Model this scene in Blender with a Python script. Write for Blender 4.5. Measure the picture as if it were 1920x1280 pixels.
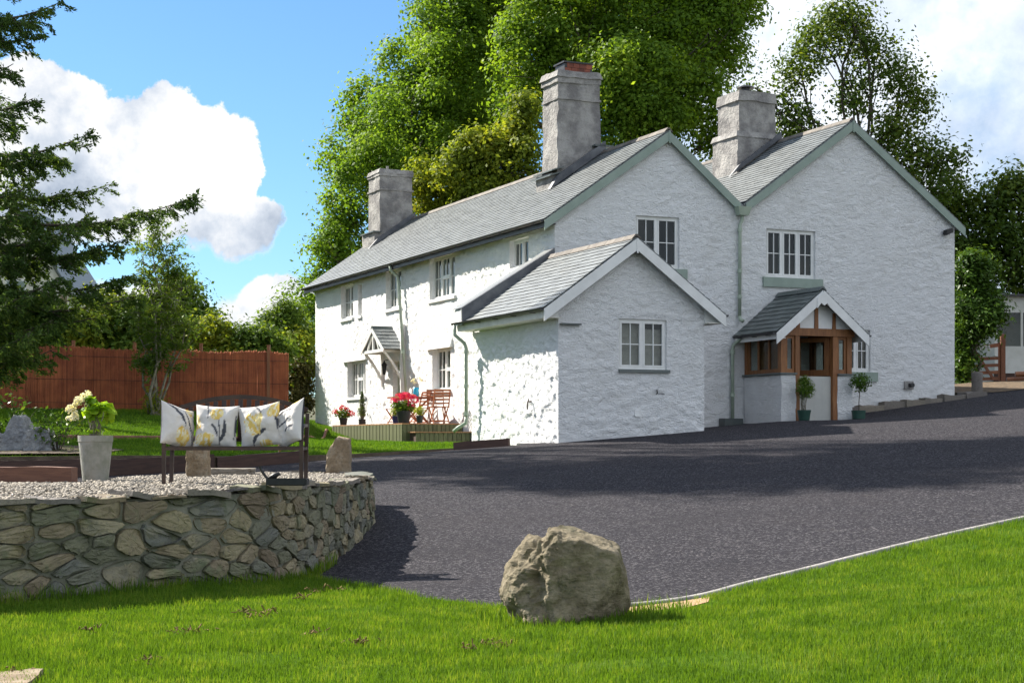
import bpy, bmesh, math, random
import numpy as np
from mathutils import Vector, Matrix
from mathutils.geometry import delaunay_2d_cdt

for _o in list(bpy.data.objects):
    bpy.data.objects.remove(_o)
SC = bpy.context.scene
COL = SC.collection
RNG = np.random.default_rng(7)
random.seed(7)

# ---------------------------------------------------------------- camera
F, CX, HY = 3100.0, 960.0, 830.0        # focal length, centre and horizon in pixels of the 1920 wide photograph
EYE = 1.5                               # eye height over the near lawn
cam_d = bpy.data.cameras.new('camera')
cam_d.sensor_width = 36.0
cam_d.lens = F / 1920 * 36
cam_d.shift_y = (HY - 640) / 1920
cam_d.clip_start, cam_d.clip_end = 0.1, 3000
cam = bpy.data.objects.new('camera', cam_d)
COL.objects.link(cam)
cam.location = (0, 0, EYE)
cam.rotation_euler = (math.radians(90), 0, 0)
SC.camera = cam
SC.render.resolution_x, SC.render.resolution_y = 1024, 682

# ---------------------------------------------------------------- sun, sky, exposure
SUN = Vector((-0.95, 0.70, 1.0)).normalized()
sd = bpy.data.lights.new('sun', 'SUN')
sd.energy, sd.angle, sd.color = 3.9, math.radians(0.53), (1.0, 0.94, 0.84)
sun = bpy.data.objects.new('sun', sd)
COL.objects.link(sun)
sun.rotation_euler = (-SUN).to_track_quat('-Z', 'Y').to_euler()
sun.location = (-30, 30, 40)
SC.view_settings.view_transform = 'Standard'
SC.view_settings.look = 'None'
SC.view_settings.exposure = 1.7
SC.view_settings.gamma = 1.0
SC.view_settings.use_curve_mapping = False
SC.cycles.use_denoising = True
SC.cycles.max_bounces = 6
SC.cycles.diffuse_bounces = 3
SC.cycles.glossy_bounces = 3
SC.cycles.transmission_bounces = 4
SC.cycles.transparent_max_bounces = 12
SC.cycles.caustics_reflective = SC.cycles.caustics_refractive = False


class NT:
    """tiny helper to write node trees as expressions"""
    def __init__(s, tree):
        s.t = tree
        s.t.nodes.clear()

    def n(s, kind, **kw):
        nd = s.t.nodes.new(kind)
        for k, v in kw.items():
            setattr(nd, k, v)
        return nd

    def put(s, sock, v):
        if isinstance(v, bpy.types.NodeSocket):
            s.t.links.new(v, sock)
        elif v is not None:
            if isinstance(v, (tuple, list)) and len(v) == 3 and sock.type == 'RGBA':
                v = (*v, 1)
            sock.default_value = v

    def m(s, op, a, b=None, c=None, clamp=False):
        nd = s.n('ShaderNodeMath', operation=op)
        nd.use_clamp = clamp
        for i, x in enumerate((a, b, c)):
            if x is not None:
                s.put(nd.inputs[i], x)
        return nd.outputs[0]

    def vm(s, op, a, b=None, sc=None):
        nd = s.n('ShaderNodeVectorMath', operation=op)
        s.put(nd.inputs[0], a)
        if b is not None:
            s.put(nd.inputs[1], b)
        if sc is not None:
            s.put(nd.inputs['Scale'], sc)
        return nd.outputs['Value'] if op in ('DOT_PRODUCT', 'LENGTH', 'DISTANCE') else nd.outputs[0]

    def noise(s, vec, scale, detail=4, rough=0.55, dist=0.0, color=False):
        nd = s.n('ShaderNodeTexNoise')
        if vec is not None:
            s.put(nd.inputs['Vector'], vec)
        s.put(nd.inputs['Scale'], scale)
        nd.inputs['Detail'].default_value = detail
        nd.inputs['Roughness'].default_value = rough
        nd.inputs['Distortion'].default_value = dist
        return nd.outputs['Color'] if color else nd.outputs[0]

    def vor(s, vec, scale, feature='F1', out='Distance', rnd=1.0):
        nd = s.n('ShaderNodeTexVoronoi', feature=feature)
        if vec is not None:
            s.put(nd.inputs['Vector'], vec)
        s.put(nd.inputs['Scale'], scale)
        nd.inputs['Randomness'].default_value = rnd
        return nd.outputs[out]

    def ss(s, x, a, b, lo=0.0, hi=1.0):
        nd = s.n('ShaderNodeMapRange', interpolation_type='SMOOTHSTEP')
        s.put(nd.inputs[0], x)
        for i, q in enumerate((a, b, lo, hi)):
            s.put(nd.inputs[i + 1], q)
        return nd.outputs[0]

    def mix(s, f, a, b, kind='MIX'):
        nd = s.n('ShaderNodeMix', data_type='RGBA', blend_type=kind)
        s.put(nd.inputs[0], f)
        s.put(nd.inputs[6], a)
        s.put(nd.inputs[7], b)
        return nd.outputs[2]

    def ramp(s, f, stops):
        nd = s.n('ShaderNodeValToRGB')
        s.put(nd.inputs[0], f)
        e = nd.color_ramp.elements
        while len(e) < len(stops):
            e.new(0.5)
        for q, (p, c) in zip(e, stops):
            q.position, q.color = p, (*c, 1)
        return nd.outputs[0]

    def comb(s, x, y, z):
        nd = s.n('ShaderNodeCombineXYZ')
        for i, v in enumerate((x, y, z)):
            s.put(nd.inputs[i], v)
        return nd.outputs[0]

    def sep(s, v):
        nd = s.n('ShaderNodeSeparateXYZ')
        s.put(nd.inputs[0], v)
        return nd.outputs

    def scale(s, v, xyz):
        return s.vm('MULTIPLY', v, xyz)


def make_world():
    w = bpy.data.worlds.new('World')
    SC.world = w
    w.use_nodes = True
    t = NT(w.node_tree)
    sky = t.n('ShaderNodeTexSky', sky_type='NISHITA')
    sky.sun_disc = False
    sky.sun_elevation = math.asin(SUN.z)
    sky.sun_rotation = math.atan2(SUN.x, SUN.y)
    sky.air_density, sky.dust_density, sky.ozone_density = 1.0, 0.25, 2.2
    d = t.n('ShaderNodeTexCoord').outputs['Generated']
    d = t.vm('NORMALIZE', d)
    x, y, z = t.sep(d)
    wc = t.sep(t.noise(d, 13.0, 6, 0.62, color=True))
    az0, el0 = t.m('ARCTAN2', x, y), t.m('ARCSINE', z)
    az = t.m('ADD', az0, t.m('MULTIPLY', t.m('SUBTRACT', wc[0], 0.5), 0.055))
    el = t.m('ADD', el0, t.m('MULTIPLY', t.m('SUBTRACT', wc[1], 0.5), 0.045))
    big = t.noise(d, 9.0, 8, 0.58)
    fine = t.noise(d, 30.0, 9, 0.66)
    puff = t.m('ADD', t.m('MULTIPLY', t.m('SUBTRACT', big, 0.5), 1.7), t.m('MULTIPLY', t.m('SUBTRACT', fine, 0.5), 1.5))

    def blob(px, py, rx, ry):
        a0, e0 = math.atan((px - CX) / F), math.atan((HY - py) / F)
        u = t.m('DIVIDE', t.m('SUBTRACT', az, a0), rx / F)
        v = t.m('DIVIDE', t.m('SUBTRACT', el, e0), ry / F)
        r = t.m('SQRT', t.m('ADD', t.m('MULTIPLY', u, u), t.m('MULTIPLY', v, v)))
        return t.m('SUBTRACT', 1.0, r)
    cum = None
    for b in ((110, 215, 140, 95), (290, 275, 150, 120), (405, 310, 85, 100), (230, 395, 240, 80), (60, 330, 190, 170), (430, 420, 100, 60),
              (-160, 300, 220, 170), (190, 610, 260, 85), (500, 600, 130, 75), (500, 545, 60, 24)):
        k = blob(*b)
        cum = k if cum is None else t.m('MAXIMUM', cum, k)
    cum = t.m('ADD', cum, t.m('MULTIPLY', puff, 0.55))
    # broken cloud over the rest of the sky, closing in to the right
    bank = t.m('ADD', t.m('SUBTRACT', t.noise(d, 3.1, 7, 0.6), 0.41), t.m('MULTIPLY', t.ss(az, 0.06, 0.2), 0.12))
    bank = t.m('ADD', bank, t.m('MULTIPLY', t.m('SUBTRACT', fine, 0.5), 0.12))
    clear = t.ss(t.m('ABSOLUTE', t.m('ADD', az, 0.17)), 0.16, 0.3)
    bank = t.m('SUBTRACT', bank, t.m('MULTIPLY', t.m('SUBTRACT', 1.0, clear), 0.34))
    m1 = t.ss(cum, 0.0, t.ss(el, math.atan(300 / F), math.atan(480 / F), 0.34, 0.09))
    m2 = t.ss(bank, -0.03, 0.20)
    mask = t.m('MAXIMUM', m1, t.m('MULTIPLY', m2, 0.93))
    # light from the upper left: compare the cloud noise with itself a little towards the sun
    d2 = t.vm('ADD', d, (-0.030, 0.0, 0.030))
    lit = t.m('SUBTRACT', big, t.noise(d2, 9.0, 8, 0.58))
    lit = t.m('ADD', t.m('MULTIPLY', lit, 3.6), t.m('MULTIPLY', t.m('SUBTRACT', fine, 0.5), 1.5))
    base = t.ss(t.m('ADD', el, t.m('MULTIPLY', t.m('SUBTRACT', big, 0.5), 0.06)), math.atan(400 / F), math.atan(520 / F))
    low = t.ss(el, math.atan(300 / F), math.atan(340 / F), 1.0, 0.0)
    shade = t.m('ADD', t.m('ADD', 0.30, t.m('MULTIPLY', t.m('MAXIMUM', base, low), 0.62)), lit, clamp=True)
    heap = t.ss(t.m('SUBTRACT', m1, m2), -0.1, 0.15)
    soft = t.m('ADD', 0.56, t.m('ADD', t.m('MULTIPLY', t.m('SUBTRACT', t.noise(d, 6.0, 6, 0.6), 0.5), 1.7), t.m('MULTIPLY', lit, 0.5)), clamp=True)
    shade = t.m('ADD', t.m('MULTIPLY', shade, heap), t.m('MULTIPLY', soft, t.m('SUBTRACT', 1.0, heap)))
    shade = t.m('MAXIMUM', shade, t.m('MULTIPLY', t.m('MULTIPLY', t.ss(m1, 0.2, 0.8, 1.0, 0.0), heap), 0.75))
    ccol = t.ramp(shade, [(0.0, (0.42, 0.49, 0.60)), (0.5, (0.66, 0.72, 0.81)), (1.0, (1.0, 1.0, 1.0))])
    b1 = t.n('ShaderNodeBackground')
    t.put(b1.inputs[0], t.mix(1.0, sky.outputs[0], (0.57, 0.80, 0.99), 'MULTIPLY'))
    b1.inputs[1].default_value = 0.050
    b2 = t.n('ShaderNodeBackground')
    t.put(b2.inputs[0], t.mix(heap, ccol, t.mix(1.0, ccol, (0.76, 0.76, 0.76), 'MULTIPLY')))
    b2.inputs[1].default_value = 0.45
    mx = t.n('ShaderNodeMixShader')
    t.put(mx.inputs[0], mask)
    t.put(mx.inputs[1], b1.outputs[0])
    t.put(mx.inputs[2], b2.outputs[0])
    out = t.n('ShaderNodeOutputWorld')
    t.put(out.inputs[0], mx.outputs[0])


make_world()

# ---------------------------------------------------------------- helpers: objects
def tag(o, label=None, cat=None, group=None, kind=None):
    for k, v in (('label', label), ('category', cat), ('group', group), ('kind', kind)):
        if v:
            o[k] = v
    return o


def thing(name, label, cat, loc=(0, 0, 0), rotz=0.0, group=None):
    o = bpy.data.objects.new(name, None)
    o.empty_display_size = 0.2
    COL.objects.link(o)
    o.location = loc
    o.rotation_euler = (0, 0, rotz)
    return tag(o, label, cat, group)


def obj(name, me, mat=None, parent=None, loc=None, smooth=False):
    if mat is not None and not me.materials:
        me.materials.append(mat)
    if smooth:
        me.polygons.foreach_set('use_smooth', np.ones(len(me.polygons), dtype=bool))
    o = bpy.data.objects.new(name, me)
    COL.objects.link(o)
    if parent is not None:
        o.parent = parent
    if loc is not None:
        o.location = loc
    return o


def copy_tree(o, parent=None):
    c = o.copy()
    COL.objects.link(c)
    if parent is not None:
        c.parent = parent
        c.matrix_parent_inverse = Matrix.Identity(4)
    for ch in list(o.children):
        copy_tree(ch, c)
    return c


def npmesh(name, V, Fc, mat_idx=None):
    """fast mesh from arrays; Fc is one index array (n,k) or a list of such arrays"""
    me = bpy.data.meshes.new(name)
    V = np.ascontiguousarray(V, dtype=np.float32)
    fl = Fc if isinstance(Fc, list) else [Fc]
    fl = [np.asarray(f, dtype=np.int32) for f in fl if len(f)]
    me.vertices.add(len(V))
    me.vertices.foreach_set('co', V.ravel())
    nl = sum(f.size for f in fl)
    npoly = sum(len(f) for f in fl)
    me.loops.add(nl)
    me.polygons.add(npoly)
    me.loops.foreach_set('vertex_index', np.concatenate([f.ravel() for f in fl]))
    tot = np.concatenate([np.full(len(f), f.shape[1], dtype=np.int32) for f in fl])
    st = np.concatenate([[0], np.cumsum(tot)[:-1]]).astype(np.int32)
    me.polygons.foreach_set('loop_start', st)
    me.update(calc_edges=True)
    return me


class MB:
    def __init__(s):
        s.v, s.f = [], []

    def add(s, vs, fs):
        b = len(s.v)
        s.v += [tuple(p) for p in vs]
        s.f += [tuple(i + b for i in f) for f in fs]
        return s

    def hexa(s, p):
        return s.add(p, [(0, 3, 2, 1), (4, 5, 6, 7), (0, 1, 5, 4), (1, 2, 6, 5), (2, 3, 7, 6), (3, 0, 4, 7)])

    def box(s, x0, x1, y0, y1, z0, z1):
        return s.hexa([(x0, y0, z0), (x1, y0, z0), (x1, y1, z0), (x0, y1, z0), (x0, y0, z1), (x1, y0, z1), (x1, y1, z1), (x0, y1, z1)])

    def bar(s, a, b, w, h, up=(0, 0, 1)):
        """box section w by h from a to b; h is measured along up"""
        a, b, up = Vector(a), Vector(b), Vector(up)
        d = (b - a).normalized()
        x = d.cross(up)
        if x.length < 1e-5:
            x = d.cross(Vector((1, 0, 0)))
        x.normalize()
        n = x.cross(d)
        x, n = x * w / 2, n * h / 2
        return s.hexa([a - x - n, a + x - n, b + x - n, b - x - n, a - x + n, a + x + n, b + x + n, b - x + n])

    def prism(s, poly, axis, a0, a1):
        """poly of 2D points swept along axis (0 x, 1 y, 2 z)"""
        n = len(poly)

        def p3(p, a):
            q = list(p)
            q.insert(axis, a)
            return q
        vs = [p3(p, a0) for p in poly] + [p3(p, a1) for p in poly]
        fs = [tuple(range(n))[::-1], tuple(range(n, 2 * n))] + [(i, (i + 1) % n, n + (i + 1) % n, n + i) for i in range(n)]
        return s.add(vs, fs)

    def tube(s, pts, r, n=8, caps=True):
        pts = [Vector(p) for p in pts]
        rs = r if isinstance(r, (list, tuple)) else [r] * len(pts)
        vs = []
        ref = None
        for i, p in enumerate(pts):
            d = (pts[min(i + 1, len(pts) - 1)] - pts[max(i - 1, 0)]).normalized()
            if ref is None:
                ref = d.orthogonal().normalized()
            x = (ref - d * ref.dot(d)).normalized()
            ref = x
            y = d.cross(x)
            for k in range(n):
                t = 2 * math.pi * k / n
                vs.append(p + (x * math.cos(t) + y * math.sin(t)) * rs[i])
        fs = [(i * n + k, i * n + (k + 1) % n, (i + 1) * n + (k + 1) % n, (i + 1) * n + k) for i in range(len(pts) - 1) for k in range(n)]
        if caps:
            fs += [tuple(range(n))[::-1], tuple((len(pts) - 1) * n + k for k in range(n))]
        return s.add(vs, fs)

    def lathe(s, prof, n=20, c=(0, 0, 0)):
        vs = [(c[0] + r * math.cos(2 * math.pi * k / n), c[1] + r * math.sin(2 * math.pi * k / n), c[2] + z) for r, z in prof for k in range(n)]
        fs = [(i * n + k, i * n + (k + 1) % n, (i + 1) * n + (k + 1) % n, (i + 1) * n + k) for i in range(len(prof) - 1) for k in range(n)]
        fs += [tuple(range(n))[::-1], tuple((len(prof) - 1) * n + k for k in range(n))]
        return s.add(vs, fs)

    def mesh(s, name='m'):
        me = bpy.data.meshes.new(name)
        me.from_pydata(s.v, [], s.f)
        me.update()
        return me

    def build(s, name, mat, parent=None, loc=None, smooth=False):
        return obj(name, s.mesh(name), mat, parent, loc, smooth)


# ---------------------------------------------------------------- helpers: noise in numpy
def _h(ix, iy, iz, seed):
    n = (ix.astype(np.int64) * 374761393 + iy.astype(np.int64) * 668265263 + iz.astype(np.int64) * 2147483647 + seed * 974711) & 0xffffffff
    n = ((n ^ (n >> 13)) * 1274126177) & 0xffffffff
    n = ((n ^ (n >> 16)) * 2246822519) & 0xffffffff
    return ((n ^ (n >> 15)) & 0xffffff) / float(0xffffff)


def vnoise(P, seed=0):
    P = np.asarray(P, dtype=float)
    i = np.floor(P).astype(np.int64)
    f = P - i
    f = f * f * (3 - 2 * f)
    r = 0
    for a in (0, 1):
        for b in (0, 1):
            for c in (0, 1):
                w = (f[:, 0] if a else 1 - f[:, 0]) * (f[:, 1] if b else 1 - f[:, 1]) * (f[:, 2] if c else 1 - f[:, 2])
                r = r + w * _h(i[:, 0] + a, i[:, 1] + b, i[:, 2] + c, seed)
    return r * 2 - 1


def fbm(P, oct=4, seed=0, gain=0.5):
    r, a = 0, 1.0
    P = np.asarray(P, dtype=float)
    for o in range(oct):
        r = r + a * vnoise(P * 2 ** o + o * 17.3, seed + o)
        a *= gain
    return r


def worley(a, b, seed=0):
    """2D cells: returns F1, F2 and a random number per cell"""
    ia, ib = np.floor(a).astype(np.int64), np.floor(b).astype(np.int64)
    f1 = np.full(a.shape, 9.0)
    f2 = np.full(a.shape, 9.0)
    cid = np.zeros(a.shape)
    z = np.zeros_like(ia)
    for di in (-1, 0, 1):
        for dj in (-1, 0, 1):
            ca, cb = ia + di, ib + dj
            pa = ca + 0.5 + 0.85 * (_h(ca, cb, z, seed) - 0.5)
            pb = cb + 0.5 + 0.85 * (_h(ca, cb, z + 1, seed) - 0.5)
            d = np.hypot(a - pa, b - pb)
            r = _h(ca, cb, z + 2, seed)
            nearer = d < f1
            f2 = np.where(nearer, f1, np.minimum(f2, d))
            cid = np.where(nearer, r, cid)
            f1 = np.where(nearer, d, f1)
    return f1, f2, cid


def smooth01(x, a, b):
    t = np.clip((x - a) / (b - a), 0, 1)
    return t * t * (3 - 2 * t)


# ---------------------------------------------------------------- helpers: materials
def principled(name):
    m = bpy.data.materials.new(name)
    m.use_nodes = True
    t = NT(m.node_tree)
    out = t.n('ShaderNodeOutputMaterial')
    p = t.n('ShaderNodeBsdfPrincipled')
    t.put(out.inputs[0], p.outputs[0])
    t.p, t.out = p, out
    return m, t


def coords(t, kind='Object'):
    return t.n('ShaderNodeTexCoord').outputs[kind]


def wpos(t):
    return t.n('ShaderNodeNewGeometry').outputs['Position']


def bump(t, h, dist, strength=1.0):
    b = t.n('ShaderNodeBump')
    b.inputs['Strength'].default_value = strength
    b.inputs['Distance'].default_value = dist
    t.put(b.inputs['Height'], h)
    t.put(t.p.inputs['Normal'], b.outputs[0])


def pm(name, c1, c2=None, scale=4.0, rough=0.7, bscale=None, bdist=0.004, metal=0.0, stretch=(1, 1, 1), spec=0.4, rnd=0.0, detail=6):
    """principled with two colours mixed by noise, bump and a random tone for each object"""
    m, t = principled(name)
    v = t.scale(wpos(t), stretch)
    c = c1
    if c2 is not None:
        n = t.ss(t.noise(v, scale, detail, 0.6), 0.35, 0.65)
        c = t.mix(n, c1, c2)
    if rnd:
        r = t.n('ShaderNodeObjectInfo').outputs['Random']
        g = t.n('ShaderNodeNewGeometry').outputs['Random Per Island']
        r = t.m('FRACT', t.m('ADD', r, g))
        hv = t.n('ShaderNodeHueSaturation')
        t.put(hv.inputs['Value'], t.m('ADD', 1 - rnd, t.m('MULTIPLY', r, 2 * rnd)))
        t.put(hv.inputs['Color'], c)
        c = hv.outputs[0]
    t.put(t.p.inputs['Base Color'], c)
    t.p.inputs['Roughness'].default_value = rough
    t.p.inputs['Metallic'].default_value = metal
    t.p.inputs['Specular IOR Level'].default_value = spec
    if bscale:
        bump(t, t.noise(v, bscale, 6, 0.65), bdist)
    return m


def leaf_mat(name, c1, c2, c3=None, trans=0.4, rough=0.5, patch=0.5, spec=0.14):
    m = bpy.data.materials.new(name)
    m.use_nodes = True
    t = NT(m.node_tree)
    g = t.n('ShaderNodeNewGeometry')
    r = g.outputs['Random Per Island']
    n = t.noise(g.outputs['Position'], patch, 3, 0.6)
    f = t.m('ADD', t.m('MULTIPLY', r, 0.6), t.m('MULTIPLY', t.ss(n, 0.35, 0.65), 0.4))
    c = t.ramp(f, [(0.05, c1), (0.6, c2), (1.0, c3 or c2)])
    d = t.n('ShaderNodeBsdfPrincipled')
    t.put(d.inputs['Base Color'], c)
    d.inputs['Roughness'].default_value = rough + 0.1
    d.inputs['Specular IOR Level'].default_value = spec
    tr = t.n('ShaderNodeBsdfTranslucent')
    t.put(tr.inputs[0], t.mix(1.0, c, (1.5, 1.35, 0.6), 'MULTIPLY'))
    mx = t.n('ShaderNodeMixShader')
    mx.inputs[0].default_value = trans
    t.put(mx.inputs[1], d.outputs[0])
    t.put(mx.inputs[2], tr.outputs[0])
    out = t.n('ShaderNodeOutputMaterial')
    t.put(out.inputs[0], mx.outputs[0])
    return m


def whitewash(name, dirt=0.35, rel=0.03):
    m, t = principled(name)
    P = wpos(t)
    n1 = t.noise(P, 0.9, 6, 0.65)
    n2 = t.noise(P, 7.0, 5, 0.6)
    c = t.mix(t.ss(n1, 0.45, 0.75), (0.855, 0.855, 0.85), (0.79, 0.785, 0.77))
    c = t.mix(t.m('MULTIPLY', t.ss(n2, 0.62, 0.80), dirt), c, (0.48, 0.45, 0.38))
    streak = t.ss(t.noise(t.scale(P, (1, 1, 0.12)), 2.6, 6, 0.65), 0.60, 0.80)
    c = t.mix(t.m('MULTIPLY', streak, 0.30), c, (0.50, 0.51, 0.43))
    c = t.mix(t.m('MULTIPLY', t.ss(t.noise(P, 2.1, 7, 0.7), 0.63, 0.74), 0.28), c, (0.52, 0.48, 0.40))
    t.put(t.p.inputs['Base Color'], c)
    t.p.inputs['Roughness'].default_value = 0.75
    t.p.inputs['Specular IOR Level'].default_value = 0.25
    st = t.scale(P, (1, 1, 1.9))
    h = t.m('ADD', t.noise(st, 26.0, 5, 0.6), t.m('MULTIPLY', t.m('ABSOLUTE', t.m('SUBTRACT', t.noise(st, 5.5, 5, 0.62, 0.8), 0.5)), -3.2))
    bump(t, h, rel)
    return m


def slate_mat(name, tint, wear):
    m, t = principled(name)
    g = t.n('ShaderNodeNewGeometry')
    r = t.m('FRACT', t.m('ADD', t.n('ShaderNodeObjectInfo').outputs['Random'], g.outputs['Random Per Island']))
    n = t.noise(g.outputs['Position'], 3.0, 6, 0.65)
    a = tuple(x * 0.78 for x in tint)
    b = tuple(x * 1.18 for x in tint)
    c = t.mix(r, a, b)
    c = t.mix(t.m('MULTIPLY', t.ss(n, 0.48, 0.75), 0.5), c, wear)
    t.put(t.p.inputs['Base Color'], c)
    t.p.inputs['Roughness'].default_value = 0.42
    t.p.inputs['Specular IOR Level'].default_value = 0.5
    bump(t, t.noise(t.scale(g.outputs['Position'], (1, 1, 1)), 16.0, 5, 0.6), 0.004)
    return m


def tarmac():
    m, t = principled('tarmac')
    P = wpos(t)
    v1 = t.n('ShaderNodeTexVoronoi')
    t.put(v1.inputs['Vector'], P)
    v1.inputs['Scale'].default_value = 44.0
    v2 = t.vor(P, 44.0, 'DISTANCE_TO_EDGE')
    rr = t.sep(v1.outputs['Color'])[0]
    c = t.ramp(rr, [(0.0, (0.014, 0.0135, 0.018)), (0.45, (0.033, 0.0312, 0.038)), (0.8, (0.072, 0.067, 0.076)), (1.0, (0.165, 0.155, 0.16))])
    c = t.mix(t.ss(v2, 0.0, 0.10, 0.8, 0.0), c, (0.012, 0.011, 0.014))
    c = t.mix(t.m('MULTIPLY', t.ss(t.noise(t.scale(P, (0.35, 1.0, 1.0)), 0.8, 5, 0.6), 0.5, 0.72), 0.35), c, (0.022, 0.021, 0.026))
    c = t.mix(t.m('MULTIPLY', t.ss(t.noise(P, 40.0, 2, 0.5), 0.70, 0.78), 0.35), c, (0.20, 0.16, 0.10))
    n = t.noise(P, 0.55, 5, 0.6)
    c = t.mix(t.m('MULTIPLY', t.ss(n, 0.42, 0.7), 0.4), c, (0.040, 0.036, 0.040))
    n3 = t.noise(P, 3.0, 5, 0.65)
    c = t.mix(t.m('MULTIPLY', t.ss(n3, 0.60, 0.75), 0.3), c, (0.075, 0.064, 0.055))
    t.put(t.p.inputs['Base Color'], c)
    t.p.inputs['Roughness'].default_value = 0.9
    t.p.inputs['Specular IOR Level'].default_value = 0.12
    h = t.m('ADD', t.ss(v2, 0.0, 0.25), t.m('MULTIPLY', rr, 0.8))
    bump(t, h, 0.008)
    return m


def wood(name, c1, c2, grain=(1, 1, 12), rough=0.6, rnd=0.15):
    m, t = principled(name)
    P = t.scale(coords(t), grain)
    n = t.noise(P, 3.0, 6, 0.65, 0.6)
    c = t.mix(t.ss(n, 0.3, 0.7), c1, c2)
    r = t.n('ShaderNodeObjectInfo').outputs['Random']
    hv = t.n('ShaderNodeHueSaturation')
    t.put(hv.inputs['Value'], t.m('ADD', 1 - rnd, t.m('MULTIPLY', r, 2 * rnd)))
    t.put(hv.inputs['Color'], c)
    t.put(t.p.inputs['Base Color'], hv.outputs[0])
    t.p.inputs['Roughness'].default_value = rough
    bump(t, n, 0.003)
    return m


def stone_mat(name, stops, lichen=None, bs=9.0, bd=0.02, rnd=True):
    m, t = principled(name)
    P = wpos(t)
    n = t.noise(P, 5.0, 8, 0.68)
    if rnd:
        r = t.n('ShaderNodeObjectInfo').outputs['Random']
        f = t.m('ADD', t.m('MULTIPLY', r, 0.7), t.m('MULTIPLY', n, 0.3))
    else:
        f = t.ss(n, 0.3, 0.7)
    c = t.ramp(f, stops)
    c = t.mix(t.m('MULTIPLY', t.ss(t.noise(P, 26.0, 5, 0.7), 0.48, 0.7), 0.45), c, (0.05, 0.05, 0.045))
    if lichen:
        c = t.mix(t.m('MULTIPLY', t.ss(t.noise(P, 2.4, 6, 0.65), 0.52, 0.68), 0.6), c, lichen)
    t.put(t.p.inputs['Base Color'], c)
    t.p.inputs['Roughness'].default_value = 0.85
    t.p.inputs['Specular IOR Level'].default_value = 0.25
    h = t.m('ADD', t.noise(t.scale(P, (1, 1, 2.2)), bs, 8, 0.72), t.m('MULTIPLY', t.noise(P, bs * 5, 4, 0.6), 0.3))
    bump(t, h, bd)
    return m


def glass_mat():
    m = bpy.data.materials.new('window_glass')
    m.use_nodes = True
    t = NT(m.node_tree)
    fr = t.n('ShaderNodeLayerWeight')
    fr.inputs[0].default_value = 0.5
    tr = t.n('ShaderNodeBsdfTransparent')
    tr.inputs[0].default_value = (0.74, 0.78, 0.76, 1)
    gl = t.n('ShaderNodeBsdfGlossy')
    gl.inputs['Roughness'].default_value = 0.02
    gl.inputs['Color'].default_value = (1, 1, 1, 1)
    mx = t.n('ShaderNodeMixShader')
    t.put(mx.inputs[0], t.m('ADD', 0.024, t.m('MULTIPLY', t.m('POWER', fr.outputs['Facing'], 5.0), 0.9)))
    t.put(mx.inputs[1], tr.outputs[0])
    t.put(mx.inputs[2], gl.outputs[0])
    out = t.n('ShaderNodeOutputMaterial')
    t.put(out.inputs[0], mx.outputs[0])
    return m


M = {}
M['white_rough'] = whitewash('whitewashed_rubble', 0.55, 0.028)
M['white_smooth'] = whitewash('whitewashed_render', 0.25, 0.034)
M['white_paint'] = pm('white_paint', (0.78, 0.78, 0.76), (0.70, 0.70, 0.68), 3.0, 0.4)
M['cream_paint'] = pm('cream_paint', (0.72, 0.70, 0.62), (0.62, 0.60, 0.52), 3.0, 0.45)
M['sage'] = pm('sage_paint', (0.27, 0.335, 0.285), (0.235, 0.295, 0.25), 3.0, 0.5)
M['sage_pipe'] = pm('sage_pipe', (0.36, 0.42, 0.335), (0.31, 0.37, 0.29), 4.0, 0.4)
M['slate'] = slate_mat('slate', (0.165, 0.178, 0.18), (0.235, 0.24, 0.225))
M['slate_dark'] = slate_mat('slate_green', (0.095, 0.112, 0.108), (0.16, 0.178, 0.16))
M['lead'] = pm('lead', (0.075, 0.08, 0.092), (0.14, 0.145, 0.155), 2.5, 0.45, 6.0, 0.01)
M['ridge_tile'] = pm('ridge_tile', (0.11, 0.092, 0.078), (0.16, 0.142, 0.12), 5.0, 0.8, 20.0, 0.006, rnd=0.2)
M['black_plastic'] = pm('black_plastic', (0.022, 0.022, 0.024), (0.04, 0.04, 0.042), 5.0, 0.4)
M['cement'] = pm('cement_render', (0.36, 0.345, 0.325), (0.19, 0.18, 0.175), 2.2, 0.9, 11.0, 0.05)
M['brick'] = pm('red_brick', (0.27, 0.085, 0.05), (0.17, 0.06, 0.045), 6.0, 0.85, 30.0, 0.006, rnd=0.25)
M['oak'] = wood('oak', (0.29, 0.125, 0.042), (0.18, 0.07, 0.024), (6, 6, 0.8))
M['glass'] = glass_mat()
M['curtain'] = pm('white_curtain', (0.66, 0.65, 0.62), (0.58, 0.57, 0.54), 3.0, 0.9)
M['blind'] = pm('pink_blind', (0.74, 0.62, 0.58), (0.64, 0.54, 0.51), 4.0, 0.9)
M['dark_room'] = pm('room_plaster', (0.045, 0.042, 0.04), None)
M['tarmac'] = tarmac()
M['stone'] = stone_mat('wall_stone', [(0.1, (0.065, 0.072, 0.062)), (0.3, (0.19, 0.185, 0.12)), (0.5, (0.145, 0.148, 0.13)), (0.65, (0.29, 0.25, 0.155)), (0.85, (0.19, 0.15, 0.105))], (0.10, 0.14, 0.07), 22.0, 0.011)
M['cap'] = stone_mat('cap_stone', [(0.1, (0.12, 0.108, 0.105)), (0.5, (0.19, 0.17, 0.15)), (0.9, (0.26, 0.225, 0.175))])
M['mortar'] = pm('mortar', (0.21, 0.205, 0.165), (0.135, 0.14, 0.10), 3.0, 0.95, 14.0, 0.02)
M['boulder'] = stone_mat('boulder_stone', [(0.0, (0.12, 0.098, 0.058)), (0.5, (0.20, 0.165, 0.105)), (1.0, (0.30, 0.25, 0.17))], (0.065, 0.078, 0.04), 7.0, 0.035, rnd=False)
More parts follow.
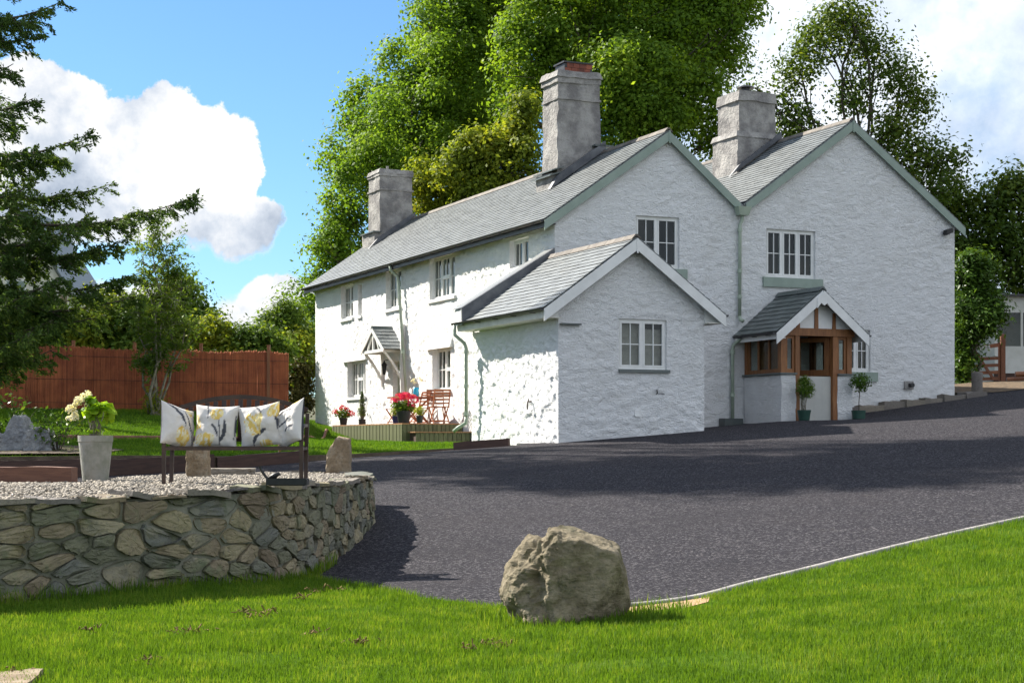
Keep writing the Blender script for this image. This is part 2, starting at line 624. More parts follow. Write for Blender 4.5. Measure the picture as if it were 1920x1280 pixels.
M['tan_stone'] = stone_mat('tan_stone', [(0.0, (0.20, 0.145, 0.088)), (0.5, (0.27, 0.205, 0.135)), (1.0, (0.35, 0.295, 0.215))], None, 9.0, 0.02, rnd=False)
M['grey_rock'] = stone_mat('grey_rock', [(0.0, (0.16, 0.165, 0.17)), (0.5, (0.22, 0.225, 0.23)), (1.0, (0.30, 0.30, 0.29))], None, 6.0, 0.03, rnd=False)
M['pebble'] = pm('pebble', (0.33, 0.285, 0.22), (0.19, 0.17, 0.145), 9.0, 0.8, rnd=0.5)
M['kerb'] = pm('concrete_kerb', (0.30, 0.28, 0.265), (0.20, 0.188, 0.178), 5.0, 0.85, 40.0, 0.006)
M['grass'] = leaf_mat('grass_blades', (0.055, 0.115, 0.009), (0.10, 0.195, 0.014), (0.22, 0.28, 0.040), 0.40, 0.45, 2.2)
M['lawn'] = pm('lawn_turf', (0.045, 0.095, 0.010), (0.075, 0.125, 0.016), 1.4, 1.0, 30.0, 0.03, spec=0.0)
M['backgrass'] = leaf_mat('far_grass', (0.052, 0.118, 0.010), (0.085, 0.18, 0.012), (0.14, 0.23, 0.02), 0.4, 0.5, 0.6)
M['soil'] = pm('soil', (0.07, 0.05, 0.035), (0.12, 0.09, 0.06), 3.0, 0.95, 12.0, 0.04)
M['ground'] = pm('rough_ground', (0.06, 0.075, 0.03), (0.09, 0.08, 0.045), 0.6, 0.95, 6.0, 0.08)
M['litter'] = pm('leaf_litter', (0.15, 0.10, 0.055), (0.07, 0.05, 0.03), 7.0, 0.9, 25.0, 0.03)
M['sleeper'] = wood('railway_sleeper', (0.05, 0.028, 0.022), (0.085, 0.045, 0.032), (1, 8, 8), 0.85)
M['sleeper_red'] = wood('red_sleeper', (0.20, 0.095, 0.06), (0.13, 0.06, 0.04), (1, 8, 8), 0.85)
M['reed'] = pm('reed', (0.40, 0.125, 0.048), (0.28, 0.08, 0.034), 2.0, 0.8, rnd=0.35)
M['post_wood'] = wood('fence_post', (0.30, 0.12, 0.05), (0.20, 0.075, 0.035), (6, 6, 0.8))
M['deck_wood'] = wood('deck_board', (0.36, 0.19, 0.085), (0.26, 0.13, 0.06), (6, 1, 6))
M['deck_slat'] = wood('deck_slat', (0.07, 0.082, 0.034), (0.125, 0.13, 0.06), (6, 6, 0.8))
M['teak'] = wood('teak', (0.36, 0.11, 0.035), (0.23, 0.065, 0.022), (4, 4, 4), 0.5)
M['bronze'] = pm('bronze_metal', (0.085, 0.055, 0.04), (0.055, 0.038, 0.032), 6.0, 0.42, metal=0.5)
M['bark'] = pm('bark', (0.10, 0.085, 0.06), (0.05, 0.042, 0.03), 5.0, 0.9, 14.0, 0.03)
M['bark_pale'] = pm('pale_bark', (0.26, 0.24, 0.19), (0.15, 0.135, 0.10), 7.0, 0.85, 20.0, 0.01)
M['iron'] = pm('black_iron', (0.012, 0.012, 0.013), (0.02, 0.02, 0.021), 8.0, 0.5, 30.0, 0.003)
# ---------------------------------------------------------------- house frame: u along the gables, v along the sunny side, heights from eye level
HA = math.atan((CX + 430) / F)
HS, HC = math.sin(HA), math.cos(HA)
HG = np.array([(1040 - CX) / F * 40.2, 40.2])


def uv(u, v):
    return HG[0] + u * HC - v * HS, HG[1] + u * HS + v * HC


def at(px, py, Y):
    """place of a pixel of the photograph at depth Y (metres from the camera), in world coordinates"""
    return Vector(((px - CX) / F * Y, Y, EYE + (HY - py) / F * Y))


class TPS:
    def __init__(s, pts, lam=0.002):
        p = np.array(pts, dtype=float)
        s.x = p[:, :2]
        n = len(p)
        K = s.k(s.x, s.x) + lam * np.eye(n)
        P = np.c_[np.ones(n), s.x]
        A = np.r_[np.c_[K, P], np.c_[P.T, np.zeros((3, 3))]]
        sol = np.linalg.solve(A, np.r_[p[:, 2], 0, 0, 0])
        s.w, s.c = sol[:n], sol[n:]

    @staticmethod
    def k(a, b):
        return np.sqrt(((a[:, None] - b[None]) ** 2).sum(-1) + 0.25)

    def __call__(s, x, y):
        q = np.c_[np.ravel(x), np.ravel(y)].astype(float)
        return s.k(q, s.x) @ s.w + s.c[0] + q @ s.c[1:]


def dplane(x, y):
    return 0.02 + 0.0624 * (x - 1.01) + 0.0697 * (y - 36)


ctrl = [(x, y, dplane(x, y)) for x, y in ((1.09, 14.64), (5.8, 18.8), (-1.45, 16.7), (0, 14.94), (-1.97, 22.6), (1, 20), (4, 22), (0, 27), (5, 28), (9, 30),
        (-3.6, 34.5), (-7.3, 34.4), (3, 32), (8, 35), (-4, 29), (-8, 29), (12, 26), (13.5, 43.7), (-0.5, 34))]
ctrl += [(*uv(u, v), z) for u, v, z in ((-1.93, -4.2, 0.0), (1.7, -4.3, 0.27), (4.2, -0.3, 0.39), (5.2, -2, 0.53), (7.3, -2, 0.58), (9.5, -0.4, 0.86), (12.1, -0.2, 1.18), (14, 0, 1.4), (6, 6, 0.8), (-1, 2, 0.0))]
ctrl += [(-4.68, 15.1, -1.49), (-3.45, 16.2, -1.44), (-2.3, 18.3, -1.49), (0, 10, -1.5), (-4, 11, -1.5), (3, 9.5, -1.32), (-8, 13, -1.5), (7, 14, -1.0), (11, 18, -0.62),
         (0, 4, -1.55), (6, 5, -1.3), (-8, 5, -1.5), (2.5, 13.5, -1.36), (-9, 20, -1.2), (-9, 26, -0.9)]
ctrl += [(-12, 36, -0.6), (-10, 41, -0.1), (-4, 42, -0.55), (-15, 48, 0.6), (-9, 48, 0.3), (-6, 52, 0.2), (-5, 47, -0.3), (-2.5, 45, -0.4), (-8, 58, 0.5), (14, 50, 1.8), (17, 55, 2.0), (0, 66, 1.2), (-25, 60, 1.0),
         (-30, 40, 0.2), (-30, 15, -1.3), (30, 20, 0.4), (30, 45, 2.2), (30, 70, 3.0), (-60, 110, 2.5), (0, 120, 3.0), (60, 110, 4.0), (0, -20, -1.6), (40, -20, -0.8), (-40, -20, -1.6)]
_g = TPS(ctrl)


def gz(x, y):
    r = _g(x, y) + EYE
    return r if np.ndim(x) else float(r[0])


bctrl = [(-7.3, 34.6, -0.24), (-13, 34.2, -0.28), (-16, 38, 0.0), (-5.5, 35.2, -0.26), (-3.3, 36.2, -0.22), (-1.2, 36.9, -0.10), (-9, 41, 0.22), (-15.5, 48.5, 1.0), (-10, 48.8, 0.95), (-6.4, 49, 0.85),
         (-8, 45, 0.55)]
bctrl += [(*uv(u, v), z) for u, v, z in ((-1.85, 5.6, 0.0), (-1.85, 11.7, 0.05), (0, 19.3, 0.72), (-1.5, 14.5, 0.35), (-1, 0.5, -0.02), (-2.2, 2.5, -0.04), (-3, 19, 0.8), (-4, 9, 0.05))]
_b = TPS(bctrl)


def bz(x, y):
    r = _b(x, y) + EYE
    return r if np.ndim(x) else float(r[0])


def grid_sheet(xs, ys, zf):
    X, Y = np.meshgrid(xs, ys)
    V = np.c_[X.ravel(), Y.ravel(), zf(X.ravel(), Y.ravel())]
    nx, ny = len(xs), len(ys)
    i = np.arange(nx * ny).reshape(ny, nx)
    return V, np.stack([i[:-1, :-1], i[:-1, 1:], i[1:, 1:], i[1:, :-1]], -1).reshape(-1, 4)


def poly_sheet(poly, zf, step):
    """flat outline filled with a fine net that follows the ground"""
    P = np.array(poly, dtype=float)
    lo, hi = P.min(0), P.max(0)
    bd = []
    for i in range(len(P)):
        a, b = P[i], P[(i + 1) % len(P)]
        k = max(1, int(np.hypot(*(b - a)) / step))
        bd += [tuple(a + (b - a) * j / k) for j in range(k)]
    inner = [(x, y) for x in np.arange(lo[0], hi[0], step) for y in np.arange(lo[1], hi[1], step)]
    vs = [Vector(p) for p in bd] + [Vector(p) for p in inner]
    n = len(bd)
    vo, _, fo, *_r = delaunay_2d_cdt(vs, [], [list(range(n))], 1, 1e-4)
    xy = np.array([(p.x, p.y) for p in vo])
    V = np.c_[xy, zf(xy[:, 0], xy[:, 1])]
    fo = [f for f in fo if len(f) == 3]
    return V, np.array(fo)


def inside(poly, x, y):
    P = np.array(poly)
    r = np.zeros(len(x), dtype=bool)
    j = len(P) - 1
    for i in range(len(P)):
        c = ((P[i, 1] > y) != (P[j, 1] > y)) & (x < (P[j, 0] - P[i, 0]) * (y - P[i, 1]) / (P[j, 1] - P[i, 1] + 1e-12) + P[i, 0])
        r ^= c
        j = i
    return r


def structure(name, V, Fc, mat, smooth=True):
    return tag(obj(name, npmesh(name, V, Fc), mat, smooth=smooth), kind='structure')


def spline(pts, n):
    P = np.array(pts, dtype=float)
    P = np.r_[[2 * P[0] - P[1]], P, [2 * P[-1] - P[-2]]]
    out = []
    for i in range(1, len(P) - 2):
        for t in np.linspace(0, 1, n, endpoint=False):
            a, b, c, d = P[i - 1:i + 3]
            out.append(0.5 * (2 * b + (c - a) * t + (2 * a - 5 * b + 4 * c - d) * t ** 2 + (3 * b - a - 3 * c + d) * t ** 3))
    out.append(P[-2])
    return np.array(out)


xs = np.unique(np.r_[-400, -250, -150, -100, -70, np.arange(-50, 50, 1.0), 50, 70, 100, 150, 250, 400])
ys = np.unique(np.r_[-60, -30, -10, np.arange(0, 80, 1.0), 80, 90, 110, 140, 200, 300, 500, 800])


def gz_far(x, y):
    return np.clip(gz(x, y), EYE - 3.0, EYE + 6.0) - 0.07


structure('ground', *grid_sheet(xs, ys, gz_far), M['ground'])

# terrace wall line (top outer edge), from out of the frame on the left round to the back
WALL = spline([(-9.5, 12.2), (-7.0, 13.5), (-4.68, 15.1), (-3.45, 16.15), (-2.75, 17.0), (-2.32, 18.2), (-2.07, 20.0), (-1.95, 22.0), (-2.05, 23.6), (-2.5, 25.0), (-3.4, 25.9)], 14)


def terr_z(x, y):
    return EYE - 0.46 - 0.07 * np.clip((18 - np.asarray(y)) / 3.0, 0, 1.3)


# driveway
EDGE = [(-2.2, 18.2), (-1.75, 17.3), (-1.45, 16.75), (-0.8, 15.75), (-0.1, 15.05), (0.55, 14.6), (1.1, 14.62)]      # grass edge by the boulder
KERB = spline([(0.98, 14.66), (1.35, 14.72), (1.75, 14.95), (2.2, 15.45), (3.0, 16.2), (4.2, 17.35), (5.9, 18.85), (8.2, 20.7), (12, 23.2), (18, 26)], 6)
LAWN_EDGE = spline([(-16, 34.2), (-11, 34.0), (-7.3, 34.3), (-5.2, 34.9), (-3.4, 36.0), (-1.8, 36.5), (-0.6, 36.75), (0.2, 36.3)], 6)
drive = [tuple(p) for p in EDGE[:-1]] + [tuple(p) for p in KERB] + [(26, 34), (26, 50), (13.6, 48.2)]
drive += [uv(12.4, -0.02), uv(12.0, 0.3), uv(2.2, 0.4), uv(1.5, -3.9), uv(-1.6, -3.9), uv(-1.6, -1.0)]
drive += [tuple(p) for p in LAWN_EDGE[::-1]] + [(-20, 34.0), (-20, 25.5), (-6, 25), (-3.2, 25), (-2.6, 22)]
structure('driveway', *poly_sheet(drive, lambda x, y: gz(x, y) + 0.0, 0.45), M['tarmac'])

# near lawn
NEAR = [(-12, 3), (14, 3), (20, 14), (20, 26.9)] + [tuple(p + np.array([0.03, -0.05])) for p in KERB[::-1]] + [tuple(p) for p in EDGE[::-1]] + [(-2.6, 18.6), (-3.2, 17), (-4.6, 15.6), (-12, 11.6)]
structure('front_lawn', *poly_sheet(NEAR, lambda x, y: gz(x, y) + 0.02, 0.4), M['lawn'])

# kerb: a rounded concrete edging that follows the lawn
def strip(path, w, h, zf, lift=0.0):
    P = np.array(path)
    T = np.gradient(P, axis=0)
    T /= np.linalg.norm(T, axis=1)[:, None]
    N = np.c_[-T[:, 1], T[:, 0]]
    prof = [(-w / 2, -0.08), (-w / 2, h * 0.6), (-w * 0.3, h), (w * 0.3, h), (w / 2, h * 0.6), (w / 2, -0.08)]
    V = []
    z = zf(P[:, 0], P[:, 1]) + lift
    for a, b in prof:
        V.append(np.c_[P + N * a, z + b])
    V = np.concatenate(V)
    n = len(P)
    Fc = [(k * n + i, k * n + i + 1, (k + 1) * n + i + 1, (k + 1) * n + i) for k in range(5) for i in range(n - 1)]
    return V, np.array(Fc)


structure('kerb', *strip(spline(KERB, 3), 0.085, 0.05, gz), M['kerb'])
# bare sand where the kerb starts, beside the boulder
structure('sand_patch', *poly_sheet([(1.0, 14.55), (1.5, 14.7), (1.78, 14.85), (1.72, 14.5), (1.45, 14.15), (1.05, 14.05), (0.8, 14.3)], lambda x, y: gz(x, y) + 0.026, 0.1), pm('sand', (0.46, 0.30, 0.16), (0.36, 0.22, 0.12), 6.0, 0.95, 30.0, 0.02))

# back lawn behind the sleepers, up to the fence and the house
BACK = [tuple(p) for p in LAWN_EDGE] + [uv(-1.5, -0.6), uv(-1.5, 0.7), uv(0.3, 0.9), uv(0.3, 19.0), uv(0.5, 19.6), (-6.0, 60), (-18, 60), (-20, 34.2)]
structure('back_lawn', *poly_sheet(BACK, lambda x, y: bz(x, y), 0.45), M['lawn'])
_le = np.array(LAWN_EDGE)
_n = len(_le)
structure('lawn_bank', np.r_[np.c_[_le, bz(_le[:, 0], _le[:, 1])], np.c_[_le + np.array([0, -0.06]), gz(_le[:, 0], _le[:, 1]) - 0.15]], np.array([(i, i + 1, _n + i + 1, _n + i) for i in range(_n - 1)]), M['soil'])


# grass blades
def blades(n, poly, zf, h0, h1, w, seed, thin=None, lean=0.35):
    r = np.random.default_rng(seed)
    P = np.array(poly)
    lo, hi = P.min(0), P.max(0)
    X, Y = [], []
    got = 0
    while got < n:
        m = n * 2
        x, y = r.uniform(lo[0], hi[0], m), r.uniform(lo[1], hi[1], m)
        k = inside(poly, x, y)
        if thin is not None:
            k &= r.random(m) < thin(x, y)
        x, y = x[k], y[k]
        X.append(x)
        Y.append(y)
        got += len(x)
    x, y = np.concatenate(X)[:n], np.concatenate(Y)[:n]
    z = zf(x, y)
    big = fbm(np.c_[x * 0.9, y * 0.9, x * 0], 3, seed)
    h = (h0 + (h1 - h0) * r.random(n) ** 1.6) * (1 + 0.35 * big)
    ang = r.uniform(0, 2 * math.pi, n)
    la = r.uniform(0, 2 * math.pi, n)
    lm = h * lean * r.random(n) * 1.6
    lx, ly = np.cos(la) * lm, np.sin(la) * lm
    wx, wy = np.cos(ang) * w / 2, np.sin(ang) * w / 2
    b = np.c_[x, y, z]
    V = np.empty((n, 5, 3))
    V[:, 0] = b + np.c_[-wx, -wy, 0 * x - 0.01]
    V[:, 1] = b + np.c_[wx, wy, 0 * x - 0.01]
    V[:, 2] = b + np.c_[wx * 0.75 + lx * 0.35, wy * 0.75 + ly * 0.35, h * 0.6]
    V[:, 3] = b + np.c_[-wx * 0.75 + lx * 0.35, -wy * 0.75 + ly * 0.35, h * 0.6]
    V[:, 4] = b + np.c_[lx, ly, h]
    o = np.arange(n)[:, None] * 5
    return V.reshape(-1, 3), [o + np.array([[0, 1, 2, 3]]), o + np.array([[3, 2, 4]])]


VIEW = [(-5.2, 9.0), (7.5, 9.0), (9.6, 21.6)] + [tuple(p + np.array([0.05, -0.05])) for p in KERB[::-1] if p[0] < 9.4] + [tuple(p) for p in EDGE[::-1]] + [(-2.35, 18.3), (-2.95, 16.9), (-3.6, 16.1), (-4.75, 15.2), (-6.5, 13.7)]


def gthin(x, y):
    bare = fbm(np.c_[x * 1.3, y * 1.3, x * 0 + 3], 3, 5)
    k = 0.35 + 0.65 * np.clip((22 - y) / 10, 0, 1)
    k = k * np.where(x > np.maximum(4.0, 0.34 * y), 0.4, 1.0)
    sand = ((x - 1.35) / 0.5) ** 2 + ((y - 14.45) / 0.42) ** 2 < 0.8
    return np.where(sand, 0.05, k * np.where(bare > 0.75, 0.35, 1.0))


V, Fc = blades(330000, VIEW, lambda x, y: gz(x, y) + 0.02, 0.022, 0.066, 0.0056, 3, gthin)
tag(obj('grass', npmesh('grass', V, Fc), M['grass']), 'bright green freshly grown lawn grass in the foreground', 'grass', kind='stuff')
tall = [(-0.3, 13.2), (1.5, 13.2), (1.5, 14.2), (-0.3, 14.4)]
V, Fc = blades(1500, tall, lambda x, y: gz(x, y) + 0.02, 0.08, 0.17, 0.008, 4)
tag(obj('long_grass', npmesh('long_grass', V, Fc), M['grass']), 'longer uncut grass around the foot of the boulder', 'grass', kind='stuff')
wallfoot = [tuple(p + np.array([0.12, -0.16])) for p in WALL[18:80]] + [tuple(p + np.array([0.0, 0.05])) for p in WALL[80:18:-1]]
V, Fc = blades(2600, wallfoot, lambda x, y: gz(x, y) + 0.02, 0.07, 0.16, 0.008, 5)
tag(obj('long_grass', npmesh('long_grass', V, Fc), M['grass']), 'longer grass fringe along the foot of the stone wall', 'grass', kind='stuff')
BV = [tuple(p + np.array([0, 0.08])) for p in LAWN_EDGE if p[0] > -13] + [uv(-1.5, -0.3), uv(-2.0, 0.7), uv(-1.9, 5.0), uv(-1.9, 11.7), uv(-0.2, 12.0), uv(-0.2, 19), (-6.2, 48.8), (-15.4, 48.2), (-14, 40)]
V, Fc = blades(90000, BV, bz, 0.03, 0.075, 0.014, 6)
tag(obj('lawn_grass', npmesh('lawn_grass', V, Fc), M['backgrass']), 'mown green grass of the lawn beyond the driveway', 'grass', kind='stuff')
# dry clods raked off the lawn
r = np.random.default_rng(12)
cl = MB()
for px, py in ((590, 1107), (632, 1105), (565, 1118), (505, 1142), (475, 1146), (460, 1140), (345, 1178), (362, 1176), (668, 1194), (680, 1196), (590, 1178), (880, 1212), (925, 1203), (935, 1206), (165, 1175), (22, 1252), (275, 1228)):
    q = (py - HY) / F
    Y = 1.44 / q
    X = (px - CX) / F * Y
    for _ in range(15):
        x, y = X + r.normal(0, 0.055), Y + r.normal(0, 0.08)
        z = gz(x, y) + 0.05 + abs(r.normal(0, 0.008))
        a = Vector((x, y, z))
        b = a + Vector(r.normal(0, 0.02, 3))
        cl.bar(a, b, 0.010, 0.008)
tag(cl.build('dead_grass', pm('dead_grass', (0.20, 0.135, 0.045), (0.10, 0.065, 0.022), 12.0, 0.95)), 'small brown clods of dead grass scattered on the lawn', 'dead grass', kind='stuff')
# ---------------------------------------------------------------- the cottage
H = thing('cottage', 'large whitewashed stone cottage with two front gables and slate roofs', 'house', (HG[0], HG[1], EYE), HA)


def mapL(u0):
    return lambda a, b, d: np.stack([u0 - np.asarray(d) + 0 * np.asarray(a), np.asarray(a) + 0.0, np.asarray(b) + 0.0], -1)


def mapF(v0):
    return lambda a, b, d: np.stack([np.asarray(a) + 0.0, v0 - np.asarray(d) + 0 * np.asarray(a), np.asarray(b) + 0.0], -1)


def lines(lo, hi, step, keep):
    g = np.arange(lo, hi + step * 0.5, step)
    g[-1] = hi
    keep = sorted({round(k, 4) for k in keep if lo < k < hi})
    for k in keep:
        g = g[np.abs(g - k) > step * 0.45]
    return np.unique(np.r_[g, keep, lo, hi])


def relief(a, b, amp, seed, cw=0.36, ch=0.21):
    wa = a + 0.09 * fbm(np.c_[a * 3, b * 3, a * 0 + seed], 3, seed)
    wb = b + 0.06 * fbm(np.c_[a * 3, b * 3, a * 0 + seed + 9], 3, seed + 5)
    f1, f2, cid = worley(wa / cw, wb / ch, seed)
    st = smooth01(f2 - f1, 0.0, 0.22)
    fine = fbm(np.c_[a * 7, b * 12, a * 0], 4, seed + 3, 0.65)
    big = fbm(np.c_[a * 0.7, b * 0.7, a * 0], 2, seed + 7)
    patch = 0.45 + 0.55 * smooth01(fbm(np.c_[a * 0.55, b * 0.6, a * 0 + 4], 2, seed + 11), -0.4, 0.3)
    return amp * (patch * (0.5 * st + 0.75 * (cid - 0.5) + 0.55 * fine) + 0.5 * big)


def wall(name, mp, a0, a1, b0, b1, holes, ztop, amp, seed, step, mat, depth=0.24, cell=(0.36, 0.21)):
    A = lines(a0, a1, step, [h[i] for h in holes for i in (0, 1)] + (ztop[1] if ztop else []))
    B = lines(b0, b1, step, [h[i] for h in holes for i in (2, 3)])
    aa, bb = np.meshgrid(A, B)
    zt = ztop[0](aa) if ztop else np.full_like(aa, b1)
    bc = np.minimum(bb, zt)
    d = relief(aa.ravel(), bc.ravel(), amp, seed, *cell).reshape(aa.shape)
    fade = smooth01(np.minimum(aa - a0, a1 - aa), 0.0, 0.10)
    for h in holes:
        dx = np.maximum(np.maximum(h[0] - aa, aa - h[1]), 0)
        dy = np.maximum(np.maximum(h[2] - bc, bc - h[3]), 0)
        fade = fade * smooth01(np.hypot(dx, dy), 0.0, 0.12)
    d = d * fade
    V = mp(aa, bc, d).reshape(-1, 3)
    nx, ny = len(A), len(B)
    idx = np.arange(nx * ny).reshape(ny, nx)
    q = np.stack([idx[:-1, :-1], idx[:-1, 1:], idx[1:, 1:], idx[1:, :-1]], -1)
    ca, cb = (A[:-1] + A[1:]) / 2, (B[:-1] + B[1:]) / 2
    CA, CB = np.meshgrid(ca, cb)
    keep = np.ones(CA.shape, dtype=bool)
    for h in holes:
        keep &= ~((CA > h[0]) & (CA < h[1]) & (CB > h[2]) & (CB < h[3]))
    hgt = np.maximum(bc[1:, :-1] - bc[:-1, :-1], bc[1:, 1:] - bc[:-1, 1:])
    keep &= hgt > 1e-4
    fq = q[keep]
    RV, RF = [], []
    n0 = len(V)
    for h in holes:
        c = [(h[0], h[2]), (h[1], h[2]), (h[1], h[3]), (h[0], h[3])]
        k = n0 + len(RV)
        RV += [mp(x, y, 0.0) for x, y in c] + [mp(x, y, -depth) for x, y in c]
        RF += [(k + i, k + (i + 1) % 4, k + 4 + (i + 1) % 4, k + 4 + i) for i in range(4)]
    if RV:
        V = np.r_[V, np.array(RV)]
        fq = np.r_[fq, np.array(RF)]
    me = npmesh(name, V, fq)
    sm = np.ones(len(fq), dtype=bool)
    if RF:
        sm[-len(RF):] = False
    me.polygons.foreach_set('use_smooth', sm)
    return obj(name, me, mat, H)


def mbox(mb, mp, a0, a1, b0, b1, d0, d1):
    p = [mp(a0, b0, d1), mp(a1, b0, d1), mp(a1, b0, d0), mp(a0, b0, d0), mp(a0, b1, d1), mp(a1, b1, d1), mp(a1, b1, d0), mp(a0, b1, d0)]
    return mb.hexa([tuple(float(c) for c in q) for q in p])


def window(mp, a0, a1, b0, b1, lights, cols, rows, inset, cloth, sill=None, vents=(), split=0.5, label=None):
    """casement window: frame > sash, glazing bars, panes, sill, cloth behind"""
    fr = 0.055
    mb = MB()
    d0, d1 = -inset - 0.07, -inset
    mbox(mb, mp, a0, a1, b0, b0 + fr, d0, d1)
    mbox(mb, mp, a0, a1, b1 - fr, b1, d0, d1)
    mbox(mb, mp, a0, a0 + fr, b0 + fr, b1 - fr, d0, d1)
    mbox(mb, mp, a1 - fr, a1, b0 + fr, b1 - fr, d0, d1)
    lw = (a1 - a0 - fr) / lights
    for i in range(1, lights):
        x = a0 + fr / 2 + lw * i
        mbox(mb, mp, x - 0.03, x + 0.03, b0 + fr, b1 - fr, d0, d1)
    w = mb.build('window', M['white_paint'], H)
    if label:
        w['label'] = label
    for i in range(lights):
        x0 = a0 + fr / 2 + lw * i + (fr / 2 if i == 0 else 0.03)
        x1 = a0 + fr / 2 + lw * (i + 1) - (fr / 2 if i == lights - 1 else 0.03)
        y0, y1 = b0 + fr, b1 - fr
        st = 0.038
        s = MB()
        e0, e1 = d0 + 0.02, d1 + 0.012
        mbox(s, mp, x0, x1, y0, y0 + st, e0, e1)
        mbox(s, mp, x0, x1, y1 - st, y1, e0, e1)
        mbox(s, mp, x0, x0 + st, y0 + st, y1 - st, e0, e1)
        mbox(s, mp, x1 - st, x1, y0 + st, y1 - st, e0, e1)
        gx = np.linspace(x0 + st, x1 - st, cols + 1)
        gy = [y0 + st] + ([y0 + (y1 - y0) * split] if rows == 2 else []) + [y1 - st]
        if i in vents and rows == 2:
            mbox(s, mp, x0 + st, x1 - st, gy[1] - 0.05, gy[1] + 0.05, e0, e1 + 0.01)
        s.build('sash', M['white_paint'], w)
        bars = MB()
        for x in gx[1:-1]:
            mbox(bars, mp, x - 0.011, x + 0.011, y0 + st, y1 - st, d0 + 0.03, d1)
        if rows == 2 and i not in vents:
            mbox(bars, mp, x0 + st, x1 - st, gy[1] - 0.011, gy[1] + 0.011, d0 + 0.032, d1 - 0.003)
        if cols > 1 or (rows > 1 and i not in vents):
            bars.build('glazing_bar', M['white_paint'], w)
        for p in range(cols):
            for q in range(rows):
                g = MB()
                mbox(g, mp, gx[p] + 0.004, gx[p + 1] - 0.004, gy[q] + 0.004, gy[q + 1] - 0.004, d0 + 0.040, d0 + 0.046)
                g.build('pane', M['glass'], w)
    if sill == 'white':
        s = MB()
        mbox(s, mp, a0 - 0.05, a1 + 0.05, b0 - 0.08, b0 + 0.012, -inset - 0.02, 0.06)
        s.build('sill', M['white_paint'], w)
    elif sill == 'sage':
        s = MB()
        mbox(s, mp, a0 - 0.12, a1 + 0.2, b0 - 0.26, b0 - 0.015, -inset - 0.02, 0.07)
        s.build('sill', M['sage'], w)
    elif sill == 'slate':
        s = MB()
        mbox(s, mp, a0 - 0.01, a1 + 0.06, b0 - 0.075, b0 - 0.005, -inset - 0.02, 0.06)
        s.build('sill', M['slate_dark'], w)
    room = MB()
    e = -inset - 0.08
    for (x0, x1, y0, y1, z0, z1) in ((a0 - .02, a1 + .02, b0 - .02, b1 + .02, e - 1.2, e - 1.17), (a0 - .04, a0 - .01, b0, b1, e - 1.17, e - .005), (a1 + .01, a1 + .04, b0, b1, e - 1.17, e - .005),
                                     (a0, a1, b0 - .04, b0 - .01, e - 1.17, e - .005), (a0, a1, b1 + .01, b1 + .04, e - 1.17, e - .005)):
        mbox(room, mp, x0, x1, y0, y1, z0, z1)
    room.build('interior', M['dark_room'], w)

    def cloth_mesh(x0, x1, y0, y1, amp, k):
        n = 26
        X = np.linspace(x0, x1, n)
        ph = random.random() * 6
        D = e - 0.09 + amp * np.sin(np.linspace(0, k, n) + ph)
        V = np.r_[mp(X, np.full(n, y0), D), mp(X, np.full(n, y1), D)]
        return npmesh('curtain', V, np.array([(i, i + 1, n + i + 1, n + i) for i in range(n - 1)]))
    if cloth == 'curtain':
        W = a1 - a0
        for i in range(lights):
            x0 = a0 + lw * i
            obj('curtain', cloth_mesh(x0 + 0.04, x0 + lw * 0.36, b0, b1, 0.02, 12), M['curtain'], w, smooth=True)
    elif cloth == 'blind':
        X = np.linspace(a0 + .03, a1 - .03, 30)
        Yv = np.linspace(b0, b1 - (0.0), 30)
        aa, bb = np.meshgrid(X, Yv)
        D = e - 0.06 + 0.018 * fbm(np.c_[aa.ravel() * 2.5, bb.ravel() * 14, aa.ravel() * 0], 3, 4).reshape(aa.shape)
        half = aa > (a0 + a1) / 2
        bb = np.where(half & (bb > b1 - 0.2), b1 - 0.2, bb)
        V = mp(aa, bb, D).reshape(-1, 3)
        ii = np.arange(900).reshape(30, 30)
        obj('blind', npmesh('blind', V, np.stack([ii[:-1, :-1], ii[:-1, 1:], ii[1:, 1:], ii[1:, :-1]], -1).reshape(-1, 4)), M['blind'], w, smooth=True)
    return w


# ---- walls
EX0, EX1, EXF, EXB = -1.93, 1.70, -4.2, 0.6
ext_top = (lambda u: np.minimum(4.475 - 0.72 * np.abs(u + 0.13) - 0.06, 9), [-0.13])
L_holes = {'W1a': (15.25, 16.5, 4.1, 5.22), 'W1b': (14.36, 14.74, 4.1, 5.12), 'W2': (10.72, 12.08, 4.1, 5.32), 'W3': (6.4, 8.36, 4.1, 5.32), 'W4': (1.5, 2.69, 4.46, 5.2),
           'W5': (14.0, 15.83, 1.48, 2.68), 'door': (10.52, 11.46, 0.5, 2.48), 'W6': (6.76, 8.15, 1.48, 2.70)}
F_holes = {'w1': (2.24, 3.48, 4.38, 5.66), 'w2': (6.06, 7.57, 4.29, 5.53), 'w3': (8.46, 9.32, 1.89, 3.0)}
wall('long_wall', mapL(0.0), 0.0, 19.35, -0.4, 5.62, list(L_holes.values()), None, 0.028, 3, 0.044, M['white_rough'], 0.24, (0.27, 0.15))
ft = (lambda u: np.interp(u, [-0.5, 3.115, 5.27, 8.67, 12.11], [5.30, 7.74, 5.98, 8.42, 5.98]), [3.115, 5.27, 8.67])
wall('gable_wall', mapF(0.0), 0.0, 12.11, -0.2, 8.6, list(F_holes.values()), ft, 0.020, 21, 0.05, M['white_smooth'], 0.16, (0.40, 0.13))
wall('extension_wall', mapF(EXF), EX0, EX1, -0.5, 4.5, [(-0.46, 0.74, 1.62, 2.72)], ext_top, 0.025, 33, 0.042, M['white_smooth'], 0.13, (0.44, 0.22))
wall('extension_side_wall', mapL(EX0), EXF, EXB, -0.5, 3.04, [], None, 0.033, 41, 0.034, M['white_rough'], 0.2, (0.27, 0.145))
mb = MB()
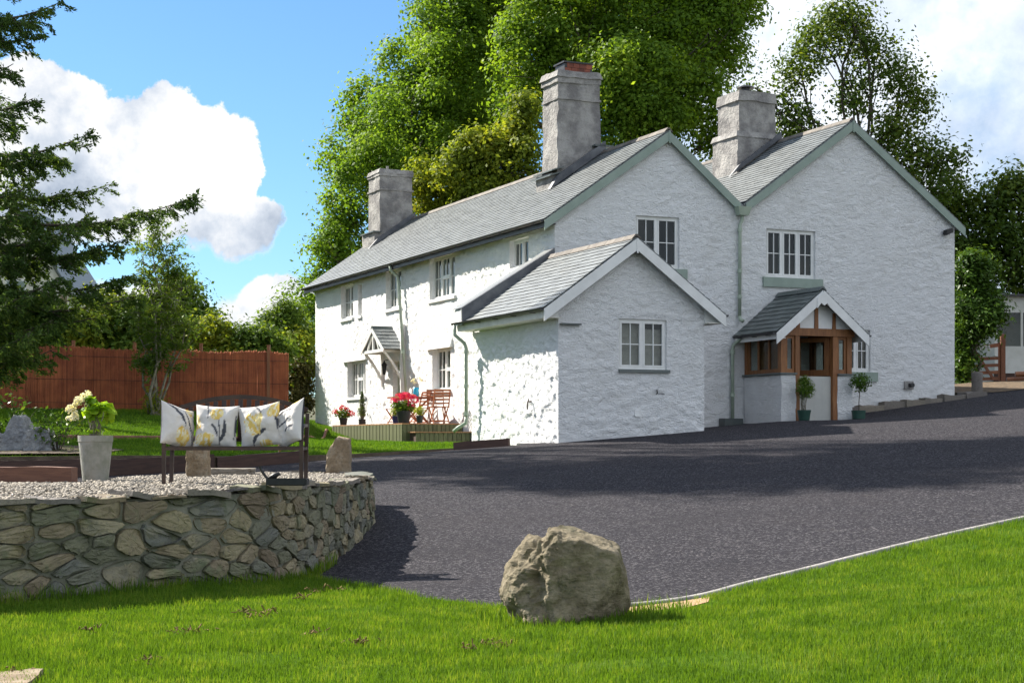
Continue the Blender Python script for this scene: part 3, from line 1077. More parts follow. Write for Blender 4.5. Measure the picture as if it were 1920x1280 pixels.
mb.box(EX1 - 0.3, EX1 - 0.001, EXF + 0.02, -0.003, -0.5, 2.9)          # far side and hidden walls
mb.build('hidden_wall', M['white_smooth'], H)
mb = MB()
mb.box(EX0 + 0.01, 0.0 - 0.06, EXB - 0.3, EXB - 0.005, -0.5, 3.0)
mb.build('hidden_wall', M['white_smooth'], H)
mb = MB()
mb.prism([(0.06, -0.4), (12.09, -0.4), (12.09, 5.95), (8.67, 8.4), (5.27, 5.95), (3.115, 7.72), (0.06, 5.5)], 1, 9.9, 10.0)
mb.box(11.9, 12.105, 0.01, 9.9, -0.4, 5.96)
mb.prism([(0.06, -0.4), (5.8, -0.4), (5.8, 5.6), (3.115, 7.72), (0.06, 5.55)], 1, 19.2, 19.345)
mb.box(5.8, 5.95, 10.0, 19.3, -0.4, 5.6)
mb.build('rear_wall', M['white_rough'], H)

# ---- windows
LW = mapL(0.0)
window(LW, *L_holes['W1a'], 2, 2, 2, 0.13, 'curtain', 'white', (0,))
window(LW, *L_holes['W1b'], 1, 1, 2, 0.13, 'curtain', 'white')
window(LW, *L_holes['W2'], 2, 2, 2, 0.13, 'curtain', 'white', (0,))
window(LW, *L_holes['W3'], 3, 2, 2, 0.13, 'curtain', 'white', (1,))
window(LW, *L_holes['W4'], 2, 2, 1, 0.13, None, 'white')
window(LW, *L_holes['W5'], 3, 2, 2, 0.16, 'curtain', 'white', (1,))
window(LW, *L_holes['W6'], 2, 2, 2, 0.16, 'curtain', 'white', (0,))
FW = mapF(0.0)
window(FW, *F_holes['w1'], 2, 2, 2, 0.07, None, 'sage')
window(FW, *F_holes['w2'], 3, 2, 2, 0.07, None, 'sage')
window(FW, *F_holes['w3'], 2, 2, 2, 0.07, None, 'sage')
window(mapF(EXF), -0.46, 0.74, 1.62, 2.72, 2, 2, 2, 0.05, 'blind', 'slate')
# splayed render hoods over the two ground floor windows
for h in ('W5', 'W6'):
    a0, a1, b0, b1 = L_holes[h]
    mb = MB()
    mb.prism([(-0.10, b1 - 0.02), (0.0, b1 - 0.02), (0.0, b1 + 0.25), (-0.03, b1 + 0.25)], 1, a0 - 0.18, a1 + 0.35)
    mb.build('window_hood', M['white_paint'], H)

# ---- front door on the sunny side
mb = MB()
mbox(mb, LW, 10.52, 10.58, 0.5, 2.48, -0.24, -0.16)
mbox(mb, LW, 11.40, 11.46, 0.5, 2.48, -0.24, -0.16)
mbox(mb, LW, 10.58, 11.40, 2.41, 2.48, -0.24, -0.16)
fd = mb.build('door_frame', M['sage_pipe'], H)
mb = MB()
mbox(mb, LW, 10.585, 11.395, 0.52, 2.405, -0.235, -0.195)
for x in (10.70, 10.99):
    mbox(mb, LW, x, x + 0.28, 0.65, 1.15, -0.195, -0.183)
d = mb.build('door', pm('dark_green_paint', (0.045, 0.065, 0.045), (0.03, 0.045, 0.03), 3.0, 0.45), H)
for x in (10.70, 10.99):
    mb = MB()
    mbox(mb, LW, x, x + 0.26, 1.4, 2.25, -0.195, -0.187)
    mb.build('pane', M['glass'], d)
mb = MB()
mb.tube([(0.16, 10.68, 1.42), (0.115, 10.68, 1.42), (0.115, 10.78, 1.42)], 0.012)
mb.build('handle', M['iron'], d)


# ---- roofs
def slates(parent, O, A, S, L, W, ex, sw, mat, single, seed, lower_jit=0.006, t=0.011):
    """courses of slates on a slope: eave corner O, along A for L metres, up the slope S for W metres"""
    O, A, S = Vector(O), Vector(A).normalized(), Vector(S).normalized()
    N = A.cross(S).normalized()
    if N.z < 0:
        N = -N
    r = np.random.default_rng(seed)
    rows = int(W / ex)
    ex = W / rows
    base = MB()
    ln = ex * 1.7
    out = []
    for i in range(rows):
        l = min(ln, W - i * ex + 0.03)
        x = -sw * (0.5 if i % 2 else 0.0)
        while x < L - 0.01:
            w = sw * (1 + r.uniform(-0.12, 0.12))
            x0, x1 = max(x, 0.0), min(x + w, L)
            if L - x1 < 0.05:
                x1 = L
            if x1 - x0 > 0.03:
                j = r.uniform(-lower_jit, lower_jit)
                hN = r.uniform(0.0, 0.005)
                out.append((i * ex + j - 0.02, l, x0 + 0.0025, x1 - 0.0025, hN))
            x = x1 if x1 == L else x + w
    if not single:
        for s0, l, x0, x1, h in out:
            lo, hi = 0.030 + h, 0.003
            a = [O + A * x0 + S * s0 + N * lo, O + A * x1 + S * s0 + N * lo, O + A * x1 + S * (s0 + l) + N * hi, O + A * x0 + S * (s0 + l) + N * hi]
            base.hexa([p for p in a] + [p + N * t for p in a])
        o = base.build('slates', mat, parent)
        o['kind'] = 'stuff'
        return o
    protos = {}
    R = Matrix((A, S, N)).transposed().to_4x4()
    for s0, l, x0, x1, h in out:
        key = round(l, 3)
        if key not in protos:
            b = MB()
            b.hexa([(0, 0, 0.026), (1, 0, 0.026), (1, l, 0), (0, l, 0), (0, 0, 0.026 + t), (1, 0, 0.026 + t), (1, l, t), (0, l, t)])
            me = b.mesh('slate')
            me.materials.append(mat)
            protos[key] = me
        o = bpy.data.objects.new('slate', protos[key])
        COL.objects.link(o)
        o.parent = parent
        T = Matrix.Translation(O + A * x0 + S * s0 + N * (0.003 + h))
        o.matrix_local = T @ R @ Matrix.Rotation(r.uniform(-0.004, 0.004), 4, 'Z') @ Matrix.Diagonal((x1 - x0, 1, 1, 1))
    return None


def slab(mb, O, A, S, L, W, t=0.05):
    O, A, S = Vector(O), Vector(A).normalized(), Vector(S).normalized()
    N = A.cross(S).normalized()
    if N.z < 0:
        N = -N
    a = [O, O + A * L, O + A * L + S * W, O + S * W]
    mb.hexa([p - N * t for p in a] + [p for p in a])


def ridge_tiles(parent, p0, p1, n, w, h, mat):
    p0, p1 = Vector(p0), Vector(p1)
    d = (p1 - p0) / n
    for i in range(n):
        a, b = p0 + d * (i + 0.01), p0 + d * (i + 0.985)
        sd = Vector((d.y, -d.x, 0)).normalized()
        m_ = MB()
        prof = [(-w, -h), (-w * 0.9, -h + 0.025), (-0.03, 0.03), (0.03, 0.03), (w * 0.9, -h + 0.025), (w, -h), (0.0, -0.01)]
        lift = random.uniform(0, 0.006)
        vs = [a + sd * x + Vector((0, 0, z + lift)) for x, z in prof] + [b + sd * x + Vector((0, 0, z + lift)) for x, z in prof]
        k = len(prof)
        m_.add(vs, [tuple(range(k))[::-1], tuple(range(k, 2 * k))] + [(j, (j + 1) % k, k + (j + 1) % k, k + j) for j in range(k)])
        m_.build('ridge_tile', mat, parent)


def gutter(parent, a, b, out, mat, r=0.06, brackets=0):
    a, b, out = Vector(a), Vector(b), Vector(out)
    n = 7
    vs = []
    for rad in (r, r - 0.008):
        for p in (a, b):
            for i in range(n):
                t = math.pi * i / (n - 1)
                vs.append(p + out * (-math.cos(t) * rad) + Vector((0, 0, -math.sin(t) * rad)))
    m_ = MB()
    fs = [(i, i + 1, n + i + 1, n + i) for i in range(n - 1)] + [(2 * n + i, 2 * n + i + 1, 3 * n + i + 1, 3 * n + i) for i in range(n - 1)]
    fs += [(0, n, 3 * n, 2 * n), (n - 1, 2 * n - 1, 4 * n - 1, 3 * n - 1)]
    fs += [tuple(range(n)), tuple(range(n, 2 * n))]
    m_.add(vs, fs)
    g = m_.build('gutter', mat, parent)
    for i in range(brackets):
        q = a + (b - a) * (i + 0.5) / brackets
        dv = (b - a).normalized() * 0.015
        m_ = MB()
        m_.bar(q - out * (r + 0.005) + Vector((0, 0, -r - 0.012)), q + out * (r + 0.02) + Vector((0, 0, -r - 0.012)), 0.03, 0.014)
        m_.build('bracket', mat, g)
    return g


def barge(parent, v, pts, width, mat, t=0.03, name='bargeboard', post=True):
    """boards along a gable: pts in (u, z) from one foot over the top to the other"""
    for (u0, z0), (u1, z1) in zip(pts, pts[1:]):
        m_ = MB()
        m_.prism([(u0, z0), (u1, z1), (u1, z1 - width), (u0, z0 - width)], 1, v - t, v)
        # prism over axis 1 takes (x, z)
        m_.build(name, mat, parent)


TL = 0.70
main_roof = MB()
eu, ez = -0.32, 7.8 - TL * 3.435
SL = Vector((1, 0, TL)).normalized()
WL = 3.435 * math.hypot(1, TL)
slab(main_roof, (eu, -0.12, ez), (0, 1, 0), SL, 19.85, WL)
SR = Vector((-1, 0, 0.797)).normalized()
slab(main_roof, (5.3, -0.12, 7.8 - 0.797 * 2.185), (0, 1, 0), SR, 10.2, 2.185 * math.hypot(1, 0.797))
slab(main_roof, (6.3, 10.08, 7.8 - 0.797 * 3.185), (0, 1, 0), SR, 9.65, 3.185 * math.hypot(1, 0.797))
main_roof = main_roof.build('main_roof', M['slate'], H)
slates(main_roof, (eu, -0.12, ez), (0, 1, 0), SL, 19.85, WL, 0.15, 0.27, M['slate'], False, 1)
ridge_tiles(main_roof, (3.115, -0.12, 7.85), (3.115, 19.72, 7.85), 44, 0.12, 0.085, M['ridge_tile'])
SR2 = Vector((1, 0, 0.71)).normalized()
right_roof = MB()
z0 = 8.495 - 0.71 * 3.37
slab(right_roof, (5.3, -0.12, z0), (0, 1, 0), SR2, 10.2, 3.37 * math.hypot(1, 0.71))
slab(right_roof, (12.35, -0.12, 8.495 - 0.71 * 3.68), (0, 1, 0), Vector((-1, 0, 0.71)), 10.2, 3.68 * math.hypot(1, 0.71))
right_roof = right_roof.build('right_roof', M['slate'], H)
slates(right_roof, (5.36, -0.12, z0 + 0.71 * 0.06), (0, 1, 0), SR2, 10.2, 3.31 * math.hypot(1, 0.71), 0.16, 0.28, M['slate'], False, 2)
slates(right_roof, (12.35, -0.12, 8.495 - 0.71 * 3.68), (0, 1, 0), Vector((-1, 0, 0.71)), 0.6, 3.66 * math.hypot(1, 0.71), 0.16, 0.28, M['slate'], False, 22)
ridge_tiles(right_roof, (8.67, -0.12, 8.545), (8.67, 10.0, 8.545), 23, 0.12, 0.085, M['ridge_tile'])
mb = MB()
mb.prism([(5.0, 6.28), (5.27, 6.02), (5.54, 6.27), (5.54, 6.24), (5.27, 5.99), (5.0, 6.25)], 1, -0.1, 10)
mb.build('valley_lining', M['lead'], right_roof)
barge(H, -0.125, [(-0.34, ez - 0.02), (3.1, 7.775)], 0.235, M['sage'])
barge(H, -0.125, [(3.13, 7.775), (5.2, 6.10)], 0.235, M['sage'])
barge(H, -0.125, [(5.36, 6.12), (8.655, 8.47)], 0.235, M['sage'])
barge(H, -0.125, [(8.685, 8.47), (12.36, 5.86)], 0.235, M['sage'])
for u, z in ((3.115, 7.80), (8.67, 8.50)):
    mb = MB()
    mb.box(u - 0.022, u + 0.022, -0.172, -0.157, z - 0.32, z)
    mb.build('bargeboard_cover', M['sage'], H)
# soffit and fascia of the sunny eave
mb = MB()
mb.box(-0.31, -0.28, -0.1, 19.7, ez - 0.17, ez - 0.03)
mb.box(-0.275, -0.002, -0.09, 19.68, ez - 0.10, ez - 0.08)
mb.build('fascia', M['black_plastic'], H)
gutter(H, (eu - 0.06, -0.1, ez + 0.0), (eu - 0.06, 19.7, ez + 0.0), (1, 0, 0), M['black_plastic'], 0.06, 20)

# extension roof
exr = MB()
ex_e = 4.475 - 0.72 * 2.23
SE = Vector((1, 0, 0.72)).normalized()
WE = 2.23 * math.hypot(1, 0.72)
slab(exr, (-2.36, -4.42, ex_e), (0, 1, 0), SE, 4.40, WE)
slab(exr, (2.1, -4.42, ex_e), (0, 1, 0), Vector((-1, 0, 0.72)), 4.40, WE)
exr = exr.build('extension_roof', M['slate_dark'], H)
slates(exr, (-2.36, -4.42, ex_e), (0, 1, 0), SE, 4.40, WE, 0.165, 0.31, M['slate'], True, 5)
slates(exr, (2.1, -4.42, ex_e), (0, 1, 0), Vector((-1, 0, 0.72)), 0.5, WE, 0.165, 0.31, M['slate'], False, 6)
ridge_tiles(exr, (-0.13, -4.42, 4.53), (-0.13, -0.02, 4.53), 10, 0.12, 0.085, M['ridge_tile'])
barge(H, -4.425, [(-2.38, ex_e - 0.02), (-0.145, 4.455)], 0.26, M['white_paint'])
barge(H, -4.425, [(-0.115, 4.455), (2.12, ex_e - 0.02)], 0.26, M['white_paint'])
mb = MB()
mb.box(-0.15, -0.11, -4.468, -4.457, 4.14, 4.46)
mb.build('bargeboard_cover', M['white_paint'], H)
mb = MB()
mb.box(-2.34, -2.31, -4.40, 0.55, ex_e - 0.20, ex_e - 0.035)
mb.box(-2.305, -1.96, -4.39, 0.55, ex_e - 0.20, ex_e - 0.18)
mb.build('fascia', M['cream_paint'], H)
mb = MB()
mb.box(2.07, 2.10, -4.40, -0.03, ex_e - 0.20, ex_e - 0.035)
mb.box(1.71, 2.065, -4.39, -0.03, ex_e - 0.20, ex_e - 0.18)
mb.build('fascia', M['cream_paint'], H)
for a, b in ((1.70, 2.085), (-1.93, -2.345)):
    mb = MB()
    mb.prism([(a, ex_e - 0.205), (b, ex_e - 0.205), (b, ex_e - 0.05), (a, ex_e + 0.22)], 1, -4.222, -4.206)
    mb.build('soffit_end', M['white_paint'], H)
gutter(H, (-2.42, -4.42, ex_e), (-2.42, 0.62, ex_e), (1, 0, 0), M['black_plastic'], 0.055, 5)
gutter(H, (2.16, -4.42, ex_e), (2.16, -0.05, ex_e), (-1, 0, 0), M['black_plastic'], 0.055, 0)
# raking parapet behind the extension roof, its face covered with lead
mb = MB()
mb.prism([(-2.44, 2.80), (-2.44, 3.17), (-0.005, 4.70), (-0.005, 4.3)], 1, 0.0, 0.46)
mb.build('parapet', M['white_smooth'], H)
mb = MB()
mb.prism([(-2.45, 2.86), (-2.46, 3.20), (-0.02, 4.73), (-0.02, 4.52)], 1, -0.05, -0.003)
mb.prism([(-2.46, 3.185), (-2.46, 3.205), (-0.02, 4.735), (-0.02, 4.715)], 1, -0.001, 0.13)
mb.build('lead_flashing', M['lead'], H)
mb = MB()
mb.prism([(-2.47, 3.183), (-2.47, 3.200), (-0.02, 4.735), (-0.02, 4.712)], 1, 0.135, 0.50)
mb.build('parapet_coping', M['slate'], H)
mb = MB()
mb.box(-1.90, -1.42, -4.31, -4.19, 2.54, 2.575)
mb.build('drip_slate', M['slate_dark'], H)


# ---- chimneys
def rough_box(x0, x1, y0, y1, z0, z1, step, amp, seed, taper=0.0):
    V, Fq = [], []
    n = 0
    dims = [(x0, x1), (y0, y1), (z0, z1)]
    for ax in range(3):
        o = [k for k in range(3) if k != ax]
        A = np.linspace(*dims[o[0]], max(2, int((dims[o[0]][1] - dims[o[0]][0]) / step) + 1))
        B = np.linspace(*dims[o[1]], max(2, int((dims[o[1]][1] - dims[o[1]][0]) / step) + 1))
        aa, bb = np.meshgrid(A, B)
        for side in (0, 1):
            P = np.zeros((aa.size, 3))
            P[:, o[0]], P[:, o[1]], P[:, ax] = aa.ravel(), bb.ravel(), dims[ax][side]
            i = np.arange(aa.size).reshape(aa.shape) + n
            q = np.stack([i[:-1, :-1], i[:-1, 1:], i[1:, 1:], i[1:, :-1]], -1).reshape(-1, 4)
            if (side == 0) != (ax == 1):
                q = q[:, ::-1]
            V.append(P)
            Fq.append(q)
            n += aa.size
    V = np.concatenate(V)
    key = V.copy()
    D = np.c_[fbm(key * 3.0, 4, seed), fbm(key * 3.0 + 31, 4, seed + 1), fbm(key * 3.0 + 67, 4, seed + 2)] * amp
    c = np.array([(x0 + x1) / 2, (y0 + y1) / 2])
    k = (V[:, 2] - z0) / (z1 - z0)
    V[:, :2] = c + (V[:, :2] - c) * (1 - taper * k)[:, None]
    return V + D, np.concatenate(Fq)


def rough_parts(name, specs, mat, parent):
    V, Fq, n = [], [], 0
    for s in specs:
        v, f = rough_box(*s)
        V.append(v)
        Fq.append(f + n)
        n += len(v)
    return obj(name, npmesh(name, np.concatenate(V), np.concatenate(Fq)), mat, parent, smooth=False)


st = 0.10
c2 = rough_parts('chimney', [(1.80, 3.12, 3.6, 4.55, 6.2, 9.75, st, 0.022, 1, 0.045), (1.79, 3.11, 3.58, 4.58, 9.66, 9.86, st, 0.018, 2), (1.75, 3.15, 3.54, 4.62, 9.80, 9.98, st, 0.02, 3, 0.08),
                             (1.80, 3.11, 3.575, 4.57, 9.20, 9.26, st, 0.012, 4), (1.66, 3.2, 3.62, 4.6, 6.2, 7.22, st, 0.02, 5)], M['cement'], main_roof)
for i in range(2):
    for k in range(4):
        for j in (0, 1):
            m_ = MB()
            x = 2.13 + 0.19 * k + (0.06 if i else 0)
            m_.box(x, x + 0.18, 3.78 + 0.5 * j, 3.89 + 0.5 * j, 9.985 + 0.13 * i, 10.105 + 0.13 * i)
            m_.build('brick', M['brick'], c2)
m_ = MB()
m_.box(2.12, 2.95, 3.80, 4.37, 9.98, 10.22)
m_.box(2.08, 2.98, 3.76, 4.41, 10.24, 10.28)
m_.build('chimney_liner', M['black_plastic'], c2)
m_ = MB()
for u, z in ((1.55, 7.2), (1.60, 7.34)):
    m_.hexa([(u, 3.5, z - .09), (u + .35, 3.5, z + .02), (u + .35, 4.7, z + .02), (u, 4.7, z - .09), (u, 3.5, z - .055), (u + .35, 3.5, z + .055), (u + .35, 4.7, z + .055), (u, 4.7, z - .055)])
m_.box(2.85, 3.4, 3.4, 3.62, 7.98, 8.03)
m_.build('slate_ledge', M['slate_dark'], c2)
m_ = MB()
m_.prism([(1.50, 6.74), (3.16, 7.90), (3.16, 8.14), (1.74, 7.12)], 1, 3.40, 3.57)
m_.build('lead_flashing', M['lead'], c2)
c1 = rough_parts('chimney', [(1.90, 3.12, 18.0, 19.2, 6.4, 9.35, st, 0.02, 11, 0.02), (1.88, 3.13, 17.98, 19.22, 9.28, 9.40, st, 0.015, 12), (1.85, 3.16, 17.95, 19.25, 9.38, 9.52, st, 0.02, 13, 0.07),
                             (1.87, 3.14, 17.97, 19.23, 8.78, 8.84, st, 0.012, 14), (1.70, 3.2, 18.02, 19.3, 6.2, 7.30, st, 0.02, 15)], M['cement'], main_roof)
m_ = MB()
m_.tube([(2.4, 18.6, 9.45), (2.4, 18.6, 9.72)], 0.05, 8)
m_.build('chimney_pot', M['cement'], c1)
m_ = MB()
m_.prism([(1.45, 6.70), (3.16, 7.87), (3.16, 8.05), (1.80, 7.10)], 1, 17.84, 17.96)
m_.build('lead_flashing', M['lead'], c1)
m_ = MB()
m_.box(1.62, 1.95, 17.9, 19.25, 7.30, 7.34)
m_.build('slate_ledge', M['slate_dark'], c1)
c3 = rough_parts('chimney', [(7.42, 8.64, 3.5, 4.65, 7.0, 9.75, st, 0.016, 21, 0.02), (7.38, 8.67, 3.46, 4.69, 9.62, 9.90, st, 0.02, 22, 0.05), (7.30, 8.76, 3.40, 4.75, 7.2, 8.66, st, 0.018, 23),
                             (7.26, 8.80, 3.36, 4.79, 8.58, 8.74, st, 0.015, 24, 0.06)], M['cement'], right_roof)
m_ = MB()
m_.lathe([(0.22, 0.0), (0.20, 0.12), (0.12, 0.13), (0.12, 0.20), (0.26, 0.21), (0.22, 0.25), (0.05, 0.30)], 16, (7.95, 4.0, 9.88))
m_.build('cowl', M['black_plastic'], c3)
m_ = MB()
m_.prism([(7.0, 7.42), (8.7, 8.62), (8.7, 8.78), (7.3, 7.76)], 1, 3.29, 3.38)
m_.build('lead_flashing', M['lead'], c3)


# ---- rain water pipes
def pipe(pts, r=0.036, mat=None, name='downpipe', collars=()):
    m_ = MB()
    m_.tube(pts, r, 10)
    p = m_.build(name, mat or M['sage_pipe'], H, smooth=True)
    for c in collars:
        a, b = Vector(pts[-2]), Vector(pts[-1])
        q = a + (b - a) * c
        dv = (b - a).normalized()
        k = MB()
        k.tube([q - dv * 0.045, q + dv * 0.045], r * 1.35, 10)
        k.build('collar', mat or M['sage_pipe'], p)
    return p


pipe([(-0.36, 10.72, 5.33), (-0.34, 10.72, 5.2), (-0.13, 10.66, 5.0), (-0.12, 10.62, 4.8), (-0.14, 9.75, 0.62)], 0.042, collars=(0.1, 0.5, 0.85))
pipe([(-2.42, 0.5, ex_e - 0.05), (-2.42, 0.5, ex_e - 0.28), (-2.20, 0.42, ex_e - 0.48), (-2.16, 0.40, ex_e - 0.60), (-2.16, 0.40, 0.62)], 0.042, collars=(0.05, 0.55, 0.95))
pipe([(-2.16, 0.40, 0.62), (-2.16, 0.42, 0.48), (-2.3, 0.6, 0.36), (-2.36, 0.7, 0.28)], 0.045)
m_ = MB()
m_.hexa([(5.12, -0.24, 5.80), (5.38, -0.24, 5.80), (5.38, -0.045, 5.80), (5.12, -0.045, 5.80), (5.05, -0.28, 6.02), (5.45, -0.28, 6.02), (5.45, -0.045, 6.02), (5.05, -0.045, 6.02)])
m_.build('rain_hopper', M['sage_pipe'], H)
pipe([(5.25, -0.14, 5.82), (5.25, -0.12, 5.70), (5.20, -0.10, 5.55), (5.19, -0.10, 3.22)], 0.045, collars=(0.05, 0.5, 0.78))
pipe([(5.19, -0.10, 3.22), (5.19, -0.14, 3.14), (5.22, -0.22, 3.10)], 0.05)
pipe([(5.06, -0.35, 2.72), (5.06, -0.30, 2.62), (5.0, -0.12, 2.50), (4.98, -0.10, 2.38), (4.98, -0.10, 0.45)], 0.045, collars=(0.04, 0.6))
pipe([(2.16, -0.25, ex_e - 0.06), (2.16, -0.25, ex_e - 0.2), (2.05, -0.12, ex_e - 0.33), (1.80, -0.1, ex_e - 0.40)], 0.045)
# rendered kerb round the foot of the pipe
m_ = MB()
m_.box(4.62, 5.16, -0.32, -0.03, 0.2, 0.62)
m_.build('drain_kerb', M['slate_dark'], H)

# ---- porch screen and gabled canopy over the side door
cn = MB()
SC1 = Vector((0, -1, 0.70)).normalized()
for s in (-1, 1):
    O = Vector((-0.66, 11.5 - s * 1.05, 2.82))
    slab(cn, O, (1, 0, 0), Vector((0, s, 0.66)), 0.64, 1.03 * math.hypot(1, 0.66), 0.04)
cn = cn.build('canopy', M['slate_dark'], H)
for s in (-1, 1):
    slates(cn, (-0.68, 11.5 - s * 1.07, 2.80), (1, 0, 0), Vector((0, s, 0.66)), 0.67, 1.05 * math.hypot(1, 0.66), 0.2, 0.24, M['slate'], True, 50 + s)
ridge_tiles(cn, (-0.68, 11.5, 3.53), (-0.01, 11.5, 3.53), 2, 0.13, 0.09, M['slate_dark'])
m_ = MB()
for s in (-1, 1):
    m_.bar((-0.665, 11.5 - s * 1.06, 2.76), (-0.665, 11.5 - s * 0.01, 3.44), 0.03, 0.12, (0, 0, 1))
m_.build('bargeboard', M['white_paint'], cn)
m_ = MB()
m_.box(-0.645, -0.575, 10.62, 12.38, 2.74, 2.83)
m_.box(-0.64, -0.58, 11.46, 11.54, 2.832, 3.40)
m_.build('tie_beam', M['white_paint'], cn)
for s in (-1, 1):
    m_ = MB()
    pts = [(-0.61, 11.5 - s * (0.08 + 0.42 * t), 2.84 + 0.40 * math.sin(math.pi * 0.5 * (1 - t)) ) for t in np.linspace(0, 1, 7)]
    for a, b in zip(pts, pts[1:]):
        m_.bar(a, b, 0.05, 0.06)
    m_.build('curved_strut', M['white_paint'], cn)
    m_ = MB()
    v0 = 11.5 - s * 0.85
    pts = [(-0.58 + 0.54 * t, v0, 2.74 - 0.78 * t + 0.06 * math.sin(math.pi * t)) for t in np.linspace(0, 1, 6)]
    for a, b in zip(pts, pts[1:]):
        m_.bar(a, b, 0.07, 0.07, (1, 0, 0.3))
    m_.box(-0.07, -0.005, v0 - 0.035, v0 + 0.035, 1.75, 2.75)
    m_.box(-0.60, -0.03, v0 - 0.035, v0 + 0.035, 2.735, 2.80)
    m_.build('bracket', M['white_paint'], cn)
m_ = MB()
m_.box(-0.16, -0.01, 10.33, 10.39, 0.5, 3.55)
m_.build('side_screen', M['white_paint'], H)
m_ = MB()
m_.lathe([(0.02, -0.20), (0.05, -0.16), (0.075, 0.08), (0.10, 0.10), (0.03, 0.20), (0.01, 0.25)], 8, (-0.22, 11.62, 2.28))
m_.bar((-0.22, 11.62, 2.52), (-0.01, 11.62, 2.58), 0.02, 0.02)
m_.build('wall_lantern', M['iron'], H)

# ---- small things on the walls
m_ = MB()
m_.box(11.70, 11.78, -0.10, -0.02, 5.66, 5.74)
m_.hexa([(11.66, -0.26, 5.62), (11.86, -0.26, 5.70), (11.86, -0.11, 5.70), (11.66, -0.11, 5.62), (11.64, -0.26, 5.76), (11.84, -0.26, 5.82), (11.84, -0.11, 5.82), (11.64, -0.11, 5.76)])
m_.build('floodlight', M['iron'], H)
m_ = MB()
m_.box(10.40, 10.68, -0.07, 0.0, 1.44, 1.66)
fl = m_.build('boiler_flue', M['cement'], H)
m_ = MB()
m_.tube([(10.56, -0.06, 1.55), (10.56, -0.20, 1.55)], 0.06, 12)
m_.build('flue_pipe', M['black_plastic'], fl)
m_ = MB()
m_.box(-0.08, 0.06, EXF - 0.035, EXF + 0.01, 0.60, 0.72)
m_.box(-0.08, 0.07, EXF - 0.06, EXF - 0.03, 0.57, 0.60)
m_.build('wall_vent', M['white_paint'], H)
m_ = MB()
m_.tube([(0.47, EXF - 0.04, 1.18), (0.47, EXF - 0.06, 1.10), (0.44, EXF - 0.05, 1.07)], 0.012, 6)
m_.tube([(0.47, EXF - 0.05, 1.09), (0.66, EXF - 0.04, 1.085)], 0.008, 6)
m_.build('wall_hook', M['iron'], H)
m_ = MB()
m_.tube([(EX0 - 0.01, -2.85, 0.92), (EX0 - 0.10, -2.85, 0.92), (EX0 - 0.12, -2.87, 0.84), (EX0 - 0.12, -2.87, 0.74)], 0.018, 8)
m_.tube([(EX0 - 0.08, -2.85, 0.92), (EX0 - 0.08, -2.85, 0.99)], 0.012, 8)
m_.build('garden_tap', M['bronze'], H)

# low plinth of rough stones along the foot of the right gable
us = [8.0, 8.75, 9.55, 10.25, 10.9, 11.5, 12.25, 13.0]
for i in range(len(us) - 1):
    u0, u1 = us[i], us[i + 1] - 0.03
    zg = float(gz(*uv((u0 + u1) / 2, -0.2))) - EYE
    v, f = rough_box(u0, u1, -0.30 - 0.05 * random.random(), -0.035 if u1 < 12.2 else 0.1, zg - 0.2, zg + 0.13 + 0.06 * random.random(), 0.1, 0.035, 60 + i)
    obj('plinth_stone', npmesh('plinth_stone', v, f), M['cap'], H)
# ---------------------------------------------------------------- oak framed front porch (part of the cottage)
PV, PF = -1.75, -2.0
porch_wall = rough_parts('porch_wall', [(5.37, 5.55, -1.74, -0.04, 0.1, 1.68, 0.06, 0.022, 71), (5.37, 5.79, -1.75, -1.55, 0.1, 1.68, 0.06, 0.022, 72)], M['white_smooth'], H)
rough_parts('porch_wall', [(7.04, 7.47, -1.75, -1.55, 0.1, 1.68, 0.06, 0.022, 73),
                                        (7.30, 7.47, -1.56, -0.04, 0.1, 1.68, 0.06, 0.022, 74)], M['white_smooth'], H)
m_ = MB()
m_.box(5.30, 5.60, -1.80, -0.03, 1.695, 1.735)
m_.box(5.602, 5.80, -1.80, -1.50, 1.695, 1.735)
m_.build('sill_slab', M['slate_dark'], porch_wall)
m_ = MB()
m_.box(7.03, 7.26, -1.80, -1.50, 1.695, 1.735)
m_.box(7.262, 7.53, -1.80, -0.03, 1.695, 1.735)
m_.build('sill_slab', M['slate_dark'], porch_wall)
for u0, u1, v0, v1, z0 in ((5.785, 5.91, -1.74, -1.60, 0.45), (6.90, 7.035, -1.74, -1.60, 0.45), (5.36, 5.50, -1.74, -1.60, 1.737), (7.33, 7.47, -1.74, -1.60, 1.737), (5.38, 5.48, -0.16, -0.03, 1.737), (7.36, 7.46, -0.16, -0.03, 1.737)):
    m_ = MB()
    m_.box(u0, u1, v0, v1, z0, 2.66)
    m_.build('porch_post', M['oak'], H)
m_ = MB()
m_.box(5.30, 7.54, -1.76, -1.58, 2.662, 2.85)
m_.build('porch_beam', M['oak'], H)
m_ = MB()
m_.box(5.36, 5.52, -1.578, -0.03, 2.662, 2.85)
m_.build('porch_beam', M['oak'], H)
m_ = MB()
m_.box(7.32, 7.48, -1.578, -0.03, 2.662, 2.85)
m_.build('porch_beam', M['oak'], H)
# glazed oak panels: left side, left front, right front, right side
def panel(mp, a0, a1, b0, b1, n, dep):
    s = MB()
    mbox(s, mp, a0, a1, b0, b0 + 0.10, -dep, dep)
    mbox(s, mp, a0, a1, b1 - 0.07, b1, -dep, dep)
    xs_ = np.linspace(a0, a1, n + 1)
    for i, x in enumerate(xs_):
        w0, w1 = (0, 0.07) if i == 0 else ((-0.07, 0) if i == n else (-0.035, 0.035))
        mbox(s, mp, x + w0, x + w1, b0 + 0.10, b1 - 0.07, -dep + 0.001, dep - 0.001)
    o = s.build('porch_window', M['oak'], H)
    for i in range(n):
        g = MB()
        mbox(g, mp, xs_[i] + 0.036, xs_[i + 1] - 0.036, b0 + 0.1, b1 - 0.07, -0.004, 0.004)
        g.build('pane', M['glass'], o)
    return o


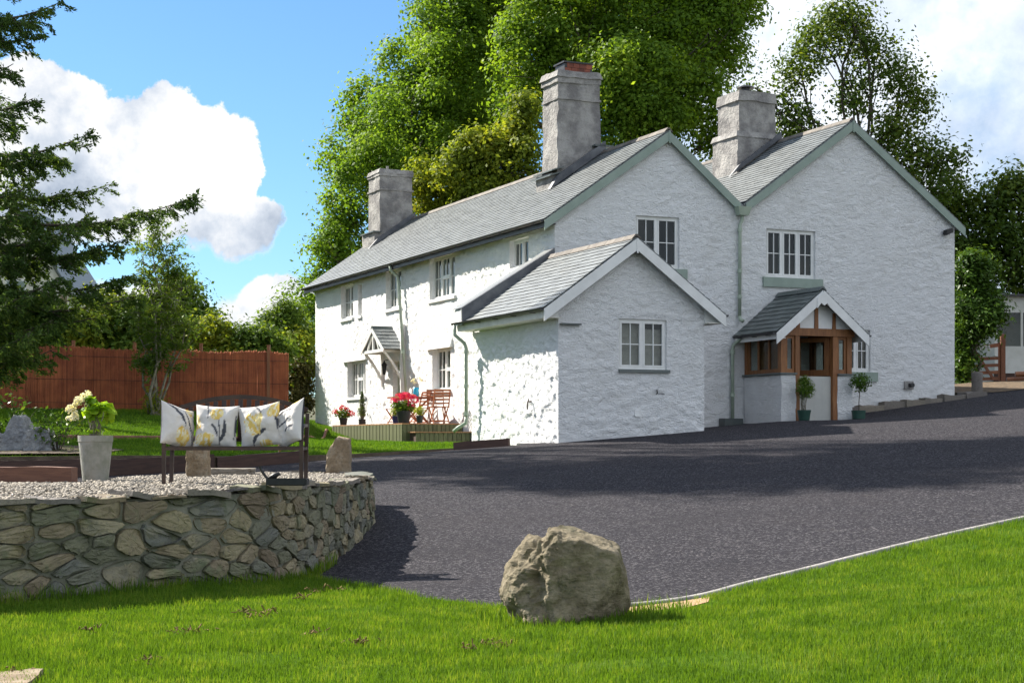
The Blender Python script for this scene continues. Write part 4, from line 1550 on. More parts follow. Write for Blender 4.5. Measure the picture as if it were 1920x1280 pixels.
panel(mapL(5.43), -1.597, -0.163, 1.738, 2.659, 3, 0.03)
panel(mapL(7.41), -1.597, -0.163, 1.738, 2.659, 3, 0.03)
panel(mapF(-1.67), 5.503, 5.782, 1.738, 2.659, 1, 0.03)
panel(mapF(-1.67), 7.038, 7.327, 1.738, 2.659, 1, 0.03)
# oak boarding behind the left lights, seen through them
for i in range(7):
    m_ = MB()
    m_.box(5.475, 5.495, -1.50 + 0.14 * i, -1.362 + 0.14 * i, 1.75, 2.64)
    m_.build('porch_board', M['oak'], H)
# stable door: pale lower leaf, glazed oak upper leaf standing ajar
m_ = MB()
m_.box(5.915, 6.895, -1.645, -1.60, 0.46, 1.66)
for x in (6.16, 6.40, 6.64):
    m_.box(x - 0.004, x + 0.004, -1.648, -1.645, 0.5, 1.62)
m_.build('door', pm('pale_door_paint', (0.50, 0.50, 0.46), (0.45, 0.45, 0.42), 2.0, 0.5), H)
m_ = MB()
ang = math.radians(62)


def leaf(a, b0, b1, d0, d1, a1):
    """upper leaf hinged on the right post"""
    def p(x, d):
        return (6.895 - x * math.cos(ang) - d * math.sin(ang), -1.60 + x * math.sin(ang) - d * math.cos(ang))
    q = [p(a, d0), p(a1, d0), p(a1, d1), p(a, d1)]
    return [(x, y, b0) for x, y in q] + [(x, y, b1) for x, y in q]


for a, a1, b0, b1 in ((0.0, 0.95, 1.68, 1.84), (0.0, 0.95, 2.54, 2.65), (0.0, 0.14, 1.84, 2.54), (0.81, 0.95, 1.84, 2.54)):
    m_.hexa(leaf(a, b0, b1, -0.02, 0.025, a1))
du = m_.build('door', M['oak'], H)
m_ = MB()
m_.hexa(leaf(0.142, 1.842, 2.538, 0.0, 0.006, 0.808))
m_.build('pane', M['glass'], du)
m_ = MB()
m_.box(5.5, 7.3, -1.85, -0.05, 0.2, 0.455)
m_.build('door_step', M['cap'], H)
# gable of the porch
m_ = MB()
m_.prism([(5.36, 2.851), (7.48, 2.851), (6.42, 3.66)], 1, -1.72, -1.66)
m_.build('porch_gable', M['white_paint'], H)
for x, w, t in ((5.86, 0.10, 3.22), (6.40, 0.11, 3.64), (6.93, 0.10, 3.25)):
    m_ = MB()
    m_.hexa([(x - w / 2, -1.755, 2.852), (x + w / 2, -1.755, 2.852), (x + w / 2, -1.722, 2.852), (x - w / 2, -1.722, 2.852), (x - w / 2 + .015, -1.755, t), (x + w / 2 - .01, -1.755, t), (x + w / 2 - .01, -1.722, t), (x - w / 2 + .015, -1.722, t)])
    m_.build('porch_stud', M['oak'], H)
TP = 0.80
pr = MB()
pe = 3.79 - TP * 1.34
WP = 1.34 * math.hypot(1, TP)
slab(pr, (5.08, PF, pe), (0, 1, 0), Vector((1, 0, TP)), 1.96, WP)
slab(pr, (7.76, PF, pe), (0, 1, 0), Vector((-1, 0, TP)), 1.96, WP)
pr = pr.build('porch_roof', M['slate_dark'], H)
slates(pr, (5.08, PF, pe), (0, 1, 0), Vector((1, 0, TP)), 1.97, WP, 0.19, 0.30, M['slate_dark'], True, 8, 0.01)
slates(pr, (7.76, PF, pe), (0, 1, 0), Vector((-1, 0, TP)), 0.4, WP, 0.19, 0.4, M['slate_dark'], False, 9)
ridge_tiles(pr, (6.42, PF, 3.85), (6.42, -0.03, 3.85), 4, 0.12, 0.085, M['slate_dark'])
barge(H, PF - 0.005, [(5.05, pe - 0.03), (6.405, 3.775)], 0.27, M['white_paint'])
barge(H, PF - 0.005, [(6.435, 3.775), (7.79, pe - 0.03)], 0.27, M['white_paint'])
m_ = MB()
m_.prism([(6.22, 3.33), (6.33, 3.46), (6.42, 3.40), (6.51, 3.46), (6.62, 3.33), (6.62, 3.58), (6.42, 3.74), (6.22, 3.58)], 1, PF - 0.06, PF - 0.037)
m_.build('bargeboard_cover', M['white_paint'], H)
m_ = MB()
m_.box(5.09, 5.12, PF + 0.03, -0.04, pe - 0.17, pe - 0.03)
m_.box(5.122, 5.355, PF + 0.04, -0.04, pe - 0.15, pe - 0.13)
m_.build('fascia', M['white_paint'], H)
m_ = MB()
m_.box(7.72, 7.75, PF + 0.03, -0.04, pe - 0.17, pe - 0.03)
m_.build('fascia', M['white_paint'], H)
gutter(H, (5.01, PF, pe - 0.01), (5.01, -0.12, pe - 0.01), (1, 0, 0), M['black_plastic'], 0.055, 3)
gutter(H, (7.83, PF, pe - 0.01), (7.83, -0.12, pe - 0.01), (-1, 0, 0), M['black_plastic'], 0.055, 0)

# ---------------------------------------------------------------- deck beside the house
DK = thing('deck', 'low timber deck with green slatted skirt along the sunny wall', 'deck', (HG[0], HG[1], EYE), HA)
dz = 0.535
y = 5.78
while y < 11.85:
    m_ = MB()
    m_.box(-1.80, -0.03, y, min(y + 0.135, 11.9), dz - 0.03, dz)
    m_.build('board', M['deck_wood'], DK)
    y += 0.14
m_ = MB()
m_.box(-1.765, -0.05, 5.85, 11.8, -0.2, dz - 0.035)
m_.build('deck_core', M['sleeper'], DK)
slat_me = {}


def slat(x0, y0, z0, z1, w, along):
    m_ = MB()
    if along == 'v':
        m_.box(-0.012, 0.012, 0, w, z0, z1)
    else:
        m_.box(0, w, -0.012, 0.012, z0, z1)
    o = m_.build('slat', M['deck_slat'], DK)
    o.location = (x0, y0, 0)


for i in range(44):
    v = 5.80 + 0.138 * i
    x, y = uv(-1.83, v)
    slat(-1.795 - 0.008 * (i % 2), v, float(bz(x, y)) - EYE - 0.06, dz - 0.034, 0.115, 'v')
for i in range(14):
    u = -1.78 + 0.125 * i
    slat(u, 5.80 - 0.006 * (i % 2), -0.1, dz - 0.034, 0.112, 'u')
SP = thing('step', 'low timber step in front of the deck beside the downpipe', 'step', (HG[0], HG[1], EYE), HA)
for k in range(4):
    m_ = MB()
    m_.box(-1.66, 0.0, 5.16 + 0.145 * k, 5.295 + 0.145 * k, 0.275, 0.305)
    m_.build('board', M['deck_wood'], SP)
for i in range(12):
    m_ = MB()
    u = -1.62 + 0.132 * i
    m_.box(u, u + 0.118, 5.20 + 0.006 * (i % 2), 5.225 + 0.006 * (i % 2), -0.15, 0.273)
    m_.build('slat', M['deck_slat'], SP)
m_ = MB()
m_.box(-1.60, -0.05, 5.24, 5.72, -0.15, 0.272)
m_.build('core', M['sleeper'], SP)

# ---------------------------------------------------------------- sleepers, timber edgings
def beam(name, a, b, w, h, mat, label, group=None, zlift=0.0):
    a, b = Vector(a), Vector(b)
    L = (b - a).length
    V, Fq = rough_box(0, L, -w / 2, w / 2, 0, h, 0.12, 0.010, random.randint(0, 999))
    o = obj(name, npmesh(name, V, Fq), mat)
    o.location = a
    o.rotation_euler = (0, -math.asin((b.z - a.z) / L), math.atan2(b.y - a.y, b.x - a.x))
    return tag(o, label, 'sleeper', group)


le = LAWN_EDGE
P3 = lambda x, y, dz_: (x, y, gz(x, y) + dz_)
beam('sleeper', P3(-13.6, 34.0, -0.05), P3(-11.0, 33.95, -0.05), 0.2, 0.40, M['sleeper'], 'dark sleeper at the far left edge of the raised lawn bed')
beam('sleeper', P3(-10.95, 33.95, -0.05), P3(-8.45, 34.05, -0.05), 0.2, 0.40, M['sleeper'], 'dark sleeper behind the concrete pot, edging the mulch bed')
beam('sleeper', P3(-8.4, 34.05, -0.05), P3(-6.2, 34.5, -0.05), 0.2, 0.37, M['sleeper'], 'dark sleeper behind the left half of the bench')
beam('sleeper', P3(-6.15, 34.5, -0.05), P3(-4.35, 35.3, -0.05), 0.2, 0.30, M['sleeper'], 'dark sleeper behind the right half of the bench')
beam('sleeper', P3(-1.25, 36.45, -0.10), P3(-0.05, 36.15, -0.10), 0.16, 0.27, M['sleeper'], 'black sleeper between the lawn tip and the driveway by the white wall')
q0, q1 = (-9.2, 19.45), (-5.12, 19.35)
beam('sleeper', (*q0, float(terr_z(0, 19.4)) - 0.01), (*q1, float(terr_z(0, 19.4)) - 0.01), 0.24, 0.19, M['sleeper_red'], 'sunlit reddish sleeper lying on the gravel beside the concrete pot')
for pts, lab in (([(-12.5, 39.6), (-9.6, 39.4), (-6.6, 40.2)], 'thin timber edging across the lawn behind the bench'), ([(-6.5, 40.3), (-5.4, 43.0), uv(-1.85, 11.8)], 'thin timber edging running from the lawn to the deck')):
    V, Fq = strip(spline(pts, 8), 0.07, 0.085, bz)
    tag(obj('lawn_edging', npmesh('lawn_edging', V, Fq), M['sleeper_red']), lab, 'edging')
# mulch bed beside the grey rocks
structure('mulch_bed', *poly_sheet([(-14.5, 34.1), (-8.6, 34.15), (-8.3, 35.4), (-9.2, 36.6), (-11.5, 37.2), (-14.5, 37)], lambda x, y: bz(x, y) + 0.05, 0.3), M['soil'])
structure('leaf_litter', *poly_sheet([(13.6, 46.3), (22, 47.5), (26, 60), (12, 60), (11.9, 48)], lambda x, y: gz(x, y) + 0.02, 0.5), M['litter'])
# ---------------------------------------------------------------- gravel terrace and its stone wall
GP = [tuple(p) for p in WALL] + [(-4.6, 25.7), (-5.2, 22.5), (-5.05, 19.6), (-9.5, 19.6)]
V, Fq = poly_sheet(GP, lambda x, y: terr_z(x, y) - 0.03, 0.3)
structure('gravel_bed', V, Fq, M['pebble'])
# back edge of the terrace, a low bank of earth
bk = np.array(GP[len(WALL) - 8:] + [GP[0]])
n = len(bk)
Vb = np.r_[np.c_[bk, terr_z(bk[:, 0], bk[:, 1]) - 0.035], np.c_[bk + np.array([0.0, 0.25]), gz(bk[:, 0], bk[:, 1]) - 0.1]]
structure('terrace_bank', Vb, np.array([(i, i + 1, n + i + 1, n + i) for i in range(n - 1)]), M['soil'])

seg = np.linalg.norm(np.diff(WALL, axis=0), axis=1)
SA = np.r_[0, np.cumsum(seg)]
WT = np.gradient(WALL, axis=0)
WT /= np.linalg.norm(WT, axis=1)[:, None]


def wpt(s):
    x, y = np.interp(s, SA, WALL[:, 0]), np.interp(s, SA, WALL[:, 1])
    tx, ty = np.interp(s, SA, WT[:, 0]), np.interp(s, SA, WT[:, 1])
    l = np.hypot(tx, ty)
    return x, y, ty / l, -tx / l


RW = thing('retaining_wall', 'curved rubble stone retaining wall holding up the gravel terrace', 'wall', (-3.4, 16.2, gz(-3.4, 16.2)))
RWI = Vector(RW.location)
sN = np.linspace(0, SA[-1], 160)
x, y, nx, ny = wpt(sN)
zb, zt = gz(x, y) - 0.25, terr_z(x, y) - 0.035
rows = 9
Vm = []
for k in range(rows + 1):
    f = k / rows
    zz = zb + (zt - zb) * f
    j = 0.02 * fbm(np.c_[sN * 4, zz * 4, sN * 0], 3, 8)
    off = 0.05 * (1 - f) + j - 0.022
    Vm.append(np.c_[x + nx * off, y + ny * off, zz] - np.array(RWI))
Vm.append(np.c_[x - nx * 0.3, y - ny * 0.3, zt] - np.array(RWI))
nn = len(sN)
Fm = np.array([(k * nn + i, k * nn + i + 1, (k + 1) * nn + i + 1, (k + 1) * nn + i) for k in range(rows + 1) for i in range(nn - 1)])
obj('mortar', npmesh('mortar', np.concatenate(Vm), Fm), M['mortar'], RW, smooth=True)


def clip(poly, p, q):
    """keep the part of poly nearer to p than q"""
    m_ = (p + q) / 2
    d = q - p
    out = []
    for i in range(len(poly)):
        a, b = poly[i], poly[(i + 1) % len(poly)]
        fa, fb = (a - m_) @ d, (b - m_) @ d
        if fa <= 0:
            out.append(a)
        if (fa < 0 < fb) or (fb < 0 < fa):
            out.append(a + (b - a) * fa / (fa - fb))
    return out


r = np.random.default_rng(44)
s0w, s1w = SA[20], SA[-1] - 0.7
pts = []
zc = 0.02
while zc < 1.15:
    hrow = r.uniform(0.085, 0.19)
    sc_ = s0w
    while sc_ < s1w:
        corner = np.interp(sc_, [0, 9.0, 10.5], [1, 1, 0.72])
        l = r.uniform(0.17, 0.62) * corner
        pts.append(((sc_ + l / 2), zc + hrow / 2 + r.uniform(-0.04, 0.04)))
        sc_ += l
    zc += hrow
pts = np.array(pts)
keep = r.random(len(pts)) > 0.16
pts = pts[keep]
AN = 0.52
Q = pts * np.array([AN, 1.0])
n_st = 0
for i, c in enumerate(Q):
    d = np.hypot(*(Q - c).T)
    nb = np.argsort(d)[1:18]
    poly = [c + np.array(o) for o in ((-0.5, -0.5), (0.5, -0.5), (0.5, 0.5), (-0.5, 0.5))]
    for j in nb:
        poly = clip(poly, c, Q[j])
        if len(poly) < 3:
            break
    if len(poly) < 3:
        continue
    P = np.array(poly) / np.array([AN, 1.0])
    cx_, cy_ = P.mean(0)
    xx, yy, ax_, ay_ = wpt(cx_)
    hmax = float(terr_z(xx, yy) - gz(xx, yy)) - 0.035
    P[:, 1] = np.clip(P[:, 1], -0.08, hmax)
    if P[:, 1].max() - P[:, 1].min() < 0.05:
        continue
    cen = P.mean(0)
    rad = np.hypot(*(P - cen).T)
    gap = r.uniform(0.006, 0.026) if cx_ < 9.5 else r.uniform(0.004, 0.014)
    P = cen + (P - cen) * np.clip(1 - gap * 1.4 / np.maximum(rad, 0.03), 0.4, 1)[:, None]
    # break the straight edges and round the corners
    for it in range(2):
        nxt = np.roll(P, -1, 0)
        c_ = 0.16 if it == 0 else 0.25
        P = np.stack([P * (1 - c_) + nxt * c_, P * c_ + nxt * (1 - c_)], 1).reshape(-1, 2)
        P = P + r.normal(0, 0.0045, P.shape)
    k = len(P)
    dep = r.uniform(0.015, 0.055)
    tilt = r.normal(0, 0.12, 2)
    rings = []
    facets = [(r.normal(0, 0.16, 2), r.uniform(0.0, 0.018)) for _ in range(3)]
    for sc2, dd in ((1.02, -0.06), (1.0, dep * 0.8), (0.985, dep * 0.97), (0.72, dep), (0.38, dep)):
        R_ = cen + (P - cen) * sc2
        dz_ = dd + np.zeros(k)
        if dd > dep * 0.9:
            dz_ = dz_ + np.min([(R_ - cen) @ tl_ + o_ for tl_, o_ in facets], 0) + r.normal(0, 0.004, k)
        rings.append((R_, dz_))
    V = []
    for R_, dz_ in rings:
        xx, yy, ax_, ay_ = wpt(R_[:, 0])
        zb_ = gz(xx, yy)
        f = np.clip(R_[:, 1] / 1.0, 0, 1)
        off = 0.05 * (1 - f) + dz_ - 0.02
        V.append(np.c_[xx + ax_ * off, yy + ay_ * off, zb_ + R_[:, 1]])
    V = np.concatenate(V)
    o0 = V.mean(0)
    fq = [(a * k + j, a * k + (j + 1) % k, (a + 1) * k + (j + 1) % k, (a + 1) * k + j) for a in range(4) for j in range(k)]
    me = bpy.data.meshes.new('stone')
    me.from_pydata([tuple(p) for p in V - o0], [], fq + [tuple(4 * k + j for j in range(k))])
    me.update()
    obj('stone', me, M['stone'], RW, loc=Vector(o0) - RWI)
    n_st += 1
# cap stones
sc_ = s0w
while sc_ < SA[-1] - 0.25:
    l = r.uniform(0.22, 0.55)
    xx, yy, ax_, ay_ = wpt(sc_ + l / 2)
    t = r.uniform(0.022, 0.065)
    w = r.uniform(0.16, 0.40)
    V, Fq = rough_box(-l / 2 + 0.008, l / 2 - 0.008, -w / 2, w / 2, 0, t, 0.07, 0.022, int(sc_ * 100))
    o = obj('cap_stone', npmesh('cap_stone', V, Fq), M['cap'] if r.random() < 0.5 else M['stone'], RW)
    o.location = Vector((xx - ax_ * (w / 2 - 0.05), yy - ay_ * (w / 2 - 0.05), float(terr_z(xx, yy)) - 0.045 + r.uniform(0, 0.015))) - RWI
    o.rotation_euler = (r.normal(0, 0.06), r.normal(0, 0.06), math.atan2(ax_, -ay_) + r.normal(0, 0.16))
    sc_ += l


# pebbles
def pebbles(n, poly, size, seed):
    r = np.random.default_rng(seed)
    P = np.array(poly)
    lo, hi = P.min(0), P.max(0)
    X, Y = [], []
    got = 0
    while got < n:
        x, y = r.uniform(lo[0], hi[0], n), r.uniform(lo[1], hi[1], n)
        k = inside(poly, x, y) & (r.random(n) < np.clip(1.35 - (y - 14) * 0.06, 0.3, 1))
        X.append(x[k])
        Y.append(y[k])
        got += k.sum()
    x, y = np.concatenate(X)[:n], np.concatenate(Y)[:n]
    ph = (1 + 5 ** 0.5) / 2
    ico = np.array([(-1, ph, 0), (1, ph, 0), (-1, -ph, 0), (1, -ph, 0), (0, -1, ph), (0, 1, ph), (0, -1, -ph), (0, 1, -ph), (ph, 0, -1), (ph, 0, 1), (-ph, 0, -1), (-ph, 0, 1)]) / math.hypot(1, ph)
    fc = np.array([(0, 11, 5), (0, 5, 1), (0, 1, 7), (0, 7, 10), (0, 10, 11), (1, 5, 9), (5, 11, 4), (11, 10, 2), (10, 7, 6), (7, 1, 8), (3, 9, 4), (3, 4, 2), (3, 2, 6), (3, 6, 8), (3, 8, 9), (4, 9, 5), (2, 4, 11), (6, 2, 10), (8, 6, 7), (9, 8, 1)])
    sz = size * (0.55 + 0.9 * r.random((n, 1)) ** 1.5)
    asp = np.c_[np.ones(n), r.uniform(0.55, 0.95, n), r.uniform(0.4, 0.75, n)] * sz
    a = r.uniform(0, 2 * math.pi, n)
    v = ico[None] * asp[:, None, :]
    v = v * (1 + r.normal(0, 0.10, (n, 12, 1)))
    tx = r.normal(0, 0.3, n)[:, None]
    v[:, :, 2] += v[:, :, 0] * tx
    ca, sa = np.cos(a)[:, None], np.sin(a)[:, None]
    vx = v[:, :, 0] * ca - v[:, :, 1] * sa + x[:, None]
    vy = v[:, :, 0] * sa + v[:, :, 1] * ca + y[:, None]
    vz = v[:, :, 2] + (terr_z(x, y) - 0.022 + r.uniform(0, 0.022, n))[:, None]
    Fq = (fc[None] + (np.arange(n) * 12)[:, None, None]).reshape(-1, 3)
    return np.stack([vx, vy, vz], -1).reshape(-1, 3), Fq


PG = [tuple(p) for p in WALL[10:]] + [(-4.6, 25.7), (-5.2, 22.5), (-5.05, 19.55), (-9.0, 19.3)]
V, Fq = pebbles(31000, PG, 0.023, 9)
tag(obj('gravel', npmesh('gravel', V, Fq), M['pebble'], smooth=True), 'pale rounded gravel spread over the terrace around the bench', 'gravel', kind='stuff')


# ---------------------------------------------------------------- rocks
def rock_mesh(name, planes, scale, amp, seed, sub=5, freq=2.2, pit=0.0, sharp=34):
    bm = bmesh.new()
    bmesh.ops.create_icosphere(bm, subdivisions=sub, radius=1.0)
    D = np.array([v.co[:] for v in bm.verts])
    D /= np.linalg.norm(D, axis=1)[:, None]
    N = np.array([p[:3] for p in planes], dtype=float)
    ds = np.array([p[3] for p in planes])
    N /= np.linalg.norm(N, axis=1)[:, None]
    dots = D @ N.T
    rr = np.where(dots > 0.02, ds / np.maximum(dots, 0.02), 50)
    rr = -np.log(np.exp(-rr * sharp).sum(1)) / sharp
    P = D * rr[:, None]
    nz = fbm(P * freq, 6, seed, 0.6)
    rid = 1 - np.abs(fbm(P * np.array([1, 1, 1.6]) * freq * 1.5 + 9, 5, seed + 5, 0.6)) * 1.6
    am = amp * (1 - 0.5 * smooth01(P[:, 0], -0.12, 0.05)) if pit else amp
    P = P + D * (am * (nz * 0.8 + (rid - 0.6) * 0.6))[:, None]
    if pit:
        w = smooth01(-P[:, 0], -0.05, 0.35)
        hol = np.abs(fbm(P * np.array([1, 1, 0.7]) * 2.4, 4, seed + 20, 0.55))
        P = P + D * (pit * w * (smooth01(hol, 0.05, 0.55) - 0.6) * 1.8)[:, None]
    P = P * np.array(scale)
    for v, p in zip(bm.verts, P):
        v.co = p
    me = bpy.data.meshes.new(name)
    bm.to_mesh(me)
    bm.free()
    return me


def rnd_planes(n, seed, base=0.8):
    r = np.random.default_rng(seed)
    out = []
    for _ in range(n):
        d = r.normal(0, 1, 3)
        d /= np.linalg.norm(d)
        out.append((*d, base * r.uniform(0.8, 1.15)))
    return out


bp = [(0.10, -1, 0.16, 0.40), (-0.62, -0.75, 0.30, 0.44), (-1, -0.05, 0.62, 0.47), (-0.8, -0.45, 0.75, 0.53), (0.55, -0.6, 0.7, 0.60), (-0.3, -0.7, 0.75, 0.50), (-0.85, 0.6, 0.2, 0.55), (1, -0.12, 0.22, 0.545), (0.25, 0.9, 0.3, 0.45), (0.30, -0.15, 1, 0.43), (-0.55, -0.1, 1, 0.50), (0.9, 0.3, 0.9, 0.60), (0.7, -0.75, 0.1, 0.56), (0, 0, -1, 0.5)] + [p for p in rnd_planes(26, 12, 0.585)]
zb_ = gz(0.47, 13.95)
bo = obj('boulder', rock_mesh('boulder', bp, (1.0, 1.0, 1.0), 0.045, 5, 6, 2.4, 0.055, 60), M['boulder'], loc=(0.455, 13.75, gz(0.455, 13.75) + 0.35))
bo.scale = (0.90, 0.90, 0.97)
tag(bo, 'large rugged sandstone boulder on the grass at the driveway edge', 'boulder')


def stone(name, px, Y, w, h, seed, mat, label, planes, amp=0.06, dx=0.5, ground=None, sink=0.06, sub=4, freq=2.2):
    X = (px - CX) / F * Y
    g = ground(X, Y)
    me = rock_mesh(name, planes, (w / 2, w * dx, h / 2), amp, seed, sub, freq)
    o = obj(name, me, mat, loc=(X, Y, float(g) + h / 2 - sink))
    return tag(o, label, 'rock')


stone('standing_stone', 371, 22.6, 0.34, 0.52, 3, M['tan_stone'], 'pale upright stone standing in the gravel under the bench', [(1, 0, 0.05, 0.9), (-1, 0, 0, 0.85), (0, 1, 0, 0.9), (0, -1, 0.1, 0.8), (0.1, 0, 1, 0.95), (0, 0, -1, 1), (-0.7, 0, -0.5, 0.95)], 0.10, ground=terr_z)
stone('standing_stone', 636, 25.0, 0.37, 0.62, 4, M['tan_stone'], 'brown upright stone with a slanting top at the corner of the terrace', [(1, 0, 0.03, 0.93), (-1, 0, 0.10, 0.95), (0, 1, 0, 0.9), (0, -1, 0.05, 0.85), (-0.72, 0, 0.75, 0.80), (0.1, 0, 1, 0.98), (0, 0, -1, 1)], 0.05, ground=terr_z)
stone('flat_stone', 428, 24.0, 0.75, 0.12, 6, M['cap'], 'flat pale slab lying at the back edge of the gravel', [(1, 0, 0, 1), (-1, 0, 0, 0.95), (0, 1, 0, 1), (0, -1, 0, 1), (0, 0, 1, 0.9), (0, 0, -1, 1)], 0.04, 0.3, ground=terr_z, sink=0.02)
stone('rock', 38, 35.6, 0.76, 0.80, 7, M['grey_rock'], 'tall pointed grey rock in the mulch bed on the left', [(0.9, -0.1, 0.42, 0.72), (-0.9, 0, 0.45, 0.75), (0, 1, 0.2, 0.9), (0, -1, 0.3, 0.85), (0, 0, -1, 1), (0, 0, 1, 1.08)], 0.10, 0.45, ground=bz, freq=2.0)
stone('rock', 75, 35.4, 0.66, 0.62, 8, M['grey_rock'], 'lower rounded grey rock just right of the tall pointed one', [(1, 0, 0.2, 0.9), (-1, 0, 0, 0.9), (0, -1, 0.2, 0.85), (0, 1, 0.1, 0.9), (0.3, 0, 1, 0.85), (-0.3, 0, 1, 0.9), (0, 0, -1, 1)], 0.12, 0.5, ground=bz, freq=2.6)
stone('rock', 5, 35.5, 0.5, 0.5, 17, M['grey_rock'], 'small grey rock at the left edge of the picture beside the pointed rock', rnd_planes(12, 3), 0.1, 0.5, ground=bz)
# old slab let into the lawn at the bottom left corner
V, Fq = rough_box(-0.55, 0.36, -0.30, 0.30, -0.05, 0.03, 0.03, 0.018, 77)
o = obj('paving_slab', npmesh('paving_slab', V, Fq), M['tan_stone'], loc=(-3.32, 10.25, gz(-3.32, 10.25) + 0.02))
o.rotation_euler = (0, 0, 0.12)
tag(o, 'weathered pitted stone slab let into the grass at the bottom left', 'slab')
# stone stump by the house corner
m_ = MB()
X, Y = (1832 - CX) / F * 46.6, 46.6
prof = [(0.155, -0.1), (0.17, 0.0), (0.155, 0.1), (0.15, 0.4), (0.16, 0.56), (0.145, 0.60), (0.05, 0.615)]
m_.lathe(prof, 18)
o = m_.build('stone_post', M['cap'], smooth=True, loc=(X, Y, gz(X, Y)))
tag(o, 'short round stone post at the right corner of the cottage', 'post')
# ---------------------------------------------------------------- bench with cushions
bx, by = -3.13, 18.75
BN = thing('garden_bench', 'dark bronze metal garden bench with arched back on the gravel', 'bench', (bx, by, float(terr_z(bx, by)) - 0.005))
w2, dp = 0.77, 0.46
for s in (-1, 1):
    x = s * w2
    m_ = MB()
    pts = [(x, -dp / 2, 0.0), (x, -dp / 2, 0.48), (x, -dp / 2 + 0.015, 0.57), (x, -dp / 2 + 0.06, 0.635), (x, -dp / 2 + 0.14, 0.66), (x, dp / 2 - 0.02, 0.665)]
    for a, b in zip(pts, pts[1:]):
        m_.bar(a, b, 0.042, 0.034, (0, 1, 0.01) if a[1] == b[1] else (0, 0, 1))
    m_.build('leg', M['bronze'], BN)
    m_ = MB()
    pts = [(x, dp / 2 - 0.06, 0.0), (x, dp / 2, 0.42), (x, dp / 2 + 0.10, 0.80)]
    for a, b in zip(pts, pts[1:]):
        m_.bar(a, b, 0.042, 0.034, (0, 1, 0))
    m_.build('leg', M['bronze'], BN)
m_ = MB()
m_.bar((-w2 + .02, -dp / 2, 0.40), (w2 - .02, -dp / 2, 0.40), 0.04, 0.035)
m_.bar((-w2 + .02, dp / 2 - 0.01, 0.40), (w2 - .02, dp / 2 - 0.01, 0.40), 0.03, 0.03)
for s in (-1, 1):
    m_.bar((s * w2, -dp / 2 + .02, 0.40), (s * w2, dp / 2 - .02, 0.40), 0.03, 0.03)
m_.build('seat_frame', M['bronze'], BN)
for k in range(6):
    m_ = MB()
    y = -dp / 2 + 0.045 + 0.068 * k
    m_.box(-w2 + 0.02, w2 - 0.02, y, y + 0.05, 0.415, 0.428)
    m_.build('slat', M['bronze'], BN)
m_ = MB()
pts = [(x, dp / 2 + 0.10, 0.84 + 0.155 * (1 - (x / w2) ** 2)) for x in np.linspace(-w2, w2, 17)]
for a, b in zip(pts, pts[1:]):
    m_.bar(a, b, 0.03, 0.05)
m_.build('back_rail', M['bronze'], BN)
m_ = MB()
m_.bar((-w2, dp / 2 + 0.02, 0.50), (w2, dp / 2 + 0.02, 0.50), 0.03, 0.04)
m_.build('back_rail', M['bronze'], BN)
for k in range(15):
    x = -w2 + 0.1 + k * (2 * w2 - 0.2) / 14
    m_ = MB()
    m_.bar((x, dp / 2 + 0.02, 0.52), (x, dp / 2 + 0.095, 0.81 + 0.155 * (1 - (x / w2) ** 2)), 0.05, 0.012, (0, 1, 0))
    m_.build('back_slat', M['bronze'], BN)


def paint(U, W, marks):
    """flat print: returns colours for points on the cushion face"""
    C = np.tile(np.array([0.62, 0.585, 0.545]), (len(U), 1))
    C *= (1 + 0.03 * fbm(np.c_[U * 3, W * 3, U * 0], 3, 2))[:, None]

    def put(mask, col):
        C[mask] = col
    for kind, *a in marks:
        if kind == 'stem':
            (x0, y0), (x1, y1), bend, wd = a
            t = np.linspace(0, 1, 40)
            nx_, ny_ = -(y1 - y0), (x1 - x0)
            sx = x0 + (x1 - x0) * t + nx_ * bend * np.sin(np.pi * t)
            sy = y0 + (y1 - y0) * t + ny_ * bend * np.sin(np.pi * t)
            d = np.min(np.hypot(U[:, None] - sx[None], W[:, None] - sy[None]) - wd * np.sin(np.pi * (0.15 + 0.8 * t))[None] ** 0.8, 1)
            put(d < 0, (0.055, 0.06, 0.075))
        else:
            cx_, cy_, rx, ry, rot, seed = a
            r_ = np.random.default_rng(seed)
            for q in range(7):
                th = rot + r_.uniform(-0.5, 0.5)
                ox, oy = r_.uniform(-0.55, 0.55) * rx, r_.uniform(-0.25, 0.25) * ry
                du, dw = U - cx_ - ox, W - cy_ - oy
                a_, b_ = du * math.cos(th) + dw * math.sin(th), -du * math.sin(th) + dw * math.cos(th)
                e = (a_ / (rx * 0.55)) ** 2 + (b_ / ry) ** 2
                n_ = fbm(np.c_[a_ * 14, b_ * 4, a_ * 0 + q], 3, seed)
                k = e + 0.35 * n_ < 1
                tone = np.array([(0.72, 0.52, 0.14), (0.76, 0.62, 0.28), (0.72, 0.66, 0.45)][q % 3])
                put(k, tone)
                put(k & (n_ > 0.35), (0.80, 0.76, 0.62))
                put(k & (e > 0.72) & (e < 0.95) & (n_ < 0), (0.66, 0.40, 0.06))
    return C


